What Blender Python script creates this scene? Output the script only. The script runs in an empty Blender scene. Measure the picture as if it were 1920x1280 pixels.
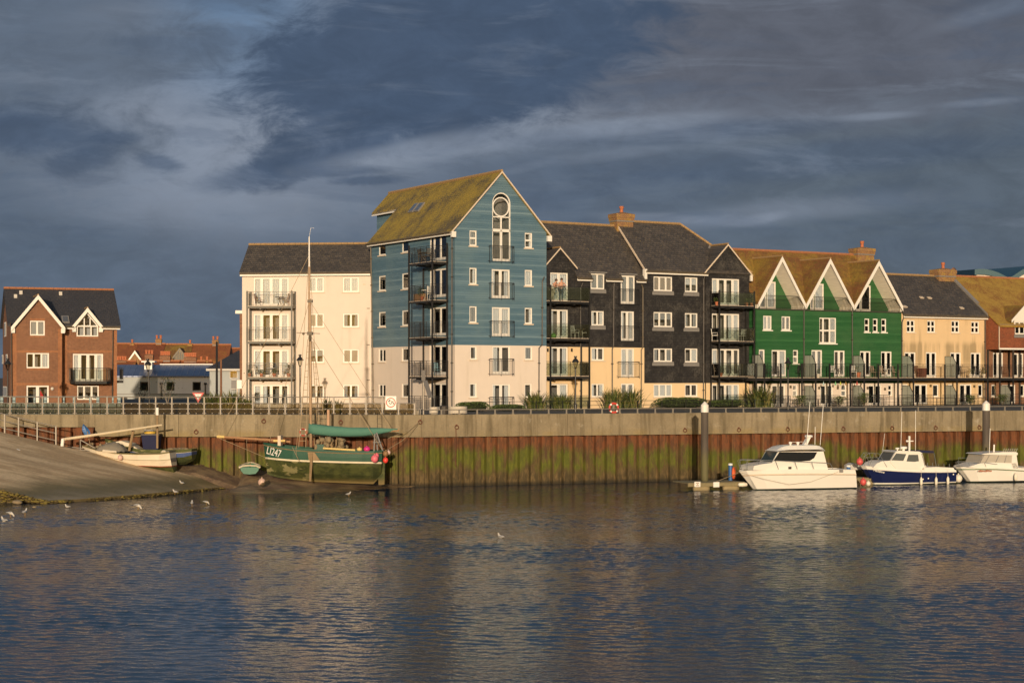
import bpy, bmesh, math, random
from mathutils import Vector, Matrix
RN = random.Random(7)
WAVE = 1.
WROUGH = .06
WSLOPE = .105
F, CX, HY, HC, G = 3300., 960., 706., 6.65, 4.30
S = bpy.context.scene
COL = S.collection
V = Vector

def W(px, py, Y):
    return V(((px - CX) / F * Y, Y, HC - (py - HY) / F * Y))

def onz(px, py, z):
    return W(px, py, (HC - z) * F / (py - HY))

class Fr:
    """a ground frame: x to the right along a facade, y into the building, z up"""
    def __init__(s, px=None, Y=None, vp=None, ang=None, z=G, O=None):
        if ang is None:
            ang = math.atan2(F, vp - CX) if vp > CX else math.atan2(-F, CX - vp)
        s.a = ang
        s.O = V(O) if O is not None else V(((px - CX) / F * Y, Y, z))
        s.c, s.s = math.cos(ang), math.sin(ang)
    def sub(s, x, y):
        return Fr(ang=s.a, O=(s.O.x + x * s.c - y * s.s, s.O.y + x * s.s + y * s.c, s.O.z))
    def _ray(s, px, py):
        dx, dy, dz = (px - CX) / F, 1., -(py - HY) / F
        ox, oy, oz = -s.O.x, -s.O.y, HC - s.O.z
        return (ox * s.c + oy * s.s, -ox * s.s + oy * s.c, oz), (dx * s.c + dy * s.s, -dx * s.s + dy * s.c, dz)
    def pix(s, px, py, d=0.):
        o, r = s._ray(px, py)
        t = (d - o[1]) / r[1]
        return o[0] + t * r[0], o[2] + t * r[2]
    def side(s, px, py, x):
        o, r = s._ray(px, py)
        t = (x - o[0]) / r[0]
        return o[1] + t * r[1], o[2] + t * r[2]
    def inv(s, p):
        dx, dy = p[0] - s.O.x, p[1] - s.O.y
        return V((dx * s.c + dy * s.s, -dx * s.s + dy * s.c, p[2] - s.O.z))
    def world(s, x, y, z=0.):
        return V((s.O.x + x * s.c - y * s.s, s.O.y + x * s.s + y * s.c, s.O.z + z))

# ------------------------------------------------------------------ objects
def tag(o, label=None, cat=None, group=None, kind=None):
    if label: o['label'] = label
    if cat: o['category'] = cat
    if group: o['group'] = group
    if kind: o['kind'] = kind
    return o

def empty(name, loc, ang=0., label=None, cat=None, group=None):
    o = bpy.data.objects.new(name, None)
    COL.objects.link(o)
    o.location = loc
    o.rotation_euler = (0, 0, ang)
    o.empty_display_size = .3
    return tag(o, label, cat, group)

def linkmesh(name, me, parent=None):
    o = bpy.data.objects.new(name, me)
    COL.objects.link(o)
    if parent is not None: o.parent = parent
    return o

def dup(root, loc, rot=None, label=None, scale=None):
    c = root.copy(); COL.objects.link(c)
    c.location = loc
    if rot is not None: c.rotation_euler = rot if hasattr(rot, '__len__') else (0, 0, rot)
    if scale is not None: c.scale = (scale,) * 3
    if label: c['label'] = label
    def rec(a, b):
        for ch in list(a.children):
            k = ch.copy(); COL.objects.link(k); k.parent = b
            rec(ch, k)
    rec(root, c)
    return c

class MB:
    def __init__(s): s.v, s.f, s.m = [], [], []
    def add(s, vs, fs, mi=0):
        n = len(s.v)
        s.v += [tuple(p) for p in vs]
        s.f += [tuple(i + n for i in f) for f in fs]
        s.m += [mi] * len(fs)
        return s
    def quad(s, *p, mi=0): return s.add(p, [tuple(range(len(p)))], mi)
    def hexa(s, p, mi=0):
        return s.add(p, [(0, 3, 2, 1), (4, 5, 6, 7), (0, 1, 5, 4), (1, 2, 6, 5), (2, 3, 7, 6), (3, 0, 4, 7)], mi)
    def box(s, a, b, mi=0, T=None):
        (x0, y0, z0), (x1, y1, z1) = a, b
        p = [(x0, y0, z0), (x1, y0, z0), (x1, y1, z0), (x0, y1, z0), (x0, y0, z1), (x1, y0, z1), (x1, y1, z1), (x0, y1, z1)]
        if T: p = [T(*q) for q in p]
        return s.hexa(p, mi)
    def slab(s, pts, t, mi=0):
        n = len(pts)
        p = [V(q) for q in pts] + [V(q) - V((0, 0, t)) for q in pts]
        return s.add(p, [tuple(range(n)), tuple(range(2 * n - 1, n - 1, -1))] + [(i, i + n, (i + 1) % n + n, (i + 1) % n) for i in range(n)], mi)
    def prism(s, pts, off, mi=0):
        n = len(pts); off = V(off)
        p = [V(q) for q in pts] + [V(q) + off for q in pts]
        return s.add(p, [tuple(range(n)), tuple(range(2 * n - 1, n - 1, -1))] + [(i, i + n, (i + 1) % n + n, (i + 1) % n) for i in range(n)], mi)
    def tube(s, pts, r, n=5, mi=0, closed=False):
        pts = [V(p) for p in pts]
        k = len(pts)
        rs = r if hasattr(r, '__len__') else [r] * k
        vs = []
        ref = None
        for i, p in enumerate(pts):
            a = pts[i - 1] if (i or closed) else p
            b = pts[(i + 1) % k] if (i < k - 1 or closed) else p
            t = (b - a)
            t = t.normalized() if t.length > 1e-9 else V((0, 0, 1))
            if ref is None:
                ref = V((0, 0, 1)) if abs(t.z) < .9 else V((1, 0, 0))
            x = (ref - t * ref.dot(t))
            x = x.normalized() if x.length > 1e-6 else t.orthogonal().normalized()
            ref = x
            y = t.cross(x)
            for j in range(n):
                a_ = 2 * math.pi * (j + .5) / n
                vs.append(p + (x * math.cos(a_) + y * math.sin(a_)) * rs[i])
        fs = []
        for i in range(k if closed else k - 1):
            for j in range(n):
                q = (i + 1) % k
                fs.append((i * n + j, i * n + (j + 1) % n, q * n + (j + 1) % n, q * n + j))
        if not closed:
            fs += [tuple(range(n - 1, -1, -1)), tuple(range((k - 1) * n, k * n))]
        return s.add(vs, fs, mi)
    def lathe(s, prof, n=12, c=(0, 0, 0), mi=0, M=None):
        vs, fs = [], []
        for (r, z) in prof:
            for j in range(n):
                a = 2 * math.pi * j / n
                p = V((r * math.cos(a), r * math.sin(a), z))
                if M: p = M @ p
                vs.append(p + V(c))
        for i in range(len(prof) - 1):
            for j in range(n):
                fs.append((i * n + j, i * n + (j + 1) % n, (i + 1) * n + (j + 1) % n, (i + 1) * n + j))
        fs += [tuple(range(n - 1, -1, -1)), tuple(range((len(prof) - 1) * n, len(prof) * n))]
        return s.add(vs, fs, mi)
    def ball(s, c, r, nu=12, nv=8, mi=0, M=None):
        rx, ry, rz = r if hasattr(r, '__len__') else (r, r, r)
        vs, fs = [], []
        for i in range(1, nv):
            t = math.pi * i / nv
            for j in range(nu):
                a = 2 * math.pi * j / nu
                p = V((rx * math.sin(t) * math.cos(a), ry * math.sin(t) * math.sin(a), rz * math.cos(t)))
                vs.append((M @ p if M else p) + V(c))
        for i in range(nv - 2):
            for j in range(nu):
                fs.append((i * nu + j, (i + 1) * nu + j, (i + 1) * nu + (j + 1) % nu, i * nu + (j + 1) % nu))
        top, bot = V((0, 0, rz)), V((0, 0, -rz))
        vs += [(M @ top if M else top) + V(c), (M @ bot if M else bot) + V(c)]
        k = (nv - 1) * nu
        for j in range(nu):
            fs.append((k, j, (j + 1) % nu))
            fs.append((k + 1, (nv - 2) * nu + (j + 1) % nu, (nv - 2) * nu + j))
        return s.add(vs, fs, mi)
    def torus(s, c, R, r, M=None, n=20, m=8, mi=0):
        pts = []
        for i in range(n):
            a = 2 * math.pi * i / n
            p = V((R * math.cos(a), 0, R * math.sin(a)))
            pts.append((M @ p if M else p) + V(c))
        return s.tube(pts, r, m, mi, closed=True)
    def build(s, name, mats, parent=None, smooth=False, recalc=True):
        me = bpy.data.meshes.new(name)
        me.from_pydata(s.v, [], s.f)
        for m in (mats if isinstance(mats, (list, tuple)) else [mats]): me.materials.append(m)
        for p, mi in zip(me.polygons, s.m):
            p.material_index = mi
            p.use_smooth = smooth
        if recalc:
            b = bmesh.new(); b.from_mesh(me)
            bmesh.ops.recalc_face_normals(b, faces=b.faces[:])
            b.to_mesh(me); b.free()
        me.update()
        return linkmesh(name, me, parent)

# ------------------------------------------------------------------ materials
class NT:
    def __init__(s, nt): s.nt = nt; s.n = nt.nodes; s.l = nt.links
    def new(s, t, **kw):
        n = s.n.new(t)
        for k, v in kw.items(): setattr(n, k, v)
        return n
    def put(s, sock, v):
        if v is None: return
        if hasattr(v, 'is_output'): s.l.new(v, sock)
        elif hasattr(v, '__len__') and len(v) == 3 and sock.type == 'RGBA': sock.default_value = (*v, 1)
        else: sock.default_value = v
    def m(s, op, a, b=None, c=None, clamp=False):
        n = s.new('ShaderNodeMath', operation=op, use_clamp=clamp)
        for i, v in enumerate((a, b, c)):
            if v is not None: s.put(n.inputs[i], v)
        return n.outputs[0]
    def mix(s, f, a, b, mode='MIX'):
        n = s.new('ShaderNodeMix', data_type='RGBA', blend_type=mode)
        s.put(n.inputs[0], f); s.put(n.inputs[6], a); s.put(n.inputs[7], b)
        return n.outputs[2]
    def ss(s, x, lo, hi, o0=0., o1=1.):
        n = s.new('ShaderNodeMapRange', interpolation_type='SMOOTHSTEP')
        for i, v in enumerate((x, lo, hi, o0, o1)): s.put(n.inputs[i], v)
        return n.outputs[0]
    def coord(s, kind='Object'): return s.new('ShaderNodeTexCoord').outputs[kind]
    def xyz(s, v):
        n = s.new('ShaderNodeSeparateXYZ'); s.put(n.inputs[0], v); return n.outputs
    def vec(s, x=0., y=0., z=0.):
        n = s.new('ShaderNodeCombineXYZ')
        for i, v in enumerate((x, y, z)): s.put(n.inputs[i], v)
        return n.outputs[0]
    def map(s, v, sc=(1, 1, 1), loc=(0, 0, 0)):
        n = s.new('ShaderNodeMapping'); s.put(n.inputs[0], v)
        n.inputs['Scale'].default_value = sc; n.inputs['Location'].default_value = loc
        return n.outputs[0]
    def noise(s, v, scale=1., det=4., rough=.55, dist=0.):
        n = s.new('ShaderNodeTexNoise')
        s.put(n.inputs['Vector'], v)
        n.inputs['Scale'].default_value = scale; n.inputs['Detail'].default_value = det
        n.inputs['Roughness'].default_value = rough; n.inputs['Distortion'].default_value = dist
        return n.outputs[0]
    def white(s, v):
        n = s.new('ShaderNodeTexWhiteNoise', noise_dimensions='3D'); s.put(n.inputs[0], v)
        return n.outputs[0]
    def bump(s, h, st=.3, dist=.02):
        n = s.new('ShaderNodeBump'); n.inputs['Strength'].default_value = st
        n.inputs['Distance'].default_value = dist; s.put(n.inputs['Height'], h)
        return n.outputs[0]

def newmat(name):
    m = bpy.data.materials.new(name); m.use_nodes = True
    t = NT(m.node_tree)
    return m, t, m.node_tree.nodes['Principled BSDF']

def finish(t, b, col=None, rough=None, bump=None, metal=None, spec=None):
    if col is not None: t.put(b.inputs['Base Color'], col)
    if rough is not None: t.put(b.inputs['Roughness'], rough)
    if bump is not None: t.put(b.inputs['Normal'], bump)
    if metal is not None: t.put(b.inputs['Metallic'], metal)
    if spec is not None: t.put(b.inputs['Specular IOR Level'], spec)

def plain(name, col, rough=.6, var=.12, scale=3., metal=0., bump=0., spec=None):
    m, t, b = newmat(name)
    v = t.coord()
    n = t.noise(v, scale, 5)
    f = t.m('MULTIPLY_ADD', n, 2 * var, 1 - var)
    c = t.mix(1., col, t.vec(f, f, f), 'MULTIPLY')
    finish(t, b, c, rough, t.bump(t.noise(v, scale * 12, 3), bump, .02) if bump else None, metal, spec)
    return m

def stucco(name, col, stain=(.25, .2, .14), amt=.25, zs=None):
    m, t, b = newmat(name)
    v = t.coord()
    big = t.noise(v, .35, 4)
    str_ = t.noise(t.map(v, (1.6, 1.6, .12)), 1., 5, .6)
    mask = t.m('MULTIPLY', t.ss(str_, .5, .78), t.ss(big, .35, .65))
    if zs:  # weathered band below a sill line
        z = t.xyz(v)[2]
        band = t.m('MULTIPLY', t.ss(z, zs[0], zs[0] + 1.4), t.ss(z, zs[1] - .5, zs[1] + .1, 1., 0.))
        mask = t.m('ADD', mask, t.m('MULTIPLY', band, t.ss(str_, .36, .62)), clamp=True)
    f = t.m('MULTIPLY_ADD', t.noise(v, 1.3, 5), .12, .94)
    c = t.mix(1., col, t.vec(f, f, f), 'MULTIPLY')
    c = t.mix(t.m('MULTIPLY', mask, amt), c, stain)
    finish(t, b, c, .9, t.bump(t.noise(v, 14, 3), .25, .015), spec=.25)
    return m

def boards(name, c1, c2, pitch=.17, fade=None):
    m, t, b = newmat(name)
    v = t.coord(); x, y, z = t.xyz(v)
    q = t.m('DIVIDE', z, pitch)
    fl, fr = t.m('FLOOR', q), t.m('FRACT', q)
    run = t.m('FLOOR', t.m('MULTIPLY_ADD', t.m('ADD', x, y), .27, t.white(t.vec(fl, 3.1, 0))))
    w = t.white(t.vec(fl, run, 1.7))
    w2 = t.m('POWER', w, 2.2)
    c = t.mix(t.m('MULTIPLY', t.m('ADD', t.m('POWER', t.white(t.vec(fl, 9.3, 2.2)), 2.5), t.m('MULTIPLY', w2, .35)), .62, clamp=True), c1, c2)
    g = t.noise(t.map(v, (.7, .7, 9)), 1.5, 5)
    f = t.m('MULTIPLY_ADD', g, .5, .75)
    c = t.mix(1., c, t.vec(f, f, f), 'MULTIPLY')
    if fade:
        fd = t.m('MULTIPLY', t.ss(t.noise(v, .32, 4), .42, .68), fade[1])
        c = t.mix(fd, c, fade[0])
    h = t.m('SUBTRACT', 1., fr)
    finish(t, b, c, .62, t.bump(h, .8, .03), spec=.35)
    return m

def bricks(name, c1, c2, mortar, bw=.225, rh=.075, mode='wall', lichen=None, bstr=.35, rough=.85, msize=.012, var=.3):
    """mode wall: (x+y, z); 'rx' roof with ridge along x: (x, z); 'ry' ridge along y: (y, z)"""
    m, t, b = newmat(name)
    v = t.coord(); x, y, z = t.xyz(v)
    p = {'wall': t.m('ADD', x, y), 'rx': x, 'ry': y}[mode]
    n = t.new('ShaderNodeTexBrick')
    t.put(n.inputs['Vector'], t.vec(p, z, 0.))
    t.put(n.inputs['Color1'], c1); t.put(n.inputs['Color2'], c2); t.put(n.inputs['Mortar'], mortar)
    n.inputs['Scale'].default_value = 1.; n.inputs['Mortar Size'].default_value = msize
    n.inputs['Brick Width'].default_value = bw; n.inputs['Row Height'].default_value = rh
    n.inputs['Mortar Smooth'].default_value = .3
    big = t.noise(v, .5, 5, .6)
    f = t.m('MULTIPLY', t.m('MULTIPLY_ADD', big, 2 * var, 1 - var), t.m('MULTIPLY_ADD', t.noise(v, 5.5, 4, .7), .9, .55))
    c = t.mix(1., n.outputs['Color'], t.vec(f, f, f), 'MULTIPLY')
    if lichen:
        for (lc, sc, lo, hi, amt) in lichen:
            a = t.noise(t.map(v, (1, 1, 1), (sc * 3, 1, 2)), sc, 8, .68)
            fine = t.noise(v, 9., 3, .7)
            k = t.ss(t.m('ADD', a, t.m('MULTIPLY_ADD', fine, .7, -.35)), lo, hi)
            c = t.mix(t.m('MULTIPLY', k, amt), c, lc)
    hgt = t.m('ADD', t.m('MULTIPLY', n.outputs['Fac'], -1.), t.m('FRACT', t.m('DIVIDE', z, -rh))) if mode != 'wall' else t.m('MULTIPLY', n.outputs['Fac'], -1.)
    finish(t, b, c, rough, t.bump(t.m('ADD', hgt, t.m('MULTIPLY', big, .4)), bstr, .03), spec=.3)
    return m

def glassmat(name, tint=(1, 1, 1), refl=1., rough=.02):
    m = bpy.data.materials.new(name); m.use_nodes = True
    t = NT(m.node_tree); t.n.clear()
    o = t.new('ShaderNodeOutputMaterial')
    tr = t.new('ShaderNodeBsdfTransparent'); tr.inputs[0].default_value = (*tint, 1)
    gl = t.new('ShaderNodeBsdfGlossy'); gl.inputs['Roughness'].default_value = rough
    gl.inputs[0].default_value = (.9, .93, .95, 1)
    fr = t.new('ShaderNodeFresnel'); fr.inputs[0].default_value = 1.5
    mx = t.new('ShaderNodeMixShader')
    t.put(mx.inputs[0], t.m('MULTIPLY', fr.outputs[0], refl, clamp=True))
    t.l.new(tr.outputs[0], mx.inputs[1]); t.l.new(gl.outputs[0], mx.inputs[2])
    t.l.new(mx.outputs[0], o.inputs[0])
    return m

M = {}
M['cream'] = stucco('cream_render', (.72, .63, .545), (.42, .36, .28), .3)
M['peach'] = stucco('peach_render', (.78, .59, .36), (.5, .36, .2), .3)
M['tan'] = stucco('tan_render', (.70, .52, .31), (.27, .21, .12), .72, (2.6, 5.35))
M['blue'] = boards('blue_weatherboard', (.072, .145, .205), (.17, .265, .32), .16, ((.14, .22, .25), .5))
M['green'] = boards('green_weatherboard', (.018, .095, .028), (.042, .15, .05), .16, ((.05, .13, .05), .6))
M['soffit'] = boards('beige_boarding', (.78, .72, .61), (.8, .75, .65), .14)
M['black'] = bricks('black_slate_cladding', (.020, .019, .020), (.036, .034, .034), (.011, .011, .012), .3, .2, 'wall',
                    [((.12, .112, .10), .55, .48, .76, .6)], .3, .6, .012, .35)
M['brick'] = bricks('red_brick', (.25, .10, .048), (.19, .07, .035), (.26, .18, .12), .225, .075)
M['brickdark'] = bricks('brown_brick', (.21, .09, .05), (.28, .12, .06), (.25, .18, .12), .225, .075)
M['quoin'] = bricks('orange_brick', (.36, .13, .05), (.30, .10, .04), (.3, .2, .12), .225, .075)
M['chim'] = bricks('yellow_brick', (.30, .15, .06), (.24, .11, .05), (.28, .2, .12), .225, .075, 'wall', [((.40, .27, .05), 1.5, .5, .62, .6)])
M['slate_x'] = bricks('grey_slate_roof', (.062, .056, .052), (.105, .09, .076), (.035, .032, .03), .3, .17, 'rx',
                      [((.26, .20, .07), 5., .66, .72, .7)], .5, .6, .012, .25)
M['slate_dark'] = bricks('dark_slate_roof', (.05, .05, .056), (.06, .058, .062), (.035, .035, .04), .3, .17, 'rx', None, .5, .6, .012, .2)
M['slate_moss'] = bricks('lichened_slate_roof', (.10, .085, .06), (.12, .10, .065), (.05, .045, .035), .3, .17, 'ry',
                         [((.40, .285, .045), .42, .30, .58, .9), ((.18, .125, .035), 2.2, .46, .66, .55)], .6, .75, .012, .25)
M['tile_moss'] = bricks('mossy_red_tile_roof', (.25, .10, .04), (.20, .085, .035), (.11, .055, .025), .18, .12, 'rx',
                        [((.33, .22, .04), .5, .38, .64, .9), ((.15, .11, .03), 3., .48, .66, .65)], .6, .85, .01, .3)
M['tile_yel'] = bricks('yellow_lichened_tile_roof', (.30, .13, .04), (.26, .10, .035), (.12, .06, .025), .18, .12, 'rx',
                       [((.44, .29, .06), .6, .30, .58, .9), ((.27, .15, .035), 3., .46, .64, .6)], .6, .85, .01, .3)
M['tile_far'] = bricks('orange_tile_roof', (.30, .10, .04), (.25, .085, .035), (.14, .06, .03), .25, .2, 'rx',
                       [((.36, .21, .04), .35, .5, .68, .7)], .5, .85, .012, .3)
M['tilehang'] = bricks('hung_red_tiles', (.32, .10, .045), (.25, .08, .04), (.13, .05, .03), .17, .11, 'wall',
                       [((.2, .1, .05), 2., .5, .7, .5)], .5, .85, .01, .3)
M['ridge'] = plain('ridge_tile', (.34, .22, .10), .85, .3, 6., bump=.3)
M['ridgered'] = plain('red_ridge_tile', (.36, .15, .07), .85, .3, 6., bump=.3)
M['pot'] = plain('terracotta', (.45, .15, .07), .8, .2, 5.)
M['white'] = plain('white_paint', (.82, .79, .73), .45, .05, 2.)
M['dullwhite'] = plain('dull_white_paint', (.55, .52, .47), .6, .1, 3.)
M['stone'] = plain('sill_stone', (.66, .55, .43), .8, .12, 6.)
M['lead'] = plain('lead_flashing', (.22, .21, .2), .6, .2, 6.)
M['metal'] = plain('black_metal', (.018, .017, .017), .45, .2, 5.)
M['greymetal'] = plain('olive_grey_metal', (.13, .125, .105), .5, .15, 5.)
M['galv'] = plain('galvanised_steel', (.25, .225, .19), .5, .2, 8., .3)
M['pipe'] = plain('dark_downpipe', (.05, .042, .035), .5, .2, 5.)
M['pipeb'] = plain('brown_downpipe', (.11, .085, .05), .5, .2, 5.)
M['room'] = plain('dim_room', (.24, .22, .20), .9, .3, 1.)
M['glass'] = glassmat('window_glass', (.93, .95, .96), 1.4)
M['tglass'] = glassmat('green_tinted_glass', (.86, .90, .87), 1.6)
M['frost'] = plain('frosted_glass', (.30, .33, .29), .35, .08, 2.)
M['cur_w'] = plain('white_curtain', (.72, .74, .76), .9, .06, 2.)
M['cur_g'] = plain('grey_blind', (.34, .355, .375), .9, .08, 2.)
M['cur_b'] = plain('beige_blind', (.42, .36, .31), .9, .08, 2.)
M['cur_d'] = plain('dark_curtain', (.13, .11, .10), .9, .1, 2.)
# ------------------------------------------------------------------ facades
class Face:
    def __init__(s, fr, kind='front', off=0.):
        s.fr, s.kind, s.off, s.wins = fr, kind, off, []
    def pix(s, px, py, d=0.):
        if s.kind == 'front': return s.fr.pix(px, py, s.off + d)
        y, z = s.fr.side(px, py, s.off + d)
        return -y, z
    def P(s, u, d, z):
        return V((u, s.off + d, z)) if s.kind == 'front' else V((s.off + d, -u, z))
    def rect(s, r, d=0.):
        x0, y0, x1, y1 = r
        ym, xm = (y0 + y1) / 2, (x0 + x1) / 2
        return s.pix(x0, ym, d)[0], s.pix(x1, ym, d)[0], s.pix(xm, y1, d)[1], s.pix(xm, y0, d)[1]
    def win(s, r, kind='c2', cur='pair', sill='stone', **kw):
        u0, u1, z0, z1 = s.rect(r)
        if kind[0] == 'd' and z0 < .35 and z0 > -1: z0 = .02
        s.wins.append(dict(q=(u0, u1, max(z0, .02), z1), kind=kind, cur=cur, sill=sill, **kw))

def clip(poly, a, b, c):
    out = []
    for i in range(len(poly)):
        p, q = poly[i], poly[(i + 1) % len(poly)]
        dp, dq = a * p[0] + b * p[1] - c, a * q[0] + b * q[1] - c
        if dp <= 1e-9: out.append(p)
        if (dp < -1e-9 and dq > 1e-9) or (dp > 1e-9 and dq < -1e-9):
            k = dp / (dp - dq)
            out.append((p[0] + (q[0] - p[0]) * k, p[1] + (q[1] - p[1]) * k))
    return out

def wallface(mb, face, u0, u1, z0, z1, bands=(), clips=(), rev=.13, room=9, holes=None, dep=1.3, d=0.):
    """bands: list of (z_top, material) from the bottom up"""
    bands = list(bands) or [(1e9, 0)]
    hs = [w['q'] for w in face.wins] if holes is None else holes
    us = sorted({u0, u1} | {h[i] for h in hs for i in (0, 1) if u0 < h[i] < u1})
    zs = sorted({z0, z1} | {b[0] for b in bands if z0 < b[0] < z1} | {h[i] for h in hs for i in (2, 3) if z0 < h[i] < z1})
    def mat(z):
        for zt, m_ in bands:
            if z < zt: return m_
        return bands[-1][1]
    for a, b in zip(us, us[1:]):
        for c, e in zip(zs, zs[1:]):
            um, zm = (a + b) / 2, (c + e) / 2
            if any(h[0] < um < h[1] and h[2] < zm < h[3] for h in hs): continue
            poly = [(a, c), (b, c), (b, e), (a, e)]
            for cl in clips:
                poly = clip(poly, *cl)
                if len(poly) < 3: break
            if len(poly) >= 3:
                mb.quad(*[face.P(p[0], d, p[1]) for p in poly], mi=mat(zm))
    for (a, b, c, e) in hs:
        T = face.P
        m_ = mat((c + e) / 2)
        for (d0, d1, mi) in ((d, d + rev, m_), (d + rev, d + dep, room)):
            mb.quad(T(a, d0, c), T(a, d1, c), T(a, d1, e), T(a, d0, e), mi=mi)
            mb.quad(T(b, d0, c), T(b, d1, c), T(b, d1, e), T(b, d0, e), mi=mi)
            mb.quad(T(a, d0, c), T(b, d0, c), T(b, d1, c), T(a, d1, c), mi=mi)
            mb.quad(T(a, d0, e), T(b, d0, e), T(b, d1, e), T(a, d1, e), mi=mi)
        mb.quad(T(a, d + dep, c), T(b, d + dep, c), T(b, d + dep, e), T(a, d + dep, e), mi=room)

def window(root, face, w, base=0.):
    u0, u1, z0, z1 = w['q']; kind = w['kind']
    B = lambda mb, a, b, c, d_, e, f, mi=0: mb.box((a, c, e), (b, d_, f), mi, face.P)
    door = kind[0] == 'd'
    fw = .085 if door else .065
    wd = u1 - u0
    cols = {'c1': [1], 'c2': [1, 1], 'c3': [1, 1.12, 1], 's1': [1], 'd1': [1], 'd2': [1, 1], 'd3': [.55, 1, 1], 'd4': [.8, 1, 1, .8], 'g3': [.55, 1, .9]}[kind]
    rows = {'s1': [1, 1], 'g3': [1, 1]}.get(kind, [1])
    if w.get('rows'): rows = w['rows']
    mb, pn = MB(), MB()
    d0, d1 = base + .05, base + .12
    B(mb, u0, u0 + fw, d0, d1, z0, z1); B(mb, u1 - fw, u1, d0, d1, z0, z1)
    bot = .16 if door else fw
    B(mb, u0 + fw, u1 - fw, d0, d1, z0, z0 + bot); B(mb, u0 + fw, u1 - fw, d0, d1, z1 - fw, z1)
    iw = wd - 2 * fw
    mw = .17 if door else .085
    tot = sum(cols); n = len(cols)
    avail = iw - mw * (n - 1)
    u = u0 + fw
    zi0, zi1 = z0 + bot, z1 - fw
    for k, c in enumerate(cols):
        cw = avail * c / tot
        zz = zi0
        rt = sum(rows)
        rh = (zi1 - zi0 - .07 * (len(rows) - 1))
        for j, r in enumerate(rows):
            h = rh * r / rt
            e = .03
            # sash edge, then glass
            B(pn, u + e, u + cw - e, base + .083, base + .087, zz + e, zz + h - e)
            for (a, b, c_, d_) in ((u, u + e, zz, zz + h), (u + cw - e, u + cw, zz, zz + h), (u + e, u + cw - e, zz, zz + e), (u + e, u + cw - e, zz + h - e, zz + h)):
                B(mb, a, b, base + .065, base + .105, c_, d_)
            zz += h
            if j < len(rows) - 1:
                B(mb, u, u + cw, d0, d1, zz, zz + .07); zz += .07
        u += cw
        if k < n - 1:
            B(mb, u, u + mw, d0, d1, zi0, zi1); u += mw
    o = mb.build('glazed_door' if door else 'window', M[w.get('fmat', 'white')], root)
    pn.build('pane', M['glass'], o)
    if w['sill'] and not door:
        s = MB(); B(s, u0 - .09, u1 + .09, base - .07, base + .05, z0 - .085, z0 - .002)
        s.build('sill', M[w['sill']], o)
    if w['sill'] == 'lead' and not door:
        s = MB(); B(s, u0 - .14, u1 + .14, base - .03, base - .006, z0 - .3, z0 - .09)
        s.build('apron', M['lead'], o)
    cur = w['cur']
    if cur:
        dc = base + .19
        def drape(a, b, zb, zt, amp=.035, per=.16):
            c = MB()
            k = max(4, int((b - a) / per * 6))
            for i in range(k):
                ua, ub = a + (b - a) * i / k, a + (b - a) * (i + 1) / k
                f = lambda x: dc + amp * math.sin(2 * math.pi * (x - a) / per)
                c.quad(face.P(ua, f(ua), zb), face.P(ub, f(ub), zb), face.P(ub, f(ub), zt), face.P(ua, f(ua), zt))
            c.build('curtain', M[mat], o, recalc=False)
        mat = 'cur_w'
        cm = cur.split(':')
        if len(cm) > 1: mat = 'cur_' + cm[1]
        k = cm[0]
        a, b = u0 + .03, u1 - .03
        if k == 'blind': drape(a, b, z0 + .1, z1 - .03, .004, .5)
        elif k == 'half': drape(a, b, z0 + (z1 - z0) * .5, z1 - .03, .004, .5)
        elif k == 'sheer': drape(a, b, z0 + .08, z1 - .03)
        elif k == 'pair':
            drape(a, a + wd * .24, z0 + .06, z1 - .03); drape(b - wd * .24, b, z0 + .06, z1 - .03)
        elif k == 'right': drape(b - wd * .36, b, z0 + .06, z1 - .03)
        elif k == 'left': drape(a, a + wd * .36, z0 + .06, z1 - .03)
    return o

def rail(mb, A, B_, z, h, style='bar', gl=None, r=.02, step=.115):
    A, B_ = V((*A, 0)), V((*B_, 0))
    L = (B_ - A).length
    if L < .05: return
    at = lambda t, zz: A.lerp(B_, t) + V((0, 0, zz))
    mb.tube([at(0, z + h), at(1, z + h)], r * 1.15, 4)
    mb.tube([at(0, z + .1), at(1, z + .1)], r * .8, 4)
    if style == 'bar':
        mb.tube([at(0, z + h - .12), at(1, z + h - .12)], r * .6, 4)
        n = max(1, round(L / step))
        for i in range(n + 1):
            big = i % 8 == 0 or i == n
            mb.tube([at(i / n, z + (0 if big else .1)), at(i / n, z + (h if big else h - .12))], r * (.95 if big else .45), 4)
    else:
        mb.tube([at(0, z + h * .8), at(1, z + h * .8)], r * .6, 4)
        n = max(1, round(L / .85))
        for i in range(n + 1):
            mb.tube([at(i / n, z), at(i / n, z + h)], r * 1.05, 4)
        for i in range(n):
            mb.tube([at(i / n, z + .1), at((i + 1) / n, z + h * .8)], r * .45, 4)
            mb.tube([at(i / n, z + h * .8), at((i + 1) / n, z + .1)], r * .45, 4)
        if gl is not None:
            nrm = (B_ - A).normalized().cross(V((0, 0, 1))) * .035
            gl.hexa([at(.01, z + .12) + nrm, at(.99, z + .12) + nrm, at(.99, z + .12) + nrm * 1.25, at(.01, z + .12) + nrm * 1.25,
                     at(.01, z + h * .95) + nrm, at(.99, z + h * .95) + nrm, at(.99, z + h * .95) + nrm * 1.25, at(.01, z + h * .95) + nrm * 1.25])

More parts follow.
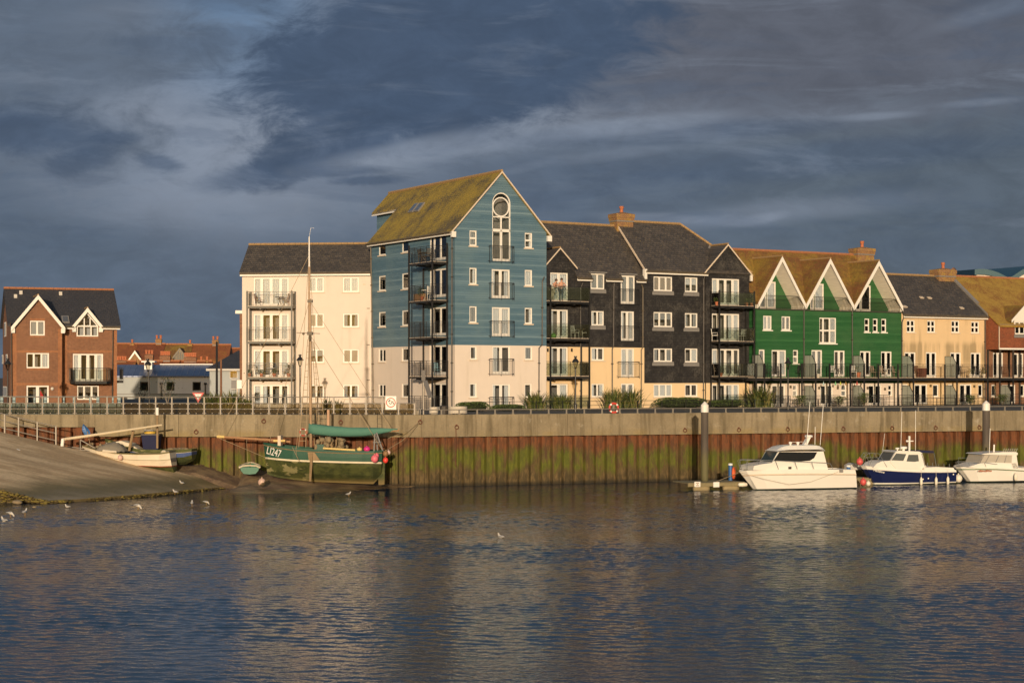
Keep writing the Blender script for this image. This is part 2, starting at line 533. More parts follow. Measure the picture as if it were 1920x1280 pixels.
def balcony(root, face, u0, u1, zf, dep, h=1.05, style='bar', thick=.2, mat='metal', left=True, right=True, label=None):
    s = MB(); s.box((u0, -dep, zf - thick), (u1, -.01, zf - .04), 0, face.P)
    s.box((u0 + .05, -dep + .05, zf - .04), (u1 - .05, -.01, zf - .01), 1, face.P)
    for k in (.3, .7):
        uu = u0 + (u1 - u0) * k
        s.box((uu - .06, -dep + .1, zf - thick - .1), (uu + .06, -.01, zf - thick + .002), 0, face.P)
    o = s.build('balcony', [M[mat], M['stone']], root)
    r, g = MB(), MB()
    P2 = lambda u, d: face.P(u, d, 0).xy
    rail(r, P2(u0, -dep + .04), P2(u1, -dep + .04), zf - .04, h, style, g)
    if left: rail(r, P2(u0 + .02, -dep + .04), P2(u0 + .02, -.03), zf - .04, h, style, g)
    if right: rail(r, P2(u1 - .02, -.03), P2(u1 - .02, -dep + .04), zf - .04, h, style, g)
    r.build('railing', M[mat], o)
    if g.v: g.build('glass_panel', M['tglass'], o)
    return o

def juliet(root, face, r, mat='metal'):
    u0, u1, z0, z1 = face.rect(r, -.2)
    if z0 < .3: z0 = .05
    mb = MB()
    T = lambda u, d: face.P(u, d, 0).xy
    rail(mb, T(u0, -.2), T(u1, -.2), z0 - .08, z1 - z0 + .08, 'bar', step=.12)
    for u in (u0, u1):
        for z in (z0 + .06, z1 - .06): mb.tube([face.P(u, -.2, z), face.P(u, .02, z)], .018, 4)
    mb.build('juliet_railing', M[mat], root)

def post(root, P, z0, z1, r=.05, mat='metal', name='balcony_post'):
    mb = MB(); mb.box((P.x - r, P.y - r, z0), (P.x + r, P.y + r, z1)); return mb.build(name, M[mat], root)

def pipe(root, face, pxs, d=-.09, mat='pipe', r=.045):
    pts = [face.P(*(lambda q: (q[0], d, q[1]))(face.pix(a, b, d))) for a, b in pxs]
    if pts[-1].z < .5: pts[-1].z = .02
    mb = MB(); mb.tube(pts, r, 6)
    z = pts[-1].z + 1.3
    while z < pts[0].z - .5:   # brackets
        q = min(range(len(pts)), key=lambda i: abs(pts[i].z - z)); p = pts[q]
        k = [p_ for p_ in pts]
        for a, b in zip(pts, pts[1:]):
            if min(a.z, b.z) <= z <= max(a.z, b.z):
                p = a.lerp(b, (z - a.z) / (b.z - a.z + 1e-9))
        mb.box((p.x - r * 1.5, p.y - r * 1.5, z - .03), (p.x + r * 1.5, p.y + r * 1.5, z + .03))
        z += 2.0
    mb.build('downpipe', M[mat], root)

def eaves(root, A, B_, out, h=.2, gut=True, parent=None):
    """white fascia board along A-B and a dark gutter in front; out = unit vector away from the wall"""
    A, B_, out = V(A), V(B_), V(out)
    mb = MB(); mb.hexa([A, B_, B_ - out * .04, A - out * .04] + [p + V((0, 0, h)) for p in (A, B_, B_ - out * .04, A - out * .04)])
    o = mb.build('fascia', M['white'], root)
    if gut:
        g = MB(); off = out * .07 + V((0, 0, h - .01))
        g.tube([A + off, B_ + off], .06, 6); g.build('gutter', M['pipeb'], root)

def ridge(root, pts, mat='ridge', r=.11):
    mb = MB()
    for a, b in zip(pts, pts[1:]):
        a, b = V(a), V(b); n = max(1, int((b - a).length / .45))
        for i in range(n):
            p, q = a.lerp(b, i / n), a.lerp(b, (i + .97) / n)
            mb.tube([p, q], [r, r * 1.08], 6)
    mb.build('ridge_tiles', M[mat], root)

def verge(root, A, B_, out, w=.2, mat='white', d=.05):
    """barge board hanging below the line A-B on the plane facing `out`"""
    A, B_, o = V(A), V(B_), V(out) * d
    dn = V((0, 0, -w))
    mb = MB(); mb.hexa([A + dn, B_ + dn, B_ + dn + o, A + dn + o, A, B_, B_ + o, A + o]); return mb.build('barge_board', M[mat], root)

def roof(root, quads, mat, t=.14, name='roof', under=None):
    mb = MB()
    for q in quads: mb.slab(q, t)
    return mb.build(name, M[mat], root)

def chimney(root, x0, x1, y0, y1, z0, z1, pots=1, mat='chim', pr=.16, ph=.5, potz=None):
    mb = MB(); h = z1 - z0; e = .1
    mb.box((x0 + e, y0 + e, z0 - 1.2), (x1 - e, y1 - e, z0 + h * .42), 0)
    mb.box((x0 + e * .5, y0 + e * .5, z0 + h * .42), (x1 - e * .5, y1 - e * .5, z0 + h * .5), 1)
    mb.box((x0 + e * .4, y0 + e * .4, z0 + h * .5), (x1 - e * .4, y1 - e * .4, z0 + h * .68), 0)
    mb.box((x0, y0, z0 + h * .68), (x1, y1, z0 + h * .93), 0)
    xm, ym = (x0 + x1) / 2, (y0 + y1) / 2
    a, b = z0 + h * .93, z1 + .06
    mb.add([(x0, y0, a), (x1, y0, a), (x1, y1, a), (x0, y1, a), (xm - .2, ym - .2, b), (xm + .2, ym - .2, b), (xm + .2, ym + .2, b), (xm - .2, ym + .2, b)],
           [(0, 1, 5, 4), (1, 2, 6, 5), (2, 3, 7, 6), (3, 0, 4, 7), (4, 5, 6, 7)], 0)
    o = mb.build('chimney', [M[mat], M['lead']], root)
    for i in range(pots):
        x = xm if pots == 1 else x0 + .2 + (x1 - x0 - .4) * i / (pots - 1)
        p = MB(); p.lathe([(pr, 0), (pr * .85, ph * .25), (pr * .8, ph * .6), (pr * 1.15, ph * .72), (pr * 1.2, ph * .82), (pr * .95, ph * .86), (pr * 1.2, ph)], 10, (x, ym, z1 + .02))
        p.build('chimney_pot', M['pot'], o, smooth=True)
    return o

def rest_of_box(mb, x0, x1, y0, y1, z0, z1, sides='lrb', mi=0):
    if 'l' in sides: mb.quad((x0, y0, z0), (x0, y1, z0), (x0, y1, z1), (x0, y0, z1), mi=mi)
    if 'r' in sides: mb.quad((x1, y0, z0), (x1, y1, z0), (x1, y1, z1), (x1, y0, z1), mi=mi)
    if 'b' in sides: mb.quad((x0, y1, z0), (x1, y1, z0), (x1, y1, z1), (x0, y1, z1), mi=mi)
    if 'f' in sides: mb.quad((x0, y0, z0), (x1, y0, z0), (x1, y0, z1), (x0, y0, z1), mi=mi)

CUR = ['pair', 'pair:w', 'right', 'left', 'blind:g', 'sheer:g', 'sheer:g', 'half:w', 'sheer:w', None, 'pair:g']
def rc(): return RN.choice(CUR)

# ------------------------------------------------------------------ 1 blue apartment house
BF = Fr(853, 123., 6500)
root = empty('blue_apartment_house', BF.O, BF.a, 'tall blue weatherboarded apartment house with cream base and mossy gable roof', 'apartment house')
ff = Face(BF)
lf = Face(BF, 'left', 0.)
w_ = ff.pix(1024.6, 600)[0]
ze = ff.pix(852, 424)[1]
xa, za = ff.pix(939.7, 321)
D = -lf.pix(696.5, 600)[0]
zb = ff.pix(900, 647)[1]
for (r, k) in (((880.4, 432, 894, 461), 's1'), ((880.2, 502, 894, 533), 'c1'), ((880.2, 574, 894, 605), 'c1'), ((881.6, 649, 894, 674), 'c1'), ((880.4, 718, 894, 745), 'c1'),
               ((984, 436.6, 998, 465), 's1'), ((984, 506, 998, 536), 'c1'), ((984, 577, 998, 607), 'c1'), ((984, 649.5, 998, 674.5), 'c1'), ((983.5, 719, 997, 745), 'c1')):
    ff.win(r, k, rc())
for r in ((922, 505, 956, 559), (922.5, 576, 956.2, 630), (923, 648.5, 956.5, 701), (923, 719.5, 956.5, 766)): ff.win(r, 'd2', rc())
# tall arched stair window: one opening, built below
tall = ff.rect((923, 361, 957.5, 489.5))
for y in ((450, 478.5), (517, 545), (584.5, 612.5), (653.5, 678.6), (719.6, 744)): lf.win((710, y[0], 723, y[1]), 'c2' if y[0] > 600 else 'c1', RN.choice(['blind:w', 'sheer:w', 'right:w', 'sheer:g']))
for y in ((444, 473), (512, 542), (581.5, 610.5), (652, 677), (719, 745)): lf.win((753.5, y[0], 766, y[1]), 'c1', RN.choice(['blind:w', 'sheer:w', 'blind:g']))
for y in ((434, 488), (504, 557), (576, 629), (647, 702), (718, 766)): lf.win((805.5, y[0], 837, y[1]), 'd3', rc())
mb = MB(); sl = (za - ze) / xa; slr = (za - ze) / (w_ - xa)
gclips = [(-sl, 1, ze), (slr, 1, ze + slr * w_)]
wallface(mb, ff, 0, w_, 0, za, [(zb, 1), (1e9, 0)], gclips, room=2, holes=[w['q'] for w in ff.wins] + [tall])
wallface(mb, lf, -D, 0, 0, ze, [(zb, 1), (1e9, 0)], room=2)
rest_of_box(mb, 0, w_, 0, D, 0, ze, 'rb', 0)
mb.quad((0, D, ze), (w_, D, ze), (xa, D, za), mi=0)
# arch spandrels above the round light
u0, u1, z0, z1 = tall; uc, rr = (u0 + u1) / 2, (u1 - u0) / 2
for s_ in (-1, 1):
    pts = [(uc + s_ * rr, z1 + .001), ]
    arc = [(uc + s_ * rr * math.cos(a), z1 - rr + rr * math.sin(a)) for a in [math.pi / 2 * i / 8 for i in range(9)]]
    for a, b in zip(arc, arc[1:]): mb.quad(*[ff.P(p[0], 0, p[1]) for p in (pts[0], a, b)], mi=0)
    for a, b in zip(arc, arc[1:]): mb.quad(ff.P(a[0], 0, a[1]), ff.P(b[0], 0, b[1]), ff.P(b[0], .13, b[1]), ff.P(a[0], .13, a[1]), mi=0)
# narrower rear range, its eaves higher on the same roof
def roofpt(px, py):  # where a ray meets the left slope
    o_, r_ = BF._ray(px, py)
    tt = (ze + sl * o_[0] - o_[2]) / (r_[2] - sl * r_[0])
    return V((o_[0] + tt * r_[0], o_[1] + tt * r_[1], o_[2] + tt * r_[2]))
q_ = roofpt(697, 399.5)
xe = q_.x + .35; zE = ze + sl * xe
De = max(D + 1.2, q_.y - .2)
mb.quad((xe, D, 0), (xe, De, 0), (xe, De, zE), (xe, D, zE), mi=0)
mb.quad((w_, D, 0), (w_, De, 0), (w_, De, ze), (w_, D, ze), mi=0)
mb.quad((xe, De, 0), (w_, De, 0), (w_, De, ze), (xa, De, za), (xe, De, zE), mi=0)
mb.build('wall', [M['blue'], M['cream'], M['room']], root, recalc=False)
# arched window joinery
mbw, pn = MB(), MB()
B = lambda m_, a, b, c, d_, e, f: m_.box((a, c, e), (b, d_, f), 0, ff.P)
zt = ff.pix(940, 432)[1]; zm = ff.pix(940, 407)[1]; fw = .09
for (a, b, c, d_) in ((u0, u0 + fw, z0, z1 - rr), (u1 - fw, u1, z0, z1 - rr), (u0, u1, z0, z0 + .16), (u0, u1, zt - .1, zt + .1), (u0, u1, zm - .04, zm + .04), (uc - .09, uc + .09, z0 + .16, zt), (uc - .06, uc + .06, zt, zm)):
    B(mbw, a, b, .05, .12, c, d_)
mbw.tube([ff.P(uc + (rr - .04) * math.cos(a), .085, z1 - rr + (rr - .04) * math.sin(a)) for a in [math.pi * i / 16 for i in range(17)]], .06, 4)
cr = rr - .1; ccz = zm + .04 + cr + .02
mbw.tube([ff.P(uc - .02 + cr * math.cos(a), .085, ccz + cr * math.sin(a)) for a in [2 * math.pi * i / 28 for i in range(28)]], .06, 4, closed=True)
o = mbw.build('arched_window', M['white'], root)
B(pn, u0 + .05, u1 - .05, .084, .088, z0 + .1, z1 - rr)
pn.quad(*[ff.P(uc + (rr - .02) * math.cos(a), .086, z1 - rr + (rr - .02) * math.sin(a)) for a in [math.pi * i / 16 for i in range(17)]])
pn.build('pane', M['glass'], o, recalc=False)
for f_ in (ff, lf):
    for w in f_.wins: window(root, f_, w)
# roof
t = .16; ov = .35
A1, A2 = (-ov, -.12, ze - sl * ov), (-ov, D + .15, ze - sl * ov)
roof(root, [[A1, (xa, -.12, za), (xa, D + .15, za), A2],
            [(xa, -.12, za), (w_ + ov, -.12, ze - slr * ov), (w_ + ov, De + .15, ze - slr * ov), (xa, De + .15, za)],
            [(xe - ov, D + .15, zE - sl * ov), (xa, D + .15, za), (xa, De + .2, za), (xe - ov, De + .2, zE - sl * ov)]], 'slate_moss', t)
ridge(root, [(xa, -.12, za + .02), (xa, De + .15, za + .02)])
eaves(root, (-ov, 0, ze - sl * ov - .24), (-ov, D + .1, ze - sl * ov - .24), (-1, 0, 0), .2)
eaves(root, (xe - ov, D + .2, zE - sl * ov - .26), (xe - ov, De + .2, zE - sl * ov - .26), (-1, 0, 0), .2, False)
verge(root, (-ov, -.13, ze - sl * ov - .0), (xa, -.13, za), (0, -1, 0), .13, 'stone')
verge(root, (w_ + ov, -.13, ze - slr * ov), (xa, -.13, za), (0, -1, 0), .13, 'stone')
mb = MB(); mb.box((-ov, -.2, ze - sl * ov - .4), (-.01, -.0, ze - sl * ov + .0)); mb.build('eaves_box', M['white'], root)
mb = MB(); mb.box((w_ + .01, -.2, ze - slr * ov - .4), (w_ + ov, -.0, ze - slr * ov)); mb.build('eaves_box', M['white'], root)
# roof lights on the left slope
def roofpt(px, py):  # ray onto the left slope
    o_, r_ = BF._ray(px, py)
    tt = (ze + sl * o_[0] - o_[2]) / (r_[2] - sl * r_[0])
    return V((o_[0] + tt * r_[0], o_[1] + tt * r_[1], o_[2] + tt * r_[2]))
for (a, b, c, d_) in (((765, 400), (774, 398.5), (786, 382), (779, 383)), ((776, 398.3), (785, 397), (797.5, 380.5), (788.5, 381.8))):
    q = [roofpt(*p) for p in (a, b, c, d_)]
    n = V((-sl, 0, 1)).normalized()
    m2 = MB(); m2.hexa([p - n * .02 for p in q] + [p + n * .1 for p in q])
    o = m2.build('roof_light', M['lead'], root)
    cen = sum(q, V()) / 4
    qq = [cen + (p - cen) * .76 for p in q]
    g2 = MB(); g2.hexa([p + n * .1 for p in qq] + [p + n * .115 for p in qq]); g2.build('pane', plain('dark_sky_glass', (.10, .11, .13), .08, .02), o)
# juliet balconies on the gable front
for r in ((918, 461, 963.7, 491), (918.5, 530, 964, 560), (919, 601.6, 964.5, 631), (918, 672.5, 963.7, 702), (918, 744, 963.7, 766)): juliet(root, ff, r)
# corner balcony stack on the left face
un = lf.pix(841, 560)[0]                      # near end on the wall
lo, hi = .3, 3.
for _ in range(40):
    md = (lo + hi) / 2
    q = BF.world(-md, -un); pxm = q.x / q.y * F + CX
    if pxm > 810: lo = md
    else: hi = md
bd = (lo + hi) / 2
y2 = BF.side(765, 560, -bd)[0]; uf = -y2
lf2 = lf
for yy in (489, 561.5, 631, 705):
    zf = BF.pix(0, 0)[1] if False else lf.fr.pix(810, yy, -un)[1]
    balcony(root, lf, uf, un, zf, bd, 1.12, 'bar', .17)
mb = MB()
for a, b in (((uf, -bd + .04), (un, -bd + .04)), ((un - .02, -.03), (un - .02, -bd + .04))):
    rail(mb, lf.P(*a, 0).xy, lf.P(*b, 0).xy, .02, .95)
mb.build('ground_railing', M['metal'], root)
ztop = lf.fr.pix(810, 454, -un)[1]
for (u, d_) in ((uf + .05, -bd + .05), (un - .05, -bd + .05), (un - .05, -.1), (uf + .05, -.1)):
    post(root, lf.P(u, d_, 0), .01, ztop if d_ < -.5 or u > un - .1 else ztop - 1.6)
pipe(root, lf, [(847.5, 428), (847.5, 440), (847, 766)], -.1)
pipe(root, lf, [(695, 450), (698, 640), (698.5, 655), (699.5, 766)], -.1, 'pipeb')
pipe(root, ff, [(1020.6, 519), (1017, 527), (1016.5, 646), (1010.8, 652), (1010.4, 766)], -.1)
for yy in (578, 646, 712):  # overflow pipes
    pass

# ------------------------------------------------------------------ 2 white apartment block
q = BF.world(0, D - .0)
WF0 = Fr(O=(q.x, q.y, G), ang=math.atan2(-F, 30000 + CX))
xr = 0.
WFf = Face(WF0)
xl = WFf.pix(454, 640)[0]
root = empty('cream_apartment_block', WF0.O, WF0.a, 'plain cream rendered apartment block with dark slate roof, four balconies stacked at its left', 'apartment block')
zt = WFf.pix(570, 517)[1]
for y0, y1, c in ((520.4, 574, 'sheer:w'), (588, 640, 'pair'), (655.4, 707, 'pair:w'), (721, 766, 'left')): WFf.win((475.5, y0, 541, y1), 'd4', c)
for i, (y0, y1) in enumerate(((520, 547.6), (587.7, 613.5), (654.5, 680), (721, 746))):
    WFf.win((579, y0, 607, y1), 'c2', ['sheer:w', 'blind:b', 'half:g', None][i]); WFf.win((643, y0, 672.5, y1), 'c2', ['sheer:w', 'pair:g', 'blind:b', 'pair:g'][i])
mb = MB()
yr = 2.6
zr = WF0.pix(560, 460, yr)[1]
zt = (WFf.pix(570, 517, -.3)[1] + .22 + .3 * zr / yr) / (1 + .3 / yr)
wallface(mb, WFf, xl, -.02, 0, zt, [(1e9, 0)], room=1)
rest_of_box(mb, xl, -.02, 0, 2 * yr, 0, zt, 'lrb')
mb.quad((xl, 0, zt), (xl, 2 * yr, zt), (xl, yr, zr), mi=0); mb.quad((-.02, 0, zt), (-.02, 2 * yr, zt), (-.02, yr, zr), mi=0)
mb.build('wall', [M['cream'], M['room']], root, recalc=False)
for w in WFf.wins: window(root, WFf, w)
sl_ = (zr - zt) / yr
roof(root, [[(xl - .15, -.3, zt - .3 * sl_ + .1), (-.03, -.3, zt - .3 * sl_ + .1), (-.03, yr, zr + .1), (xl - .15, yr, zr + .1)],
            [(xl - .15, yr, zr + .1), (-.03, yr, zr + .1), (-.03, 2 * yr + .3, zt - .3 * sl_ + .1), (xl - .15, 2 * yr + .3, zt - .3 * sl_ + .1)]], 'slate_x')
ridge(root, [(xl - .15, yr, zr + .1), (-.03, yr, zr + .1)])
eaves(root, (xl - .1, -.3, zt - .3 * sl_ - .22), (-.05, -.3, zt - .3 * sl_ - .22), (0, -1, 0), .2)
ul = WFf.pix(461.5, 580, -1.3)[0]; ur = WFf.pix(548, 580, -1.3)[0]
for yy in (573.5, 640, 707): balcony(root, WFf, ul, ur, WF0.pix(505, yy, -1.3)[1] + .04, 1.3, 1.08, 'bar', .2, 'greymetal')
mb = MB(); rail(mb, (ul, -1.26), (ur, -1.26), .02, .95); rail(mb, (ur - .02, -1.26), (ur - .02, -.03), .02, .95); mb.build('ground_railing', M['greymetal'], root)
zz = WF0.pix(505, 545, -1.3)[1]
for u in (ul + .06, ur - .06):
    for d_ in (-1.24, -.1): post(root, V((u, d_, 0)), .01, zz, .055, 'greymetal')
for yy in (578, 646, 712):
    u, z = WFf.pix(691, yy); mb = MB(); mb.box((u - .12, -.1, z - .02), (u + .1, .01, z + .02)); mb.build('overflow_pipe', M['pipeb'], root)
u, z = WFf.pix(683, 533); mb = MB(); mb.box((u - .1, -.02, z - .05), (u + .1, .005, z + .05)); mb.build('air_vent', M['stone'], root)
# brick rear wing seen past the left corner
x2 = WF0.pix(449.5, 680, 3.)[0]; z2 = WF0.pix(451, 588, 3.)[1]
mb = MB(); mb.box((x2, 3., 0), (xl + 3, 6.5, z2)); mb.build('rear_wing', M['brick'], root)
mb = MB(); mb.box((x2 - .3, 2.8, z2), (xl - .02, 6.6, z2 + .25)); mb.build('wing_fascia', M['white'], root)

# ------------------------------------------------------------------ 3 black and peach house A
ax0 = BF.pix(1025, 600, 1.3)[0] - 1.0
AF = BF.sub(ax0 + .9, 1.3)
root = empty('black_gabled_house', AF.O, AF.a, 'black slate-hung house over peach render, small gable above balconies beside the blue block', 'apartment house')
fa = Face(AF)
A0, A1_ = -.9, fa.pix(1208, 620)[0]
zbd = fa.pix(1140, 651)[1]
yr = 3.7; zr = AF.pix(1090, 423, yr)[1]
zev = (fa.pix(1140, 528, -.28)[1] + .21 + .28 * zr / yr) / (1 + .28 / yr)
for (y0, y1) in ((511, 564), (580, 634), (650, 705), (719, 764)): fa.win((1031, y0, 1065, y1), 'd2', RN.choice(['sheer:w', 'right', 'pair']))
for i, (y0, y1) in enumerate(((583, 610), (651.5, 675.6), (719, 744))): fa.win((1109, y0, 1132.5, y1), 'c2', rc(), 'lead' if i == 0 else 'stone')
for (y0, y1) in ((583.5, 639), (653, 707), (718.5, 758)): fa.win((1164.5, y0, 1189, y1), 'd2', RN.choice(['sheer:w', 'sheer:g', 'pair']))
ga = fa.pix(1048.5, 466); gl_ = fa.pix(1026.4, 492); gr = fa.pix(1079, 503)
gs = (ga[1] - gr[1]) / (gr[0] - ga[0])
mb = MB()
d1w = fa.rect((1107.5, 513, 1133, 542)); d3w = fa.rect((1164, 516.5, 1190, 569.5))
hs = [w['q'] for w in fa.wins]
wallface(mb, fa, A0, A1_, 0, zev, [(zbd, 1), (1e9, 0)], room=2, holes=hs + [(d1w[0], d1w[1], d1w[2], zev), (d3w[0], d3w[1], d3w[2], zev)])
g0, g1 = ga[0] - (gr[0] - ga[0]), gr[0] - .1
fg = Face(AF, 'front', -.06)   # gabled bay stands 6 cm proud
wallface(mb, fg, max(g0, A0), g1, 0, ga[1], [(zbd, 1), (1e9, 0)], [(-gs, 1, ga[1] - gs * ga[0]), (gs, 1, ga[1] + gs * ga[0])], room=2, holes=[w['q'] for w in fa.wins[:4]], rev=.18)
mb.quad((g1, -.06, 0), (g1, 0, 0), (g1, 0, gr[1] + .3), (g1, -.06, gr[1] + .3), mi=0)
yr = 3.7
zr = AF.pix(1090, 423, yr)[1]
rest_of_box(mb, A0, A1_, 0, 2 * yr, 0, zev, 'lrb')
mb.build('wall', [M['black'], M['peach'], M['room']], root, recalc=False)
for w in fa.wins: window(root, fa, w)
sA = (zr - zev) / yr
rz = lambda y: zev + sA * y + .12
yd = max((d1w[3] - zev) / sA, (d3w[3] - zev) / sA) + .1
strips = [[(a, -.28, rz(-.28)), (b, -.28, rz(-.28)), (b, yd, rz(yd)), (a, yd, rz(yd))] for a, b in ((gr[0] - .05, d1w[0] - .02), (d1w[1] + .02, d3w[0] - .02), (d3w[1] + .02, A1_))]
strips += [[(A0, .12, rz(.12)), (gr[0] - .05, .12, rz(.12)), (gr[0] - .05, yd, rz(yd)), (A0, yd, rz(yd))]]
roof(root, strips + [[(A0, yd, rz(yd)), (A1_, yd, rz(yd)), (A1_, yr, rz(yr)), (A0, yr, rz(yr))],
            [(A0, yr, rz(yr)), (A1_, yr, rz(yr)), (A1_, 2 * yr + .3, rz(-.3)), (A0, 2 * yr + .3, rz(-.3))]], 'slate_x')
ridge(root, [(A0, yr, rz(yr)), (A1_, yr, rz(yr))])
# bay gable roof
yb = (ga[1] - zev) / sA
roof(root, [[(ga[0], -.14, ga[1] + .08), (gr[0] + .04, -.14, gr[1] + .04), (gr[0] + .04, max(.1, (gr[1] - zev) / sA), gr[1] + .04), (ga[0], yb, ga[1] + .08)],
            [(ga[0], -.14, ga[1] + .08), (ga[0], yb, ga[1] + .08), (2 * ga[0] - gr[0], .3, gr[1] + .04), (2 * ga[0] - gr[0], -.14, gr[1] + .04)]], 'slate_x', .1, 'gable_roof')
verge(root, (gr[0] + .06, -.15, gr[1] + .04), (ga[0], -.15, ga[1] + .08), (0, -1, 0), .12, 'stone')
verge(root, (2 * ga[0] - gr[0], -.15, gr[1] + .04), (ga[0], -.15, ga[1] + .08), (0, -1, 0), .12, 'stone')
ridge(root, [(ga[0], -.14, ga[1] + .1), (ga[0], yb, ga[1] + .1)], r=.07)
# dormer windows breaking the eaves
for q, k in ((d1w, 'c2'), (d3w, 'd2')):
    window(root, fa, dict(q=q, kind=k, cur='sheer:g', sill='lead'), -.03)
    mb = MB()
    yb = (q[3] + .1 - zev) / sA
    mb.slab([(q[0] - .12, -.2, q[3] + .12), (q[1] + .12, -.2, q[3] + .12), (q[1] + .12, yb + .2, q[3] + .2), (q[0] - .12, yb + .2, q[3] + .2)], .08)
    for u in (q[0] - .08, q[1]): mb.prism([(u, -.05, zev - .1), (u, -.05, q[3] + .05), (u, yb + .1, q[3] + .05)], (.08, 0, 0))
    mb.build('dormer', M['lead'], root)
for a, b in ((gr[0] - .0, d1w[0]), (d1w[1], d3w[0]), (d3w[1], A1_)): eaves(root, (a, -.28, rz(-.28) - .33), (b, -.28, rz(-.28) - .33), (0, -1, 0), .17)
for r in ((1160, 542, 1199, 571), (1159, 611, 1199, 639), (1159, 678, 1199, 707)): juliet(root, fa, r, 'metal')
bl, br = fa.pix(1013, 600, -1.25)[0], fa.pix(1107, 600, -1.25)[0]
for yy in (564.5, 634, 705): balcony(root, fa, bl, br, AF.pix(1070, yy, -1.25)[1] + .02, 1.25, 1.08, 'x', .2)
mb, g = MB(), MB(); rail(mb, (bl, -1.2), (br, -1.2), .02, .95, 'x', g); o = mb.build('ground_railing', M['metal'], root); g.build('glass_panel', M['tglass'], o)
zz = AF.pix(1070, 535, -1.25)[1]
for (u, d_) in ((fa.pix(1032, 600, -1.2)[0], -1.2), (br - .05, -1.2), (br - .05, -.1)): post(root, V((u, d_, 0)), .01, zz if d_ < -1 else zz - 1.1)
pipe(root, fa, [(1093, 530), (1089, 540), (1089, 764)], -.1)
pipe(root, fa, [(1152, 531), (1151, 538), (1150.5, 648), (1148, 654), (1148, 764)], -.1)
pipe(root, fa, [(1203, 533), (1205.5, 540), (1205.5, 650), (1202.5, 656), (1202.5, 764)], -.1, 'pipeb')
for px in (1027, 1072):
    u, z = fa.pix(px, 656, -.1); mb = MB(); mb.box((u - .05, -.16, z - .12), (u + .05, .0, z + .12)); mb.build('wall_lamp', M['metal'], root)

# ------------------------------------------------------------------ 4 black and peach house B
x = AF.pix(1208, 620, 0)[0]
HF = AF.sub(x, 0)
root = empty('black_slate_house', HF.O, HF.a, 'wide black slate-hung house over peach render with large gable beside the green houses', 'apartment house')
fb = Face(HF); fbay = Face(HF, 'front', -.12)
B1 = fb.pix(1322, 620)[0]; B2 = fbay.pix(1404.5, 620)[0]
zbd = fb.pix(1265, 718)[1]; yr = 3.75; zr = HF.pix(1230, 420, yr)[1]
zev = (fb.pix(1265, 515, -.28)[1] + .25 + .28 * zr / yr) / (1 + .28 / yr)
for i, (y0, y1) in enumerate(((518.5, 545.6), (585, 613), (653, 678), (720, 744))): fb.win((1225.6, y0, 1260.6, y1), 'c3', ['blind:b', 'half:g', 'pair:g', 'sheer:w'][i], 'lead' if i < 3 else 'stone')
for i, (y0, y1) in enumerate(((520, 547.5), (587, 614), (653, 679), (720, 743))): fb.win((1284.3, y0, 1308, y1), 'c2', ['half:w', 'pair:g', 'right', 'pair:d'][i], 'lead' if i < 3 else 'stone')
for (y0, y1) in ((522.5, 572), (588, 639), (654, 705), (720, 758)): fbay.win((1335, y0, 1386.3, y1), 'd4', RN.choice(['right', 'pair', 'left']))
ga = fbay.pix(1363, 459.5); gr = fbay.pix(1408, 515); gs = (ga[1] - gr[1]) / (gr[0] - ga[0])
mb = MB()
wallface(mb, fb, 0, B1, 0, zev, [(zbd, 1), (1e9, 0)], room=2)
wallface(mb, fbay, B1, B2, 0, ga[1], [(zbd, 1), (1e9, 0)], [(-gs, 1, ga[1] - gs * ga[0]), (gs, 1, ga[1] + gs * ga[0])], room=2)
mb.quad((B1, -.12, 0), (B1, 0, 0), (B1, 0, zev), (B1, -.12, zev), mi=0)
yr = 3.75; zr = HF.pix(1230, 420, yr)[1]
rest_of_box(mb, 0, B2, 0, 2 * yr, 0, zev, 'lrb')
sB = (zr - zev) / yr
mb.quad((0, 0, zev), (0, 2 * yr, zev), (0, yr, zr), mi=0)
mb.build('wall', [M['black'], M['peach'], M['room']], root, recalc=False)
for f_ in (fb, fbay):
    for w in f_.wins: window(root, f_, w, 0)
rz = lambda y: zev + sB * y + .1
xh = HF.pix(1275, 422, yr)[0]
roof(root, [[(-.08, -.28, rz(-.28)), (B2 + .2, -.28, rz(-.28)), (xh, yr, rz(yr)), (-.08, yr, rz(yr))],
            [(xh, yr, rz(yr)), (B2 + .2, -.28, rz(-.28)), (B2 + .2, 2 * yr + .28, rz(-.28))],
            [(-.08, yr, rz(yr)), (xh, yr, rz(yr)), (B2 + .2, 2 * yr + .28, rz(-.28)), (-.08, 2 * yr + .28, rz(-.28))]], 'slate_x')
ridge(root, [(-.08, yr, rz(yr)), (xh, yr, rz(yr)), (B2 + .2, -.28, rz(-.28))])
yb = (ga[1] - zev) / sB
gx = 2 * ga[0] - gr[0]
roof(root, [[(ga[0], -.25, ga[1] + .08), (gr[0] + .05, -.25, gr[1]), (gr[0] + .05, .3, gr[1]), (ga[0], yb, ga[1] + .08)],
            [(ga[0], -.25, ga[1] + .08), (ga[0], yb, ga[1] + .08), (gx, .2, gr[1]), (gx, -.25, gr[1])]], 'slate_x', .1, 'gable_roof')
verge(root, (gr[0] + .06, -.26, gr[1] - .04), (ga[0], -.26, ga[1] + .08), (0, -1, 0), .13, 'stone')
verge(root, (gx, -.26, gr[1] - .04), (ga[0], -.26, ga[1] + .08), (0, -1, 0), .13, 'stone')
ridge(root, [(ga[0], -.25, ga[1] + .1), (ga[0], yb, ga[1] + .1)], r=.08)
mb = MB(); mb.slab([(gx - .1, -.05, gr[1] + .12), (gx + .12, -.05, gr[1] + .12), (ga[0] + .1, yb, ga[1] + .13), (ga[0] - .14, yb, ga[1] + .13)], .06); mb.build('valley', M['lead'], root)
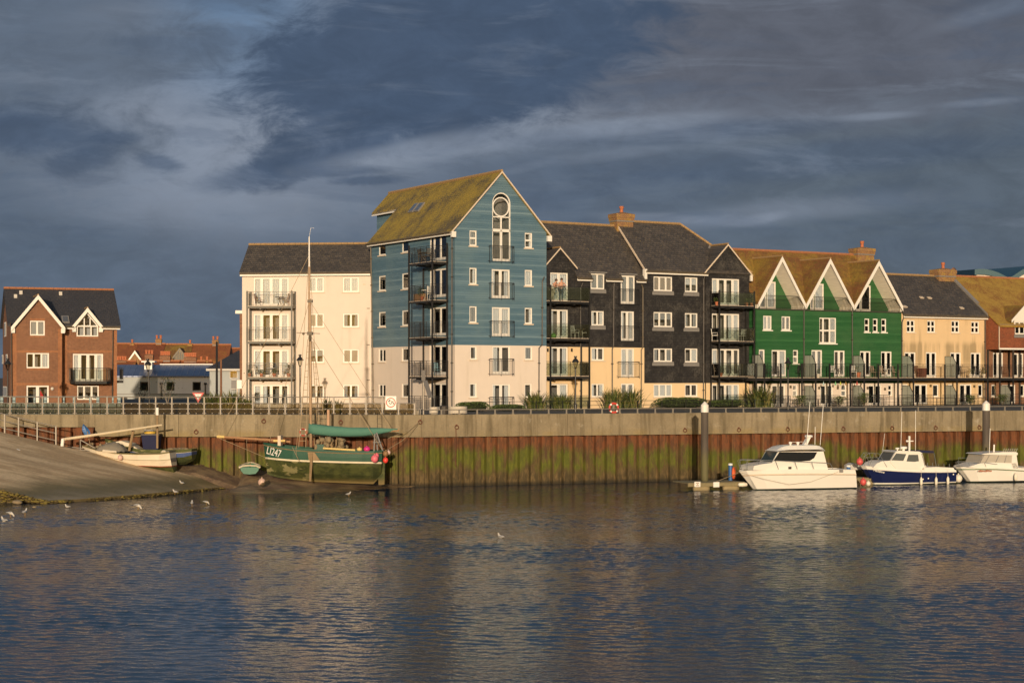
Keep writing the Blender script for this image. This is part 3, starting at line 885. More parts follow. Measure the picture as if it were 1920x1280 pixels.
eaves(root, (-.05, -.28, rz(-.28) - .35), (B1 + .1, -.28, rz(-.28) - .35), (0, -1, 0), .18)
verge(root, (-.1, -.28, rz(-.28)), (-.1, yr, rz(yr)), (-1, 0, 0), .2, 'stone')
mb = MB(); mb.box((-.16, -.3, rz(-.28) - .75), (.06, -.02, rz(-.28))); mb.build('eaves_box', M['white'], root)
mb = MB(); mb.box((gr[0] - .12, -.27, gr[1] - .5), (gr[0] + .06, -.12, gr[1])); mb.build('eaves_box', M['white'], root)
c0, c1 = HF.pix(1148, 420, yr)[0], HF.pix(1182.5, 420, yr)[0]
chimney(root, c0, c1, yr - .6, yr + .6, HF.pix(1165, 429, yr)[1], HF.pix(1165, 400, yr)[1], 1, ph=.52)
bl, br = fbay.pix(1348.6, 600, -1.2)[0], fbay.pix(1416, 600, -1.2)[0]
for yy in (573, 639.5, 705.5): balcony(root, fbay, bl, br, HF.pix(1380, yy, -1.3)[1] + .02, 1.2, 1.05, 'x', .2)
mb, g = MB(), MB(); rail(mb, (bl, -1.28), (br, -1.28), .02, .95, 'x', g); o = mb.build('ground_railing', M['metal'], root); g.build('glass_panel', M['tglass'], o)
zz = HF.pix(1380, 545, -1.3)[1]
for (u, d_) in ((bl + .05, -1.27), (br - .05, -1.27), (bl + .05, -.22), (br - .05, -.22)): post(root, V((u, d_, 0)), .01, zz)
pipe(root, fb, [(1322, 517), (1319.5, 524), (1319, 764)], -.1)

# ------------------------------------------------------------------ 5 green gabled terrace
x = HF.pix(1404.5, 620, 0)[0]
gx0 = HF.pix(1418, 640, -.95)[0]
GF = HF.sub(gx0, -.95)
root = empty('green_gabled_terrace', GF.O, GF.a, 'green weatherboarded terrace with three steep white gables over a cream ground floor', 'terrace')
fg = Face(GF)
X1 = fg.pix(1690, 640)[0]
zg = fg.pix(1550, 718.6)[1]
feet = [(1418.5, 1504.6, 562, 572), (1510.8, 1597, 570, 573.5), (1600, 1686.5, 570, 577)]
apx = [(1459.8, 480), (1554.8, 486), (1642.3, 489)]
flo = [578.5, 581.5, 583.8]
bays = [0, fg.pix(1508, 640)[0], fg.pix(1598.3, 640)[0], X1]
zfl = sum(fg.pix(1550, 581)[1] for _ in (0,))
apz = sum(fg.pix(*a)[1] for a in apx) / 3
ftz = sum(fg.pix((f[0] + f[1]) / 2, (f[2] + f[3]) / 2)[1] for f in feet) / 3
for r, k, c in (((1431, 591.8, 1447, 618.5), 'c2', 'sheer:w'), ((1465.6, 593, 1482, 619), 'c2', 'sheer:g'), ((1536.5, 595.5, 1568, 643.6), 'g3', 'right'),
                ((1621, 597, 1630.3, 622.4), 's1', None), ((1636.8, 597.3, 1646, 622.5), 's1', None), ((1652.6, 597.6, 1662, 622.8), 's1', 'right:g')): fg.win(r, k, c, 'white')
for r, k, c in (((1423, 655, 1434, 705), 'd1', 'sheer:g'), ((1447, 656, 1474, 706), 'd2', 'right'), ((1521.7, 656, 1541.7, 706), 'd2', 'sheer:g'), ((1564, 657, 1584, 706), 'd2', 'left:d'),
                ((1612.5, 658, 1632.5, 706), 'd2', 'blind:g'), ((1652, 658.7, 1672, 706), 'd2', 'pair')): fg.win(r, k, c)
fg.win((1487, 656, 1496.7, 681), 's1', None, 'white')
gcur = ['blind:d', 'sheer:w', None, 'blind:b', 'pair', 'blind:b', 'pair']
for r, k, c in (((1421, 721, 1434, 762), 'd1', 'blind:d'), ((1447, 721, 1472.5, 762), 'd2', 'blind:d'), ((1486, 721, 1495, 743), 's1', 'blind:b'), ((1515.5, 721, 1524, 743), 'c1', 'sheer:g'),
                ((1538, 721, 1562, 762), 'd2', None), ((1577, 721, 1587, 743), 's1', None), ((1606.5, 721, 1617, 743), 'c1', 'sheer:g'), ((1628, 721, 1653, 762), 'd2', 'sheer:w'), ((1665, 721, 1673, 742), 's1', None)): fg.win(r, k, c)
mb = MB()
wallface(mb, fg, 0, X1, 0, zfl, [(zg, 1), (1e9, 0)], room=2)
mb.quad((0, 0, 0), (0, 8.4, 0), (0, 8.4, zg), (0, 0, zg), mi=1)
rest_of_box(mb, 0, X1, 0, 8.4, zg, zfl, 'lrb')
ld = 1.45; yr = 4.2
zr = GF.pix(1490, 472.5, yr)[1]
mb.quad((0, 0, zfl), (X1, 0, zfl), (X1, ld, zfl), (0, ld, zfl), mi=3)
doors = [((1438, 528, 1455, 578), 1), ((1527.5, 531.7, 1545, 581), 1), ((1615, 535, 1633, 583), 1)]
fl_ = Face(GF, 'front', ld)
side = [(1424.5, 548, 1437.5, 578), (1519.5, 548, 1527, 581), (1604.5, 548, 1614.5, 583)]
for k in range(3):
    u0, u1 = bays[k], bays[k + 1]; um = (u0 + u1) / 2; s_ = (apz - ftz) / ((u1 - u0) / 2)
    q = fl_.rect(doors[k][0]); qs = fl_.rect(side[k])
    w1 = dict(q=(q[0], q[1], zfl + .03, q[3]), kind='d1', cur=['sheer:w', 'sheer:w', 'blind:d'][k], sill=None)
    w2 = dict(q=(max(qs[0], u0 + .25), q[0] - .02, zfl + .03, max(zfl + .5, qs[3])), kind='d1', cur='sheer:g', sill=None)
    fl_.wins += [w1, w2]
    wallface(mb, fl_, u0 + .05, u1 - .05, zfl, apz, [(1e9, 0)], [(-s_, 1, ftz - .12 - s_ * u0), (s_, 1, ftz - .12 + s_ * u1)], room=2, holes=[w1['q'], w2['q']])
mb.quad((0, 8.4, zfl), (X1, 8.4, zfl), (X1, yr, zr), (0, yr, zr), mi=0)
mb.quad((0, ld, zfl), (0, 8.4, zfl), (0, yr, zr), mi=0); mb.quad((X1, ld, zfl), (X1, 8.4, zfl), (X1, yr, zr), mi=0)
mb.build('wall', [M['green'], M['cream'], M['room'], M['stone']], root, recalc=False)
for f_ in (fg, fl_):
    for w in f_.wins: window(root, f_, w)
sG = (zr - ftz) / (yr + .2)
mz = lambda y: ftz + sG * (y + .2)
s0 = (apz - ftz) / ((bays[1] - bays[0]) / 2); wv = (mz(1.7) - ftz) / s0 + .15
vall = [[(b_, -.12, ftz), (min(b_ + wv, X1 + .05), 1.72, mz(1.72)), (max(b_ - wv, -.05), 1.72, mz(1.72))] for b_ in bays]
roof(root, vall + [[(-.05, 1.7, mz(1.7)), (X1 + .05, 1.7, mz(1.7)), (X1 + .05, yr, zr), (-.05, yr, zr)],
            [(-.05, yr, zr), (X1 + .05, yr, zr), (X1 + .05, 8.6, ftz), (-.05, 8.6, ftz)]], 'tile_moss')
ridge(root, [(-.05, yr, zr), (X1 + .05, yr, zr)], 'ridgered')
for k in range(3):
    u0, u1 = bays[k], bays[k + 1]; um = (u0 + u1) / 2; s_ = (apz - ftz) / ((u1 - u0) / 2)
    ybk = (apz - ftz) / sG - .2 + .25
    e = .1
    o = roof(root, [[(um, -.2, apz), (um, ybk, apz), (u0 - e * .2, .05, ftz), (u0 - e * .2, -.2, ftz)], [(um, -.2, apz), (u1 + e * .2, -.2, ftz), (u1 + e * .2, .05, ftz), (um, ybk, apz)]], 'tile_moss', .12, 'gable_roof')
    m2 = MB()   # boarded lining under both slopes, reaching down to the deck
    for sg in (0, 1):
        ue, c = (u0, 1) if sg == 0 else (u1, -1)
        m2.quad((um, -.12, apz - .26), (um, ld + .02, apz - .26), (ue + c * .12, ld + .02, ftz - .14), (ue + c * .12, -.12, ftz - .14))
        m2.quad((ue + c * .12, -.05, ftz - .14), (ue + c * .12, ld, ftz - .14), (ue + c * .12, ld, zfl), (ue + c * .12, -.05, zfl))
        m2.quad((ue + c * .02, -.06, ftz - .05), (ue + c * .12, -.06, ftz - .14), (ue + c * .12, -.06, zfl), (ue + c * .02, -.06, zfl))
    m2.build('boarded_lining', M['soffit'], root, recalc=False)
    for a in (u0 + .03, u1 - .03):
        c = 1 if a < um else -1
        mbb = MB(); w = .3
        mbb.hexa([(a, -.26, ftz - .42), (um, -.26, apz - .40), (um, -.2, apz - .40), (a, -.2, ftz - .42), (a, -.26, ftz - .02), (um, -.26, apz), (um, -.2, apz), (a, -.2, ftz - .02)])
        mbb.build('barge_board', M['white'], root)
    mbb = MB(); mbb.tube([(um, -.25, apz + .05), (um, ybk, apz + .05)], .08, 6); mbb.build('ridge_tiles', M['ridge'], root)
    # loggia railing, cut to the slope of the gable
    mbb = MB(); hr = 1.02; zt_ = zfl + hr
    lo_ = lambda z: max(0, (z - ftz) / s_) + .3
    ua, ub = u0 + .22, u1 - .22
    ta, tb = u0 + lo_(zt_), u1 - lo_(zt_)
    mbb.tube([(ua, -.03, zfl + .06), (ub, -.03, zfl + .06)], .018, 4)
    mbb.tube([(ua, -.03, min(zt_, ftz + .0)), (ta, -.03, zt_), (tb, -.03, zt_), (ub, -.03, min(zt_, ftz))], .025, 4)
    n = int((ub - ua) / .115)
    for i in range(n + 1):
        u = ua + (ub - ua) * i / n
        zz = min(zt_, ftz + max(0, min(u - u0, u1 - u) - .3) * s_)
        mbb.tube([(u, -.03, zfl + .02), (u, -.03, max(zz, zfl + .1))], .013, 4)
    mbb.build('loggia_railing', M['metal'], root)
mb = MB(); mb.box((-.02, -.05, zfl - .1), (X1 + .02, -.001, zfl - .01)); mb.build('deck_edge', M['pipe'], root)
for px in (1507.5, 1598):
    pipe(root, fg, [(px, 577), (px, 660), (px, 764)], -.09)
c0, c1 = GF.pix(1598, 476, yr)[0], GF.pix(1631.5, 476, yr)[0]
chimney(root, c0, c1, yr - .7, yr + .5, GF.pix(1615, 489, yr)[1], GF.pix(1615, 465, yr)[1], 1, ph=.55)
for px in (1448 + 11, 1512 + 18):
    pass
BD = 1.35
def run_balcony(root, fr, face, x0, x1, posts, lf_=False, rt=False):
    zf = fr.pix(1550, 707.5, -BD)[1] if fr is GF else zf_shared
    s = MB(); s.box((x0, -BD, zf - .26), (x1, -.01, zf - .03), 0, face.P); s.box((x0, -BD + .04, zf - .03), (x1, -.01, zf), 1, face.P)
    o = s.build('balcony', [M['metal'], M['stone']], root)
    r, g = MB(), MB()
    rail(r, face.P(x0, -BD + .03, 0).xy, face.P(x1, -BD + .03, 0).xy, zf, 1.08, 'bar', step=.14)
    r.build('railing', M['metal'], o)
    for px in posts:
        u = face.pix(px, 690, -BD)[0]
        post(root, face.P(u, -BD + .02, 0), .01, zf + 1.1, .05)
    return zf

def screen(root, face, px, zf, h=1.75, dep=BD):
    """frosted privacy screen square to the wall with its outer top corner cut"""
    u = face.pix(px, 690, -dep)[0]
    P = face.P
    q = [(-.05, 0), (-dep + .02, 0), (-dep + .02, h - .55), (-dep + .42, h), (-.05, h)]
    m_ = MB(); m_.prism([P(u, d_, zf + z) for d_, z in q], P(.02, 0, 0) - P(0, 0, 0))
    o = m_.build('privacy_screen', M['frost'], root)
    f_ = MB()
    for a, b in zip(q, q[1:] + q[:1]): f_.tube([P(u + .01, a[0], zf + a[1]), P(u + .01, b[0], zf + b[1])], .028, 4)
    f_.tube([P(u + .01, -dep * .5, zf), P(u + .01, -dep * .5, zf + h)], .02, 4)
    f_.build('screen_frame', M['metal'], o)
zf_shared = run_balcony(root, GF, fg, fg.pix(1418, 690, -BD)[0], X1, (1418, 1433.7, 1464, 1504, 1529.7, 1556, 1594.7, 1620.8, 1647, 1684))
for px in (1431, 1529, 1620.5): screen(root, fg, px, zf_shared)
for px in (1529, 1620.5): screen(root, fg, px, .01, 1.6)
for (a, b) in ((1455, 1482), (1505, 1574), (1588, 1668)):
    mb = MB(); ua, ub = fg.pix(a, 755, -2.)[0], fg.pix(b, 755, -2.)[0]
    rail(mb, (ua, -2.), (ub, -2.), .02, .85, 'bar', step=.16); rail(mb, (ub, -2.), (ub, -.1), .02, .85, 'bar', step=.16); mb.build('garden_railing', M['metal'], root)
for px, yy in ((1443, 725), (1482.5, 725), (1536, 727), (1571, 727), (1627, 727), (1659.5, 729)):
    u, z = fg.pix(px, yy, -.08); mb = MB(); mb.box((u - .05, -.14, z - .1), (u + .05, 0, z + .1)); mb.build('wall_lamp', M['pipeb'], root)

# ------------------------------------------------------------------ 6 tan house
TF = GF.sub(X1 + .04, .02)
root = empty('tan_rendered_house', TF.O, TF.a, 'stained tan rendered house with grey slate roof between the green gables and brick house', 'terrace')
ft = Face(TF)
X2 = ft.pix(1848, 640)[0]
yr = 4.2; zr = TF.pix(1700, 517.5, yr)[1]
zev = (ft.pix(1770, 597, -.3)[1] + .24 + .3 * zr / yr) / (1 + .3 / yr)
for i, r in enumerate(((1700, 600, 1715.5, 623), (1738.5, 600.7, 1753.7, 623.2), (1784, 601, 1799, 623.7), (1821, 602.7, 1836, 624.3))): ft.win(r, 'c2', ['blind:w', 'blind:w', 'blind:g', None][i], 'stone', rows=[1, 1])
for i, r in enumerate(((1696, 660, 1717, 707), (1736, 660, 1756, 707), (1782, 660.5, 1802, 707), (1820, 661, 1839, 707))): ft.win(r, 'd2', ['sheer:g', 'sheer:g', None, 'pair:d'][i])
for r, k, c in (((1692, 720, 1702, 743), 'c1', 'blind:b'), ((1714.5, 720, 1739, 762), 'd2', 'blind:b'), ((1749, 720.5, 1760, 743.5), 'c1', 'blind:b'), ((1778, 720, 1787.5, 743), 'c1', 'blind:d'), ((1799.5, 720, 1822, 762), 'd2', 'blind:d'), ((1834, 720.5, 1843, 743), 'c1', 'blind:d')): ft.win(r, k, c)
mb = MB()
yr = 4.2; zr = TF.pix(1700, 517.5, yr)[1]
wallface(mb, ft, 0, X2, 0, zev, [(1e9, 0)], room=1)
rest_of_box(mb, 0, X2, 0, 2 * yr, 0, zev, 'lrb')
mb.quad((X2, 0, zev), (X2, 2 * yr, zev), (X2, yr, zr)); mb.quad((0, 0, zev), (0, 2 * yr, zev), (0, yr, zr))
mb.build('wall', [M['tan'], M['room']], root, recalc=False)
for w in ft.wins: window(root, ft, w)
sT = (zr - zev) / yr; rz = lambda y: zev + sT * y + .1
roof(root, [[(0, -.3, rz(-.3)), (X2, -.3, rz(-.3)), (X2, yr, rz(yr)), (0, yr, rz(yr))], [(0, yr, rz(yr)), (X2, yr, rz(yr)), (X2, 2 * yr + .3, rz(-.3)), (0, 2 * yr + .3, rz(-.3))]], 'slate_x')
ridge(root, [(0, yr, rz(yr)), (X2, yr, rz(yr))])
eaves(root, (0, -.3, rz(-.3) - .34), (X2, -.3, rz(-.3) - .34), (0, -1, 0), .18)
mb = MB(); mb.hexa([(X2 - .1, -.3, rz(-.3) - .1), (X2 + .25, -.3, rz(-.3) - .1), (X2 + .25, yr, rz(yr) - .1), (X2 - .1, yr, rz(yr) - .1), (X2 - .1, -.3, rz(-.3) + .16), (X2 + .25, -.3, rz(-.3) + .16), (X2 + .25, yr, rz(yr) + .16), (X2 - .1, yr, rz(yr) + .16)]); mb.build('parapet', M['lead'], root)
c0, c1 = TF.pix(1749.5, 516, yr)[0], TF.pix(1783.5, 516, yr)[0]
chimney(root, c0, c1, yr - .7, yr + .5, TF.pix(1766, 531, yr)[1], TF.pix(1766, 504.5, yr)[1], 1, ph=.55)
u, z = TF.pix(1787, 509, yr); mb = MB(); Md = Matrix.Rotation(math.radians(80), 3, 'X')
mb.lathe([(.02, 0), (.2, .04), (.32, .1), (.33, .11), (.2, .06), (.02, .03)], 14, (u, yr, z), 0, Md); mb.tube([(u, yr, z), (u - .4, yr, z - .35)], .03, 5); mb.build('satellite_dish', M['brickdark'], root, smooth=True)
for px, py in ((1727.7, 558), (1742.6, 558.7), (1696.5, 575), (1803, 577.6)):
    o_, r_ = TF._ray(px, py); tt = (zev + .1 + sT * o_[1] - o_[2]) / (r_[2] - sT * r_[1])
    p = V([o_[i] + tt * r_[i] for i in range(3)]); mb = MB(); n = V((0, -sT, 1)).normalized(); a = V((.18, 0, 0)); b = V((0, 1, sT)).normalized() * .14
    mb.hexa([p - a - b, p + a - b, p + a + b, p - a + b, p - a - b + n * .1, p + a - b + n * .1, p + a + b + n * .04, p - a + b + n * .04]); mb.build('roof_vent', M['stone'], root)
run_balcony(root, TF, ft, 0, X2 + .2, (1713, 1772, 1794.7, 1852))
for px in (1712, 1793): screen(root, ft, px, zf_shared); screen(root, ft, px, .01, 1.6)
for (a, b) in ((1686, 1750), (1768, 1835)):
    mb = MB(); ua, ub = ft.pix(a, 755, -2.)[0], ft.pix(b, 755, -2.)[0]
    rail(mb, (ua, -2.), (ub, -2.), .02, .85, 'bar', step=.16); rail(mb, (ub, -2.), (ub, -.1), .02, .85, 'bar', step=.16); mb.build('garden_railing', M['metal'], root)
pipe(root, ft, [(1694, 597), (1691.5, 604), (1691.3, 764)], -.09)
pipe(root, ft, [(1847, 600), (1847, 764)], -.09)
for px, yy in ((1745, 723), (1827, 724)):
    u, z = ft.pix(px, yy, -.08); mb = MB(); mb.box((u - .06, -.14, z - .1), (u + .06, 0, z + .1)); mb.build('wall_lamp', M['pipeb'], root)

# ------------------------------------------------------------------ 7 tile-hung brick house on the right
KF = TF.sub(X2 + .06, 0)
root = empty('tile_hung_brick_house', KF.O, KF.a, 'brick house with hung red tiles and yellow lichened roof behind a jettied upper floor', 'terrace')
pj = -1.5
fk = Face(KF, 'front', .0); fj = Face(KF, 'front', pj)
jx0 = KF.pix(1872, 640, pj)[0]
jx0 = 0.0
X3 = KF.pix(2080, 640, pj)[0]
zlo = fj.pix(1900, 655)[1]; zev = fj.pix(1890, 609)[1]
for r, k, c in (((1862, 661, 1881, 707), 'd2', 'pair:d'), ((1900.5, 662, 1919, 707), 'd2', 'sheer:g'), ((1958, 663, 1976, 707), 'd2', 'pair'), ((1859, 721, 1867.5, 743), 'c1', 'blind:b'), ((1878.5, 721, 1904, 762), 'd2', 'sheer:w'), ((1913, 721, 1921, 743), 'c1', 'blind:b')): fk.win(r, k, c)
mb = MB()
yr = 4.2; zr = KF.pix(1850, 522, yr)[1]; sK = (zr - zev) / (yr - pj)
rz = lambda y: zev + sK * (y - pj) + .1
wallface(mb, fk, 0, X3, 0, zlo, [(1e9, 0)], room=2)
wd_ = fj.rect((1903, 603, 1930, 626.5))
wallface(mb, fj, 0, X3, zlo, zev, [(1e9, 1)], room=2, holes=[(wd_[0], wd_[1], wd_[2], zev)])
mb.quad((0, pj, zlo), (0, 0, zlo), (0, 0, rz(0) - .15), (0, pj, zev), mi=1)
mb.quad((0, pj, zlo), (X3, pj, zlo), (X3, 0, zlo), (0, 0, zlo), mi=3)
mb.quad((X3, pj, 0), (X3, 9, 0), (X3, 9, zev), (X3, yr, zr), (X3, pj, zev), mi=0); mb.quad((0, 9, 0), (X3, 9, 0), (X3, 9, zev), (0, 9, zev), mi=0)
mb.quad((0, 0, 0), (0, 9, 0), (0, 9, zev), (0, yr, zr), (0, 0, rz(0) - .15), mi=0)
mb.build('wall', [M['brickdark'], M['tilehang'], M['room'], M['pipe']], root, recalc=False)
for w in fk.wins: window(root, fk, w)
roof(root, [[(-.1, pj - .2, rz(pj - .2)), (X3 + .2, pj - .2, rz(pj - .2)), (X3 + .2, yr, rz(yr)), (-.1, yr, rz(yr))], [(-.1, yr, rz(yr)), (X3 + .2, yr, rz(yr)), (X3 + .2, 9.2, rz(pj - .2)), (-.1, 9.2, rz(pj - .2))]], 'tile_yel')
ridge(root, [(-.1, yr, rz(yr)), (X3 + .2, yr, rz(yr))], 'ridgered')
mb = MB(); mb.box((-.06, pj - .12, zev - .12), (X3, pj - .02, zev + .04)); mb.build('gutter', M['lead'], root)
mb = MB(); mb.box((-.04, pj - .06, zlo - .02), (X3, pj - .005, zlo + .12)); mb.build('fascia', M['white'], root)
mb = MB(); u, z = .0, 0; mb.box((-.05, pj - .05, zlo), (.0, pj + .02, zev)); mb.build('corner_strip', M['stone'], root)
# white gabled dormer
q = wd_; um = (q[0] + q[1]) / 2 + .0; gz = fj.pix(1916.5, 572)[1]; gw = 1.55; gb = fj.pix(1890, 600)[1]
mb = MB()
mb.prism([(um - gw * .62, pj - .05, zev - .1), (q[0], pj - .05, zev - .1), (q[0], pj - .05, q[3]), (q[1], pj - .05, q[3]), (q[1], pj - .05, zev - .1), (um + gw * .62, pj - .05, zev - .1), (um + gw * .62, pj - .05, gb + .3), (um, pj - .05, gz - .1), (um - gw * .62, pj - .05, gb + .3)], (0, .1, 0))
o = mb.build('dormer', M['white'], root)
yb = pj + (gz - zev) / sK
m2 = MB()
for c in (-1, 1): m2.slab([(um, pj - .25, gz), (um, yb, gz), (um + c * gw, pj + .3 + (gb - zev) / sK, gb), (um + c * gw, pj - .25, gb)], .1)
m2.build('dormer_roof', M['tile_moss'], o)
for c in (-1, 1): verge(root, (um + c * gw, pj - .27, gb), (um, pj - .27, gz), (0, -1, 0), .22)
window(root, fj, dict(q=q, kind='c3', cur='pair:g', sill='lead'), -.03)
run_balcony(root, KF, fk, .2, X3, (1875, 1900, 1935, 1960))
for px, d_ in ((1852.5, -.1), (1892, -.1), (1912, -.1)):
    u = fk.pix(px, 690, d_)[0]; post(root, V((u, d_, 0)), .01, zlo, .06, 'pipe')
for px in (1875.5, 1900):
    u = fk.pix(px, 690, -BD)[0]; post(root, V((u, -BD + .02, 0)), zf_shared, zlo, .06, 'pipe')
screen(root, fk, 1896, .01, 1.6)
mb = MB(); ua, ub = fk.pix(1853, 755, -2.)[0], fk.pix(1915, 755, -2.)[0]
rail(mb, (ua, -2.), (ub, -2.), .02, .85, 'bar', step=.16); mb.build('garden_railing', M['metal'], root)

# ------------------------------------------------------------------ 8 red brick house on the left
RF = Fr(20, 134., 10000)
root = empty('red_brick_house', RF.O, RF.a, 'red brick house with dark slate roof and two white-trimmed gables', 'house')
fr_ = Face(RF, 'front', .0); fy = Face(RF, 'front', .75)
xb = fr_.pix(116.5, 660)[0]; xe_ = fy.pix(219.5, 660)[0]
yr = 4.6; zr = RF.pix(110, 544, yr)[1]
zev = (RF.pix(205, 617.5, .45)[1] + .22 + .3 * zr / (yr - .75)) / (1 + .3 / (yr - .75))
ga = fr_.pix(71, 556); gl_ = fr_.pix(21, 614); gr = fr_.pix(119, 614)
for r, k, c in (((56, 601, 84, 628.8), 'c2', 'blind:g'), ((49.5, 661.5, 92, 690), 'c3', 'right'), ((49.5, 722.5, 91.5, 762), 'd2', None)): fr_.win(r, k, c, None)
fy.win((136.5, 663, 193.2, 715), 'd4', 'pair'); fy.win((144.5, 722.5, 185.3, 749), 'c3', 'half:d', None)
tri = fy.rect((143.5, 611.5, 184, 630.7))
mb = MB()
gs = (ga[1] - gr[1]) / (gr[0] - ga[0])
wallface(mb, fr_, 0, xb, 0, ga[1], [(1e9, 0)], [(-gs, 1, ga[1] - gs * ga[0]), (gs, 1, ga[1] + gs * ga[0])], room=1)
mb.quad((xb, 0, 0), (xb, .75, 0), (xb, .75, zev), (xb, 0, zev))
g2a = fy.pix(163.5, 580); g2r = fy.pix(190, 612); g2s = (g2a[1] - g2r[1]) / (g2r[0] - g2a[0])
wallface(mb, fy, xb, xe_, 0, zev, [(1e9, 0)], room=1, holes=[w['q'] for w in fy.wins] + [(tri[0], tri[1], tri[2], zev)])
yr = 4.6; zr = RF.pix(110, 544, yr)[1]
ye = 2 * yr - .75
mb.quad((0, 0, 0), (0, ye, 0), (0, ye, zev), (0, yr, zr), (0, .75, zev), (0, 0, zev))
mb.quad((xe_, .75, 0), (xe_, ye, 0), (xe_, ye, zev), (xe_, yr, zr), (xe_, .75, zev)); mb.quad((0, ye, 0), (xe_, ye, 0), (xe_, ye, zev), (0, ye, zev))
mb.build('wall', [M['brick'], M['room']], root, recalc=False)
for f_ in (fr_, fy):
    for w in f_.wins: window(root, f_, w)
sR = (zr - zev) / (yr - .75); rz = lambda y: zev + sR * (y - .75) + .1
ga0, ga1 = g2a[0] - 1.0, g2a[0] + 1.0
roof(root, [[(xb - .1, .45, rz(.45)), (ga0, .45, rz(.45)), (ga0, .9, rz(.9)), (xb - .1, .9, rz(.9))], [(ga1, .45, rz(.45)), (xe_ + .25, .45, rz(.45)), (xe_ + .25, .9, rz(.9)), (ga1, .9, rz(.9))],
            [(-.2, .45, rz(.45)), (xb - .1, .45, rz(.45)), (xb - .1, .9, rz(.9)), (-.2, .9, rz(.9))],
            [(-.2, .9, rz(.9)), (xe_ + .25, .9, rz(.9)), (xe_ + .25, yr, rz(yr)), (-.2, yr, rz(yr))], [(-.2, yr, rz(yr)), (xe_ + .25, yr, rz(yr)), (xe_ + .25, ye + .3, rz(.45)), (-.2, ye + .3, rz(.45))]], 'slate_dark')
ridge(root, [(-.2, yr, rz(yr)), (xe_ + .25, yr, rz(yr))], 'ridgered')
for (a, h, y0) in ((ga, gs, 0), (g2a, g2s, .75)):
    r_ = gr if y0 == 0 else g2r
    hw = (r_[0] - a[0]) + .1; zb_ = r_[1] - .02; zt_ = a[1] + .12
    ybk = .75 + (zt_ - zev) / sR
    roof(root, [[(a[0], y0 - .25, zt_), (a[0] + hw, y0 - .25, zb_), (a[0] + hw, max(y0, .8), zb_), (a[0], ybk, zt_)], [(a[0], y0 - .25, zt_), (a[0], ybk, zt_), (a[0] - hw, max(y0, .8), zb_), (a[0] - hw, y0 - .25, zb_)]], 'slate_dark', .1, 'gable_roof')
    for c in (-1, 1):
        verge(root, (a[0] + c * hw, y0 - .27, zb_ + .02), (a[0], y0 - .27, zt_ + .02), (0, -1, 0), .36)
        m2 = MB(); m2.box((a[0] + c * (hw - .16) - .14, y0 - .24, zb_ - .42), (a[0] + c * (hw - .16) + .14, y0 - .0, zb_ - .05)); m2.build('eaves_box', M['white'], root)
    ridge(root, [(a[0], y0 - .25, zt_ + .02), (a[0], ybk, zt_ + .02)], r=.07)
# glazed gable window
mb = MB(); u0, u1, z0, z1 = tri
zt_ = g2a[1] - .32; um = g2a[0]
P = fy.P
mb.box((u0, -.03, z0), (u1, .05, z0 + .09), 0, P); mb.box((u0, -.03, z1 - .05), (u1, .05, z1 + .05), 0, P)
for u in (u0, u1 - .09, u0 + (u1 - u0) * .32, u0 + (u1 - u0) * .64): mb.box((u, -.03, z0 + .09), (u + .09, .05, z1 - .05), 0, P)
for u in (u0 + (u1 - u0) * .33, u0 + (u1 - u0) * .6): mb.box((u, -.03, z1 + .05), (u + .08, .05, z1 + .05 + (zt_ - z1) * .58), 0, P)
for c in (-1, 1): mb.tube([P(um + c * (u1 - u0) / 2, .01, z1), P(um, .01, zt_)], .06, 4)
o = mb.build('gable_window', M['white'], root)
g = MB(); g.quad(P(u0 + .05, .02, z0 + .05), P(u1 - .05, .02, z0 + .05), P(u1 - .05, .02, z1), P(um, .02, zt_), P(u0 + .05, .02, z1)); g.build('pane', M['glass'], o, recalc=False)
g = MB(); g.quad(P(u0, .5, z0), P(u1, .5, z0), P(u1, .5, z1), P(um, .5, zt_), P(u0, .5, z1)); g.build('curtain', M['cur_g'], o, recalc=False)
eaves(root, (xb + .05, .45, rz(.45) - .32), (g2a[0] - 1.05, .45, rz(.45) - .32), (0, -1, 0), .17)
eaves(root, (g2a[0] + 1.05, .45, rz(.45) - .32), (xe_ + .2, .45, rz(.45) - .32), (0, -1, 0), .17)
# balcony with a glazed front
bl, br = fy.pix(133.5, 700, -1.15)[0], fy.pix(207.5, 700, -1.15)[0]; zf = RF.pix(170, 714, -.4)[1]
s = MB(); s.prism([P(bl, -.01, zf), P(bl, -.85, zf), P(bl + .3, -1.15, zf), P(br - .3, -1.15, zf), P(br, -.85, zf), P(br, -.01, zf)], (0, 0, -.22)); o = s.build('balcony', M['metal'], root)
r, g = MB(), MB(); zt_ = RF.pix(170, 690, -.4)[1]
pts = [P(bl, 0, 0), P(bl, -.85, 0), P(bl + .3, -1.15, 0), P(br - .3, -1.15, 0), P(br, -.85, 0), P(br, 0, 0)]
for a, b in zip(pts, pts[1:]):
    n = max(1, round((b - a).length / .85))
    for i in range(n + 1):
        p = a.lerp(b, i / n); r.tube([p + V((0, 0, zf)), p + V((0, 0, zt_))], .035, 4)
    for z in (zt_, zf + .06): r.tube([a + V((0, 0, z)), b + V((0, 0, z))], .03, 4)
    g.quad(a + V((0, 0, zf + .08)), b + V((0, 0, zf + .08)), b + V((0, 0, zt_ - .04)), a + V((0, 0, zt_ - .04)))
r.build('railing', M['metal'], o); g.build('glass_panel', M['tglass'], o, recalc=False)
fl2 = Face(RF, 'left', 0.)
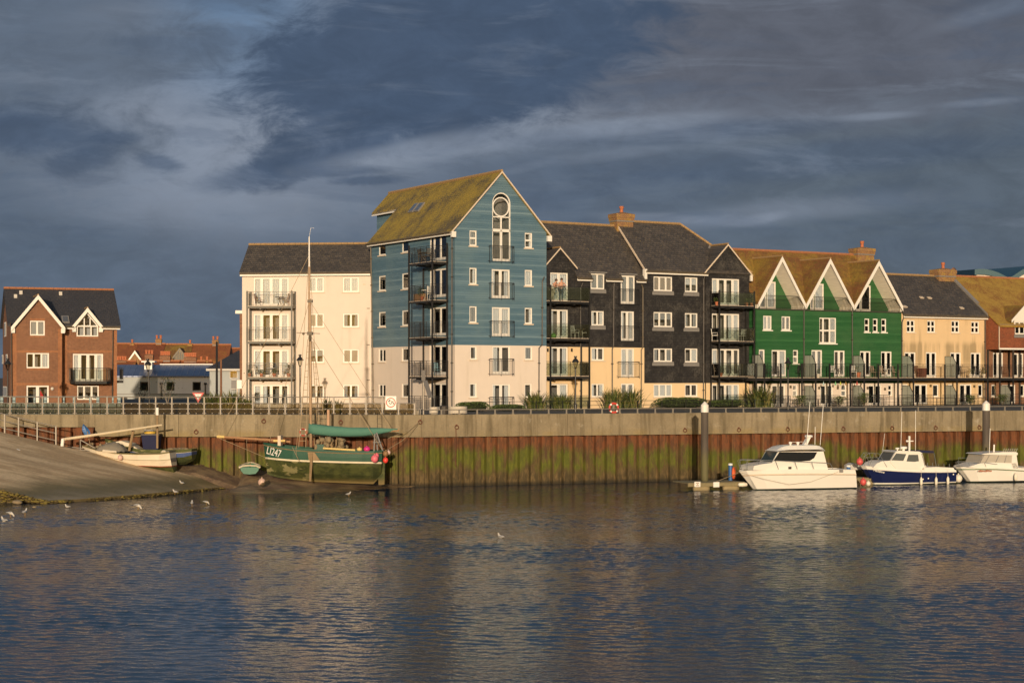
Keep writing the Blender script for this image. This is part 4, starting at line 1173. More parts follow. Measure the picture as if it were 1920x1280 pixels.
for r, c in (((8, 604, 11.5, 631), 0), ((4, 665, 6, 682), 0), ((11, 664, 14, 683), 0), ((6, 724, 13.5, 744), 0)):
    u0, u1, z0, z1 = fl2.rect(r); m2 = MB(); m2.box((u0, -.02, z0), (u1, .02, z1), 0, fl2.P); o = m2.build('side_window', M['white'], root)
    m2 = MB(); m2.box((u0 + .12, -.03, z0 + .1), (u1 - .12, -.021, z1 - .1), 0, fl2.P); m2.build('pane', M['cur_g'], o)
def strip(face, r, d=-.004):
    u0, u1, z0, z1 = face.rect(r); m2 = MB(); m2.box((u0, d, max(z0, .0)), (u1, -.0005, z1), 0, face.P); m2.build('orange_brick_band', M['quoin'], root)
for r in ((22, 617, 31, 775), (109, 617, 116, 775), (31, 656.5, 109, 661), (31, 717.5, 109, 722.3), (56, 597, 84, 600.8), (56, 629, 84, 632), (49.5, 690.3, 92, 693.5)): strip(fr_, r)
for r in ((117.5, 619, 126, 775), (213, 619, 219.3, 775), (126, 656.5, 213, 661), (126, 717.5, 213, 722), (143, 631, 184, 634)): strip(fy, r)
zs_ = fy.pix(219, 713)[1]; s = MB(); s.box((xe_, 1.2, zs_ - .2), (xe_ + .55, 3.2, zs_)); o = s.build('side_balcony', M['metal'], root)
r = MB(); rail(r, (xe_, 1.22), (xe_ + .53, 1.22), zs_, 1.0); rail(r, (xe_ + .53, 1.22), (xe_ + .53, 3.18), zs_, 1.0); r.build('railing', M['metal'], o)
pipe(root, fr_, [(21.5, 617), (22.5, 760)], -.08)
pipe(root, fy, [(212, 619), (210.5, 760)], -.08)
o_, r_ = RF._ray(122.5, 600); tt = (zev + .1 + sR * (o_[1] - .75) - o_[2]) / (r_[2] - sR * r_[1]); p = V([o_[i] + tt * r_[i] for i in range(3)])
n = V((0, -sR, 1)).normalized(); a = V((.28, 0, 0)); b = V((0, 1, sR)).normalized() * .45
mb = MB(); mb.hexa([p - a - b, p + a - b, p + a + b, p - a + b] + [k + n * .12 for k in (p - a - b, p + a - b, p + a + b, p - a + b)]); o = mb.build('roof_light', M['lead'], root)
mb = MB(); a *= .7; b *= .75; mb.hexa([k + n * .12 for k in (p - a - b, p + a - b, p + a + b, p - a + b)] + [k + n * .135 for k in (p - a - b, p + a - b, p + a + b, p - a + b)]); mb.build('pane', bpy.data.materials['dark_sky_glass'], o)
for px, py in ((29, 557), (39, 550), (113.5, 552)):
    o_, r_ = RF._ray(px, py); tt = (zev + .1 + sR * (o_[1] - .75) - o_[2]) / (r_[2] - sR * r_[1]); p = V([o_[i] + tt * r_[i] for i in range(3)])
    mb = MB(); mb.box(p - V((.12, .1, .1)), p + V((.12, .12, .22))); mb.build('roof_vent', M['dullwhite'], root)
u, z = fr_.pix(98, 728.5, -.06); mb = MB(); mb.ball((u, -.05, z), (.13, .07, .13), 12, 8); mb.build('wall_lamp', M['dullwhite'], root, smooth=True)

q = fr_.rect((75, 731, 83.5, 746), .17); m2 = MB(); p_ = [fr_.P(u, .17, z) for u, z in ((q[0], q[2]), (q[1], q[2]), (q[0] + .02, q[3]))]
m2.prism(p_, fr_.P(0, .012, 0) - fr_.P(0, 0, 0)); o = m2.build('pennant', plain('red_pennant', (.7, .03, .03), .7, .05)); o.location = RF.O; o.rotation_euler = (0, 0, RF.a); tag(o, 'red triangular pennant hanging inside the brick house ground floor door', 'pennant')
# ------------------------------------------------------------------ ground, water, quay
CF = Fr(790, 106.2, 10800, z=0.)                      # right-hand quay line, origin at the corner
cx, cy = CF.O.x, CF.O.y
LF = Fr(ang=math.atan2(cy - 108., cx + 34.56), O=(cx, cy, 0))   # left-hand line, x negative to the left
ZC = 3.0

def asphalt():
    m, t, b = newmat('dark_asphalt'); v = t.coord()
    f = t.m('MULTIPLY_ADD', t.noise(v, .25, 6), .05, .03)
    finish(t, b, t.vec(f, t.m('MULTIPLY', f, .96), t.m('MULTIPLY', f, .9)), .9)
    return m
a, b = LF.world(-330, .3), CF.world(330, .3)
gm = MB(); gm.quad((a.x, a.y, G - .01), (LF.world(0, .3).x, LF.world(0, .3).y, G - .01), (b.x, b.y, G - .01), (900, 3000, G - .01), (-900, 3000, G - .01))
tag(gm.build('ground', asphalt()), kind='structure')

def watermat():
    m, t, b = newmat('harbour_water'); v = t.coord()
    n2 = t.noise(t.map(v, (.85, 1.25, 1), (7, 3, 0)), 3.4, 2, .5, .5)
    n3 = t.noise(t.map(v, (1, 1.2, 1), (3, 9, 0)), 8., 2, .5, .3)
    big = t.noise(t.map(v, (.5, 1., 1)), .12, 3)
    h = t.m('MULTIPLY', t.m('ADD', t.m('MULTIPLY', n2, .02), t.m('MULTIPLY', n3, .008)), t.ss(big, .3, .7, .5, 1.2))
    bn = t.new('ShaderNodeBump'); bn.inputs['Strength'].default_value = 1.; bn.inputs['Distance'].default_value = WAVE
    t.put(bn.inputs['Height'], h)
    finish(t, b, (.007, .030, .062), WROUGH, bn.outputs[0])
    b.inputs['IOR'].default_value = 1.33
    return m
import numpy as np
def make_water():
    """one sheet: a finely rippled field where the photo looks, flat water around it"""
    x0, x1, y0, y1, st = -38., 38.5, 33., 117., .076
    nx, ny = int((x1 - x0) / st) + 1, int((y1 - y0) / st) + 1
    X, Y = np.meshgrid(np.linspace(x0, x1, nx), np.linspace(y0, y1, ny), indexing='ij')
    r = np.random.RandomState(5)
    Z = np.zeros_like(X); N = 80
    for i in range(N):
        lam = .22 * (.8 / .22) ** (r.rand() ** 1.2)
        a = math.radians(r.normal(82, 27))
        k = 2 * math.pi / lam
        s_ = WSLOPE * math.sqrt(2. / N)
        kx, ky, ph = k * math.cos(a), k * math.sin(a), r.rand() * 6.28
        drift = .8 * np.sin(X * r.uniform(.05, .15) + Y * r.uniform(.05, .15) + r.rand() * 6)
        Z += s_ / k * np.sin(kx * X + ky * Y + ph + drift)
    g = .82 + .3 * np.sin(.11 * X + .33 * Y + 1. + np.sin(.16 * X)) * np.sin(.07 * X - .21 * Y) + .26 * np.sin(.37 * Y - .06 * X + 2. + .9 * np.sin(.13 * X + .4))
    edge = np.clip(np.minimum.reduce([X - x0, x1 - X, Y - y0, y1 - Y]) / 3., 0, 1)
    sh = np.clip(1 - (Y - .12 * X - 93.) / 6., .12, 1.)           # thin film over the mud flat on the left
    sh = np.maximum(sh, np.clip((X + 15.) / 10., 0, .75))
    Z *= g * edge * sh
    v = np.stack([X, Y, Z], -1).reshape(-1, 3)
    i, j = np.meshgrid(np.arange(nx - 1), np.arange(ny - 1), indexing='ij')
    a = (i * ny + j).ravel()
    q = np.stack([a, a + ny, a + ny + 1, a + 1], -1)
    n0 = len(v); B_ = [(-400, -260), (400, -260), (400, 260), (-400, 260)]
    v = np.vstack([v, [(px, py, 0.) for px, py in B_]])
    c = [0, (nx - 1) * ny, nx * ny - 1, ny - 1]
    ring = [(n0 + k, n0 + (k + 1) % 4, c[(k + 1) % 4], c[k]) for k in range(4)]
    q = np.vstack([q, ring])
    me = bpy.data.meshes.new('water')
    me.vertices.add(len(v)); me.vertices.foreach_set('co', v.ravel())
    me.loops.add(len(q) * 4); me.loops.foreach_set('vertex_index', q.ravel().astype(np.int32))
    me.polygons.add(len(q)); me.polygons.foreach_set('loop_start', np.arange(len(q), dtype=np.int32) * 4)
    me.polygons.foreach_set('use_smooth', np.ones(len(q), bool))
    me.materials.append(watermat()); me.update(calc_edges=True); me.validate()
    tag(linkmesh('water', me), kind='structure')
make_water()

def concrete():
    m, t, b = newmat('quay_concrete'); v = t.coord(); x, y, z = t.xyz(v)
    big = t.noise(v, .5, 6, .6)
    streak = t.noise(t.map(v, (2.2, 2.2, .16)), 1., 6, .65)
    fine = t.noise(v, 9., 4)
    c = t.mix(t.ss(big, .3, .7), (.22, .178, .112), (.31, .255, .165))
    c = t.mix(t.m('MULTIPLY', t.ss(streak, .45, .68), .7), c, (.10, .078, .042))
    c = t.mix(t.m('MULTIPLY', t.ss(t.noise(v, 1.4, 6, .65), .58, .74), .45), c, (.5, .45, .36))
    low = t.m('MULTIPLY', t.ss(z, ZC + .15, ZC + .55, 1., 0.), t.ss(big, .4, .62))
    c = t.mix(t.m('MULTIPLY', low, .5), c, (.25, .18, .06))
    f = t.m('MULTIPLY_ADD', fine, .4, .8)
    c = t.mix(1., c, t.vec(f, f, f), 'MULTIPLY')
    finish(t, b, c, .9, t.bump(t.m('ADD', fine, big), .4, .02)); return m
M['conc'] = concrete()

def piling():
    m, t, b = newmat('rusty_algae_steel'); v = t.coord(); x, y, z = t.xyz(v)
    n = t.noise(t.map(v, (1.6, 1.6, .35)), 1., 6, .62)
    nf = t.noise(t.map(v, (4, 4, 1.2)), 1.2, 5, .7)
    zz = t.m('ADD', t.m('ADD', z, t.m('MULTIPLY_ADD', n, 1.3, -.65)), t.m('MULTIPLY_ADD', t.noise(t.map(v, (1, 1, .2)), .3, 4), 2.3, -1.15))
    c = t.mix(t.ss(zz, 1.7, 2.6), (.115, .083, .032), (.185, .068, .028))
    c = t.mix(t.m('MULTIPLY', t.ss(nf, .40, .60), .75), c, (.065, .034, .02))
    c = t.mix(t.m('MULTIPLY', t.ss(t.noise(t.map(v, (3, 3, .25), (9, 2, 4)), 1., 5, .65), .55, .72), .55), c, (.24, .13, .055))
    gmask = t.m('MULTIPLY', t.m('MULTIPLY', t.ss(zz, .45, 1.1), t.ss(zz, 1.75, 2.35, 1., 0.)), t.ss(t.m('ADD', t.noise(t.map(v, (1.3, 1.3, .5), (4, 1, 2)), 1.1, 5, .6), t.m('MULTIPLY_ADD', t.noise(t.map(v, (3.2, 3.2, .8)), 1.3, 5, .7), .5, -.25)), .36, .56))
    c = t.mix(t.m('MULTIPLY', gmask, .95), c, t.mix(t.ss(nf, .36, .6), (.13, .142, .017), (.078, .090, .013)))
    low = t.ss(zz, .5, 1.1, 1., 0.)
    c = t.mix(t.m('MULTIPLY', low, .85), c, t.mix(t.ss(nf, .4, .65), (.055, .042, .02), (.15, .105, .045)))
    c = t.mix(t.m('MULTIPLY', t.ss(z, .05, .3, 1., 0.), .8), c, (.02, .018, .012))
    f = t.m('MULTIPLY_ADD', nf, .5, .75)
    c = t.mix(1., c, t.vec(f, f, f), 'MULTIPLY')
    finish(t, b, c, .8, t.bump(nf, .5, .03), spec=.3); return m
M['pile'] = piling()
def timberpile():
    m, t, b = newmat('dark_mooring_pile'); v = t.coord(); z = t.xyz(v)[2]; n = t.noise(t.map(v, (3, 3, .4)), 1., 5, .6)
    c = t.mix(t.ss(n, .3, .7), (.075, .06, .048), (.115, .095, .075))
    zz = t.m('ADD', z, t.m('MULTIPLY_ADD', n, .8, -.4))
    c = t.mix(t.ss(zz, 1.5, 2.6, 1., 0.), c, (.125, .115, .05)); c = t.mix(t.ss(zz, .2, .9, 1., 0.), c, (.07, .06, .025))
    finish(t, b, c, .75, t.bump(n, .4, .02)); return m
pilem = timberpile()

def sheet(fr, x0, x1, zt, y0=.28, pitch=.72, dep=.26, zb=-1.2):
    mb = MB(); pts = []
    x = x0
    while x < x1:
        for k, d in ((0, 0), (.50, 0), (.60, dep), (.90, dep)): pts.append((x + k * pitch, y0 + d))
        x += pitch
    W_ = lambda p, z: fr.world(p[0], p[1], z)
    for a, b in zip(pts, pts[1:]): mb.quad(W_(a, zb), W_(b, zb), W_(b, zt), W_(a, zt))
    return mb
root = empty('quay_wall', CF.O, 0, 'long quay wall of rusty sheet piling under a concrete capping beam', 'quay wall')
wo = lambda p: (p[0] - cx, p[1] - cy, p[2])
def addw(mb, name, mat):
    mb.v = [wo(p) for p in mb.v]; o = mb.build(name, M[mat], root, recalc=False); return o
# materials use object coordinates: root sits at z = 0 so z is the height over the water
root.location.z = 0
addw(sheet(CF, -.1, 160, ZC + .05), 'sheet_piling', 'pile')
addw(sheet(LF, -130.0, 0, ZC + .65), 'sheet_piling', 'pile')
def beam(fr, xs, zb, zt=G + .05, y0=0., y1=1.0):
    mb = MB()
    for a, b in zip(xs, xs[1:]):
        P = lambda x, y, z: fr.world(x, y, z)
        mb.hexa([P(a + .012, y0, zb), P(b - .012, y0, zb), P(b - .012, y1, zb), P(a + .012, y1, zb), P(a + .012, y0, zt), P(b - .012, y0, zt), P(b - .012, y1, zt), P(a + .012, y1, zt)])
    return mb
for i in range(17): addw(beam(CF, [i * 9.4, (i + 1) * 9.4], ZC), 'capping_beam', 'conc')
xN = LF.pix(178, 800)[0]; xJ = LF.pix(335, 800)[0]
for a, b in ((xJ, 0), (xN, xJ)): addw(beam(LF, [a, b], ZC), 'capping_beam', 'conc')
addw(beam(LF, [-130, xN], 3.57, y0=.03), 'capping_beam', 'conc')
for px in (738, 789):   # timber fenders on the piling near the corner
    x = LF.pix(px, 850)[0]; mb = MB(); p = LF.world(x, .2, 0); mb.box((p.x - .1, p.y - .12, 1.0), (p.x + .1, p.y + .12, ZC)); addw(mb, 'fender_post', 'pile')

M['rust'] = plain('rust', (.13, .05, .028), .85, .3, 9.)
def ring(px, py, fr, grp='mooring rings along the quay'):
    x, z = fr.pix(px, py, -.03); p = fr.world(x, -.03, z)
    o = empty('mooring_ring', p, fr.a)
    m1 = MB(); m1.box((-.05, -.01, -.0), (.05, .04, .12)); m1.build('plate', M['rust'], o)
    m2 = MB(); m2.torus((0, -.05, -.05), .115, .028, n=14, m=5); m2.build('ring', M['rust'], o)
    return o
for i, px in enumerate((1284, 1385, 1476.6, 1581, 1672.5, 1754, 1836)):
    ring(px, 805 - i * .9, CF)
for o in [o for o in COL.objects if o.name.startswith('mooring_ring')]:
    tag(o, 'small rusty mooring ring low on the concrete beam right of the tall white-capped piles', 'mooring ring', 'mooring rings along the quay')
lab = ['rusty mooring ring high on the concrete above the trawler bow', 'rusty mooring ring on the concrete above the middle of the green sail cover', 'rusty mooring ring near the quay corner holding the trawler stern ropes',
       'pale round mooring ring with a hanging chain right of the quay corner', 'rusty stain-edged mooring ring on the concrete above the blue bin']
for (px, py, fr), l in zip(((494.6, 788, LF), (639, 790, LF), (788, 789.5, LF), (856, 799, CF), (368, 808, LF)), lab):
    tag(ring(px, py, fr), l, 'mooring ring')
rope = plain('old_rope', (.34, .26, .16), .9, .2, 9.)
chain = MB(); x, z = CF.pix(855, 803, -.1)
chain.tube([CF.world(x, -.08, z), CF.world(x + .02, -.05, 3.05), CF.world(x + .01, -.02, 1.2)], .025, 5)
tag(chain.build('hanging_chain', M['rust']), 'pale chain hanging down the piling from a ring right of the corner', 'chain')
mb = MB(); x0, x1 = LF.pix(708, 790)[0], LF.pix(716.5, 790)[0]
for x in (x0, x1): mb.tube([LF.world(x, -.1, 2.7), LF.world(x, -.1, G + .04)], .02, 5)
for z in (3.1, 3.45, 3.8, 4.15): mb.tube([LF.world(x0, -.1, z), LF.world(x1, -.1, z)], .014, 4)
for x in (x0, x1): mb.tube([LF.world(x, -.1, G + .0), LF.world(x, .2, G + .1)], .02, 4)
tag(mb.build('quay_ladder', M['pipeb']), 'narrow metal ladder on the concrete above the trawler stern', 'ladder')

# ------------------------------------------------------------------ railings
root = empty('low_quay_railing', CF.world(0, .3, G + .05), CF.a, 'low galvanised railing on the coping right of the corner', 'railing')
yq = .45
mb = MB(); x1 = CF.pix(1990, 766, yq)[0]; xs0 = CF.pix(792, 766, yq)[0]; N = 36
mb.tube([(xs0, 0, .29), (x1, 0, .29)], .032, 6); mb.build('top_rail', M['galv'], root)
i = 0
px = 826.
while px < 1990:
    x = CF.pix(px, 766, yq)[0]; m2 = MB(); m2.box((x - .045, -.03, 0), (x + .045, .03, .28)); m2.box((x - .07, -.06, 0), (x + .07, .06, .03)); m2.build('post', M['galv'], root); px += 33.6 - i * .04; i += 1
root = empty('mesh_quay_railing', LF.world(0, .3, G + .05), LF.a, 'tall galvanised railing with clear panels along the quay left of the corner', 'railing')
pxs = [-40 + 30.3 * k for k in range(28)]
xs = [LF.pix(p, 765, .45)[0] for p in pxs]; RH = 1.06
mb = MB(); mb.tube([(xs[0], 0, RH), (LF.pix(738, 765, .45)[0], 0, RH)], .03, 6); mb.build('top_rail', M['galv'], root)
for z in (.68, .33): m2 = MB(); m2.tube([(xs[0], 0, z), (xs[-1], 0, z)], .03, 6); m2.build('rail', M['galv'], root)
pan = glassmat('clear_panel', (.62, .6, .55), .7, .1)
for k, x in enumerate(xs):
    h = RH if pxs[k] < 742 else .7
    m2 = MB(); m2.box((x - .04, -.035, 0), (x + .04, .035, h)); m2.build('post', M['galv'], root)
    if k < len(xs) - 1:
        b_ = xs[k + 1]; m3 = MB(); m3.box((x + .07, .045, .04), (b_ - .07, .052, .66)); m3.build('panel', pan, root)
        m4 = MB()
        for q in (.09, .5, .91):
            for z in (.07, .33, .64): m4.box((x + (b_ - x) * q - .025, -.04, z - .025), (x + (b_ - x) * q + .025, .06, z + .025))
        m4.build('bracket', M['galv'], root)
# slipway handrail
SL = [(-60, 788, 104.), (9, 811, 104.2), (35, 817, 104.3), (70, 825.5, 104.4), (105, 833.5, 104.5)]
base = [W(*p) for p in SL]
root = empty('slipway_handrail', base[-1], 0, 'sloping galvanised handrail along the top edge of the slipway', 'railing')
b0 = base[-1]
for z in (1.08, .68, .25):
    mb = MB(); mb.tube([p - b0 + V((0, 0, z)) for p in base], .032, 6); mb.build('rail', M['galv'], root)
for p in base: mb = MB(); q = p - b0; mb.box((q.x - .04, q.y - .04, q.z - .3), (q.x + .04, q.y + .04, q.z + 1.1)); mb.build('post', M['galv'], root)

# ------------------------------------------------------------------ slipway and mud
def interp(lst, x):
    for a, b in zip(lst, lst[1:]):
        if x <= b[0]: k = (x - a[0]) / (b[0] - a[0]); return [a[i] + (b[i] - a[i]) * k for i in range(len(a))]
    return list(lst[-1])
far = [(-200, 752, 105.), (0, 809, 104.2), (105, 833.5, 104.5), (180, 849.5, 104.6), (230, 862, 104.6), (262, 869, 104.6), (330, 883, 104.7), (372, 894, 104.9), (420, 911.5, 105.2)]
near = [(-200, 868, 94.), (0, 917, 93.), (88, 939, 92.6), (150, 935, 93.8), (240, 928, 96.2), (310, 922, 98.8), (345, 918.5, 100.8), (385, 915.3, 103.), (420, 912.5, 105.)]
Fp, Np = [W(*p) for p in far], [W(*p) for p in near]
def along(P, t):
    t *= len(P) - 1; i = min(int(t), len(P) - 2); return P[i].lerp(P[i + 1], t - i)
mb = MB(); nu, nv = 90, 40
from mathutils import noise as mn
for i in range(nu + 1):
    for j in range(nv + 1):
        p = along(Np, i / nu).lerp(along(Fp, i / nu), j / nv)
        e = min(j, nv - j, nu - i) / 5.
        p.z += .05 * min(1, e) * mn.noise(V((p.x * .35, p.y * .35, 0))) - .0
        mb.v.append(tuple(p))
for i in range(nu):
    for j in range(nv):
        a = i * (nv + 1) + j; mb.f.append((a, a + nv + 1, a + nv + 2, a + 1)); mb.m.append(0)
for i in range(nu):   # edge skirts
    for j in (0, nv):
        a, b = mb.v[i * (nv + 1) + j], mb.v[(i + 1) * (nv + 1) + j]
        mb.quad(a, b, (b[0], b[1], -.6), (a[0], a[1], -.6), mi=1)
def slipmat():
    m, t, b = newmat('slipway_concrete'); v = t.coord(); x, y, z = t.xyz(v)
    n = t.noise(t.map(v, (.5, 1.3, 1)), .6, 6, .62); f_ = t.noise(v, 5., 5, .6)
    bands = t.noise(t.map(v, (.06, .8, .8)), 1., 5, .6)
    c = t.mix(t.ss(bands, .40, .58), (.42, .30, .175), (.62, .47, .29))
    zz = t.m('ADD', z, t.m('MULTIPLY_ADD', n, .9, -.45))
    c = t.mix(t.ss(zz, .5, 1.25, 1., 0.), c, (.17, .138, .068))
    c = t.mix(t.ss(zz, .0, .38, 1., 0.), c, (.30, .235, .14))
    k = t.m('MULTIPLY_ADD', f_, .6, .7)
    c = t.mix(1., c, t.vec(k, k, k), 'MULTIPLY')
    finish(t, b, c, t.ss(zz, .1, .9, .45, .9), t.bump(t.m('ADD', f_, n), .5, .04), spec=.3); return m
tag(mb.build('slipway', [slipmat(), plain('weedy_edge', (.10, .075, .028), .8, .4, 4., bump=.5)], smooth=True, recalc=True), kind='structure')

def mudz(x, y):
    # rises from the water to the foot of the piling, more so further left
    edge = 100.5 - 5.0 * max(0, min(1, (-14 - x) / 8)) + max(0, (x + 11) * 1.15)
    top = 1.25 if x < -18 else max(.02, 1.25 - (x + 18) * .1)
    k = (y - edge) / max(.5, (107. - edge))
    z = (k ** 1.1 * top if k > 0 else k * .9)
    z += .09 * mn.noise(V((x * .7, y * .7, 3))) * (1 if k > .15 else .3) + .04 * mn.noise(V((x * 2.2, y * 2.2, 9)))
    zr = 2.61 - .223 * (x + 27.08) + .161 * (y - 104.5) - max(0, x + 20) * .11
    if x < -16.4: z = min(z, zr - .2 if y < 104.9 else zr + .15)
    elif x < -12: z = min(z, max(0.02, .12 + (x + 16.4) * .2) + max(0, y - 103.5) * .3)
    return z
mb = MB(); X0, X1_, Y0, Y1 = -44., -4.2, 87., 108.6; nu, nv = 150, 90
for i in range(nu + 1):
    for j in range(nv + 1):
        x, y = X0 + (X1_ - X0) * i / nu, Y0 + (Y1 - Y0) * j / nv
        mb.v.append((x, y, mudz(x, y)))
for i in range(nu):
    for j in range(nv):
        a = i * (nv + 1) + j; mb.f.append((a, a + nv + 1, a + nv + 2, a + 1)); mb.m.append(0)
def mudmat():
    m, t, b = newmat('harbour_mud'); v = t.coord(); x, y, z = t.xyz(v)
    n = t.noise(v, .9, 6, .65); f_ = t.noise(v, 7., 5, .65)
    c = t.mix(t.ss(n, .36, .66), (.13, .085, .055), (.28, .2, .115))
    c = t.mix(t.m('MULTIPLY', t.ss(t.noise(v, .5, 5, .6), .55, .7), .6), c, (.13, .045, .045))
    c = t.mix(t.m('MULTIPLY', t.ss(f_, .66, .72), .8), c, (.42, .36, .26))
    finish(t, b, c, t.ss(z, .02, .25, .16, .8), t.bump(t.m('ADD', f_, n), .7, .05), spec=.5); return m
tag(mb.build('mud_bank', mudmat(), smooth=True), kind='structure')
# seaweed line and stones at the foot of the slipway
weed = [plain('yellow_seaweed', (.20, .155, .03), .8, .4, 4., bump=.6), plain('brown_seaweed', (.085, .06, .022), .8, .4, 4., bump=.6)]
mb = MB()
for i in range(1500):
    t_ = RN.random()
    left = RN.random() < .62
    p = along(Np[:4], t_ * .9) if left else along(Np, .4 + .6 * t_)
    k = mn.noise(V((p.x * .9, p.y * .9, 5)))
    if k < -.15 and RN.random() < .8: continue
    p = p + V((RN.gauss(0, .12), RN.gauss(-.12, .17), 0)); r = RN.uniform(.02, .07) * (1.3 if left else .8)
    p.z = p.z * RN.uniform(.1, .98)
    mb.ball(p, (r * 1.9, r * 1.2, r * .5), 6, 4, 0 if RN.random() < .55 else 1)
tag(mb.build('seaweed', weed, smooth=True), kind='stuff')
stone = plain('shore_stone', (.26, .2, .12), .9, .3, 4., bump=.6)
for (px, py, r, l) in ((60, 934, .26, 'round tan stone at the lower corner of the slipway'), (33, 941, .24, 'flat yellowish stone on the shore below the slipway'), (64, 950, .1, 'tiny pale stone in the wet edge of the shore')):
    p = onz(px, py, .12); mb = MB(); mb.ball((0, 0, 0), (r * 1.2, r, r * (.85 if r > .25 else .5)), 12, 8)
    mb.v = [tuple(V(q) * (1 + .22 * mn.noise(V(q) * 5))) for q in mb.v]
    o = mb.build('stone', stone, smooth=True); o.location = p; tag(o, l, 'stone')
mb = MB(); p = onz(31, 840.5, 2.4); p = W(31, 841.5, 103.4); p.z += .02
mb.box((-.28, -.05, -.03), (.28, .05, .03)); o = mb.build('plank', M['white']); o.location = W(31, 842, 101.5); o.rotation_euler = (0, math.radians(13), -.6)
tag(o, 'short white plank lying on the slipway', 'plank')

# ------------------------------------------------------------------ promenade furniture
def lamp(px, py_top, Y, label, lean=0.):
    b = W(px, 0, Y); top = HC - (py_top - HY) / F * Y; h = top - G
    o = empty('street_lamp', (b.x, Y, G - .01), 0, label, 'street lamp', 'heritage lamps on the promenade')
    m = MB(); m.lathe([(.11, 0), (.11, .5), (.055, .55), (.045, h - .85), (.09, h - .8), (.05, h - .76)], 10); m.build('lamp_post', M['metal'], o, smooth=False)
    m = MB(); m.lathe([(.1, h - .76), (.17, h - .46), (.19, h - .42)], 8); m.build('lantern', lampglass, o)
    m = MB(); m.lathe([(.24, h - .42), (.25, h - .38), (.12, h - .2), (.06, h - .16), (.1, h - .08), (.1, h), (.02, h + .01)], 10); m.build('lamp_cap', M['metal'], o)
    if lean: o.rotation_euler = (0, lean, 0)
    return o
lampglass = glassmat('lantern_glass', (.75, .74, .68), 1.2)
lamp(14.5, 671, 122, 'black lamp post in front of the left edge of the brick house')
lamp(281, 672, 118, 'black lamp post leaning slightly before the low blue-roofed shed', -.04)
lamp(562.5, 664, 122, 'black lamp post between the cream block balconies and the trawler mast')
lamp(1079, 667, 118, 'black lamp post before the balconies of the black gabled house')
lamp(1477.5, 670, 126, 'black lamp post before the green terrace beside a spiky bush')

def pole(px, y0, Y, r, mat, label, name='pole', cat='pole'):
    b = W(px, y0, Y); m = MB(); m.lathe([(r, 0), (r * .8, b.z - G)], 8); o = m.build(name, M[mat]); o.location = (b.x, Y, G - .01); return tag(o, label, cat)
pole(406.5, 640, 150, .11, 'metal', 'thin black lighting pole before the grey house')
pole(414.5, 672, 150, .1, 'brick', 'short brown timber pole beside the black lighting pole')

def text(body, size, mat, name, parent=None, ext=.004, bold=0.):
    c = bpy.data.curves.new(name, 'FONT'); c.body = body; c.size = size; c.extrude = ext; c.offset = bold; c.align_x = 'CENTER'; c.align_y = 'CENTER'
    t = bpy.data.objects.new(name, c); COL.objects.link(t)
    dg = bpy.context.evaluated_depsgraph_get(); me = bpy.data.meshes.new_from_object(t.evaluated_get(dg))
    bpy.data.objects.remove(t); me.materials.clear(); me.materials.append(mat)
    o = linkmesh(name, me, parent); o.rotation_euler = (math.pi / 2, 0, 0); return o
black = plain('black_lettering', (.02, .02, .02), .6, 0.)
red = plain('red_paint', (.6, .06, .04), .5, .1)
p = LF.world(LF.pix(733, 755, .3)[0], .28, G + .05 + LF.pix(733, 755, .3)[1] - G - .05)
o = empty('speed_sign', p, LF.a, 'square white sign with a red ring and 6½ on the quay railing', 'sign')
m = MB(); m.box((-.33, -.02, -.41), (.33, .02, .41)); m.build('board', M['white'], o)
m = MB(); m.torus((0, -.022, .02), .27, .028, n=28, m=5); m.build('red_ring', red, o)
t_ = text('6', .42, black, 'lettering', o, bold=.014); t_.location = (-.085, -.025, .02); t_ = text('½', .30, black, 'lettering', o, bold=.008); t_.location = (.10, -.025, .02)
# give-way sign behind
p = W(371.5, 742, 160); o = empty('give_way_sign', (p.x, 160, G), 0, 'red-bordered triangular give way sign before the blue-roofed shed', 'road sign')
hz = p.z - G; m = MB(); r = .55; tri_ = [(-r, hz + .3), (r, hz + .3), (0, hz - .62)]
m.prism([(a, -.02, b) for a, b in tri_], (0, .03, 0)); m.build('red_triangle', red, o)
m = MB(); k = .62; m.prism([(a * k, -.03, (b - hz) * k + hz + .0) for a, b in tri_], (0, .008, 0)); m.build('white_centre', M['white'], o)
m = MB(); m.tube([(0, .03, 0), (0, .03, hz)], .035, 6); m.build('post', M['galv'], o)
p = W(449, 720, 128); o = empty('notice_board', (p.x, 128, G), 0, 'plain white notice board on a post left of the cream block', 'sign'); hz = p.z - G
m = MB(); m.box((-.17, -.02, hz - .32), (.17, .02, hz + .3)); m.build('board', M['white'], o)
m = MB(); m.box((-.2, .02, 0), (-.13, .07, hz + .2)); m.build('post', M['stone'], o)
# solar panel mast at the corner
p = W(794, 766, 107.6); o = empty('solar_panel_mast', (p.x, p.y, G), 0, 'grey mast with a tilted solar panel at the quay corner', 'mast')
m = MB(); m.tube([(0, 0, 0), (0, 0, 2.3)], .06, 8); m.build('post', M['galv'], o)
m = MB(); m.box((-.12, -.1, 2.1), (.12, .14, 2.75)); m.build('control_box', M['pipe'], o)
m = MB(); m.hexa([(0.0, -.35, 2.05), (.25, -.3, 2.1), (.55, .28, 1.1), (.28, .23, 1.05), (0.0, -.38, 2.09), (.25, -.33, 2.14), (.55, .25, 1.14), (.28, .2, 1.09)]); m.build('solar_panel', plain('dull_solar_cells', (.17, .17, .18), .35, .1), o)
m = MB(); m.tube([(0, 0, 1.2), (.4, .2, 1.15)], .025, 5); m.build('bracket', M['galv'], o)
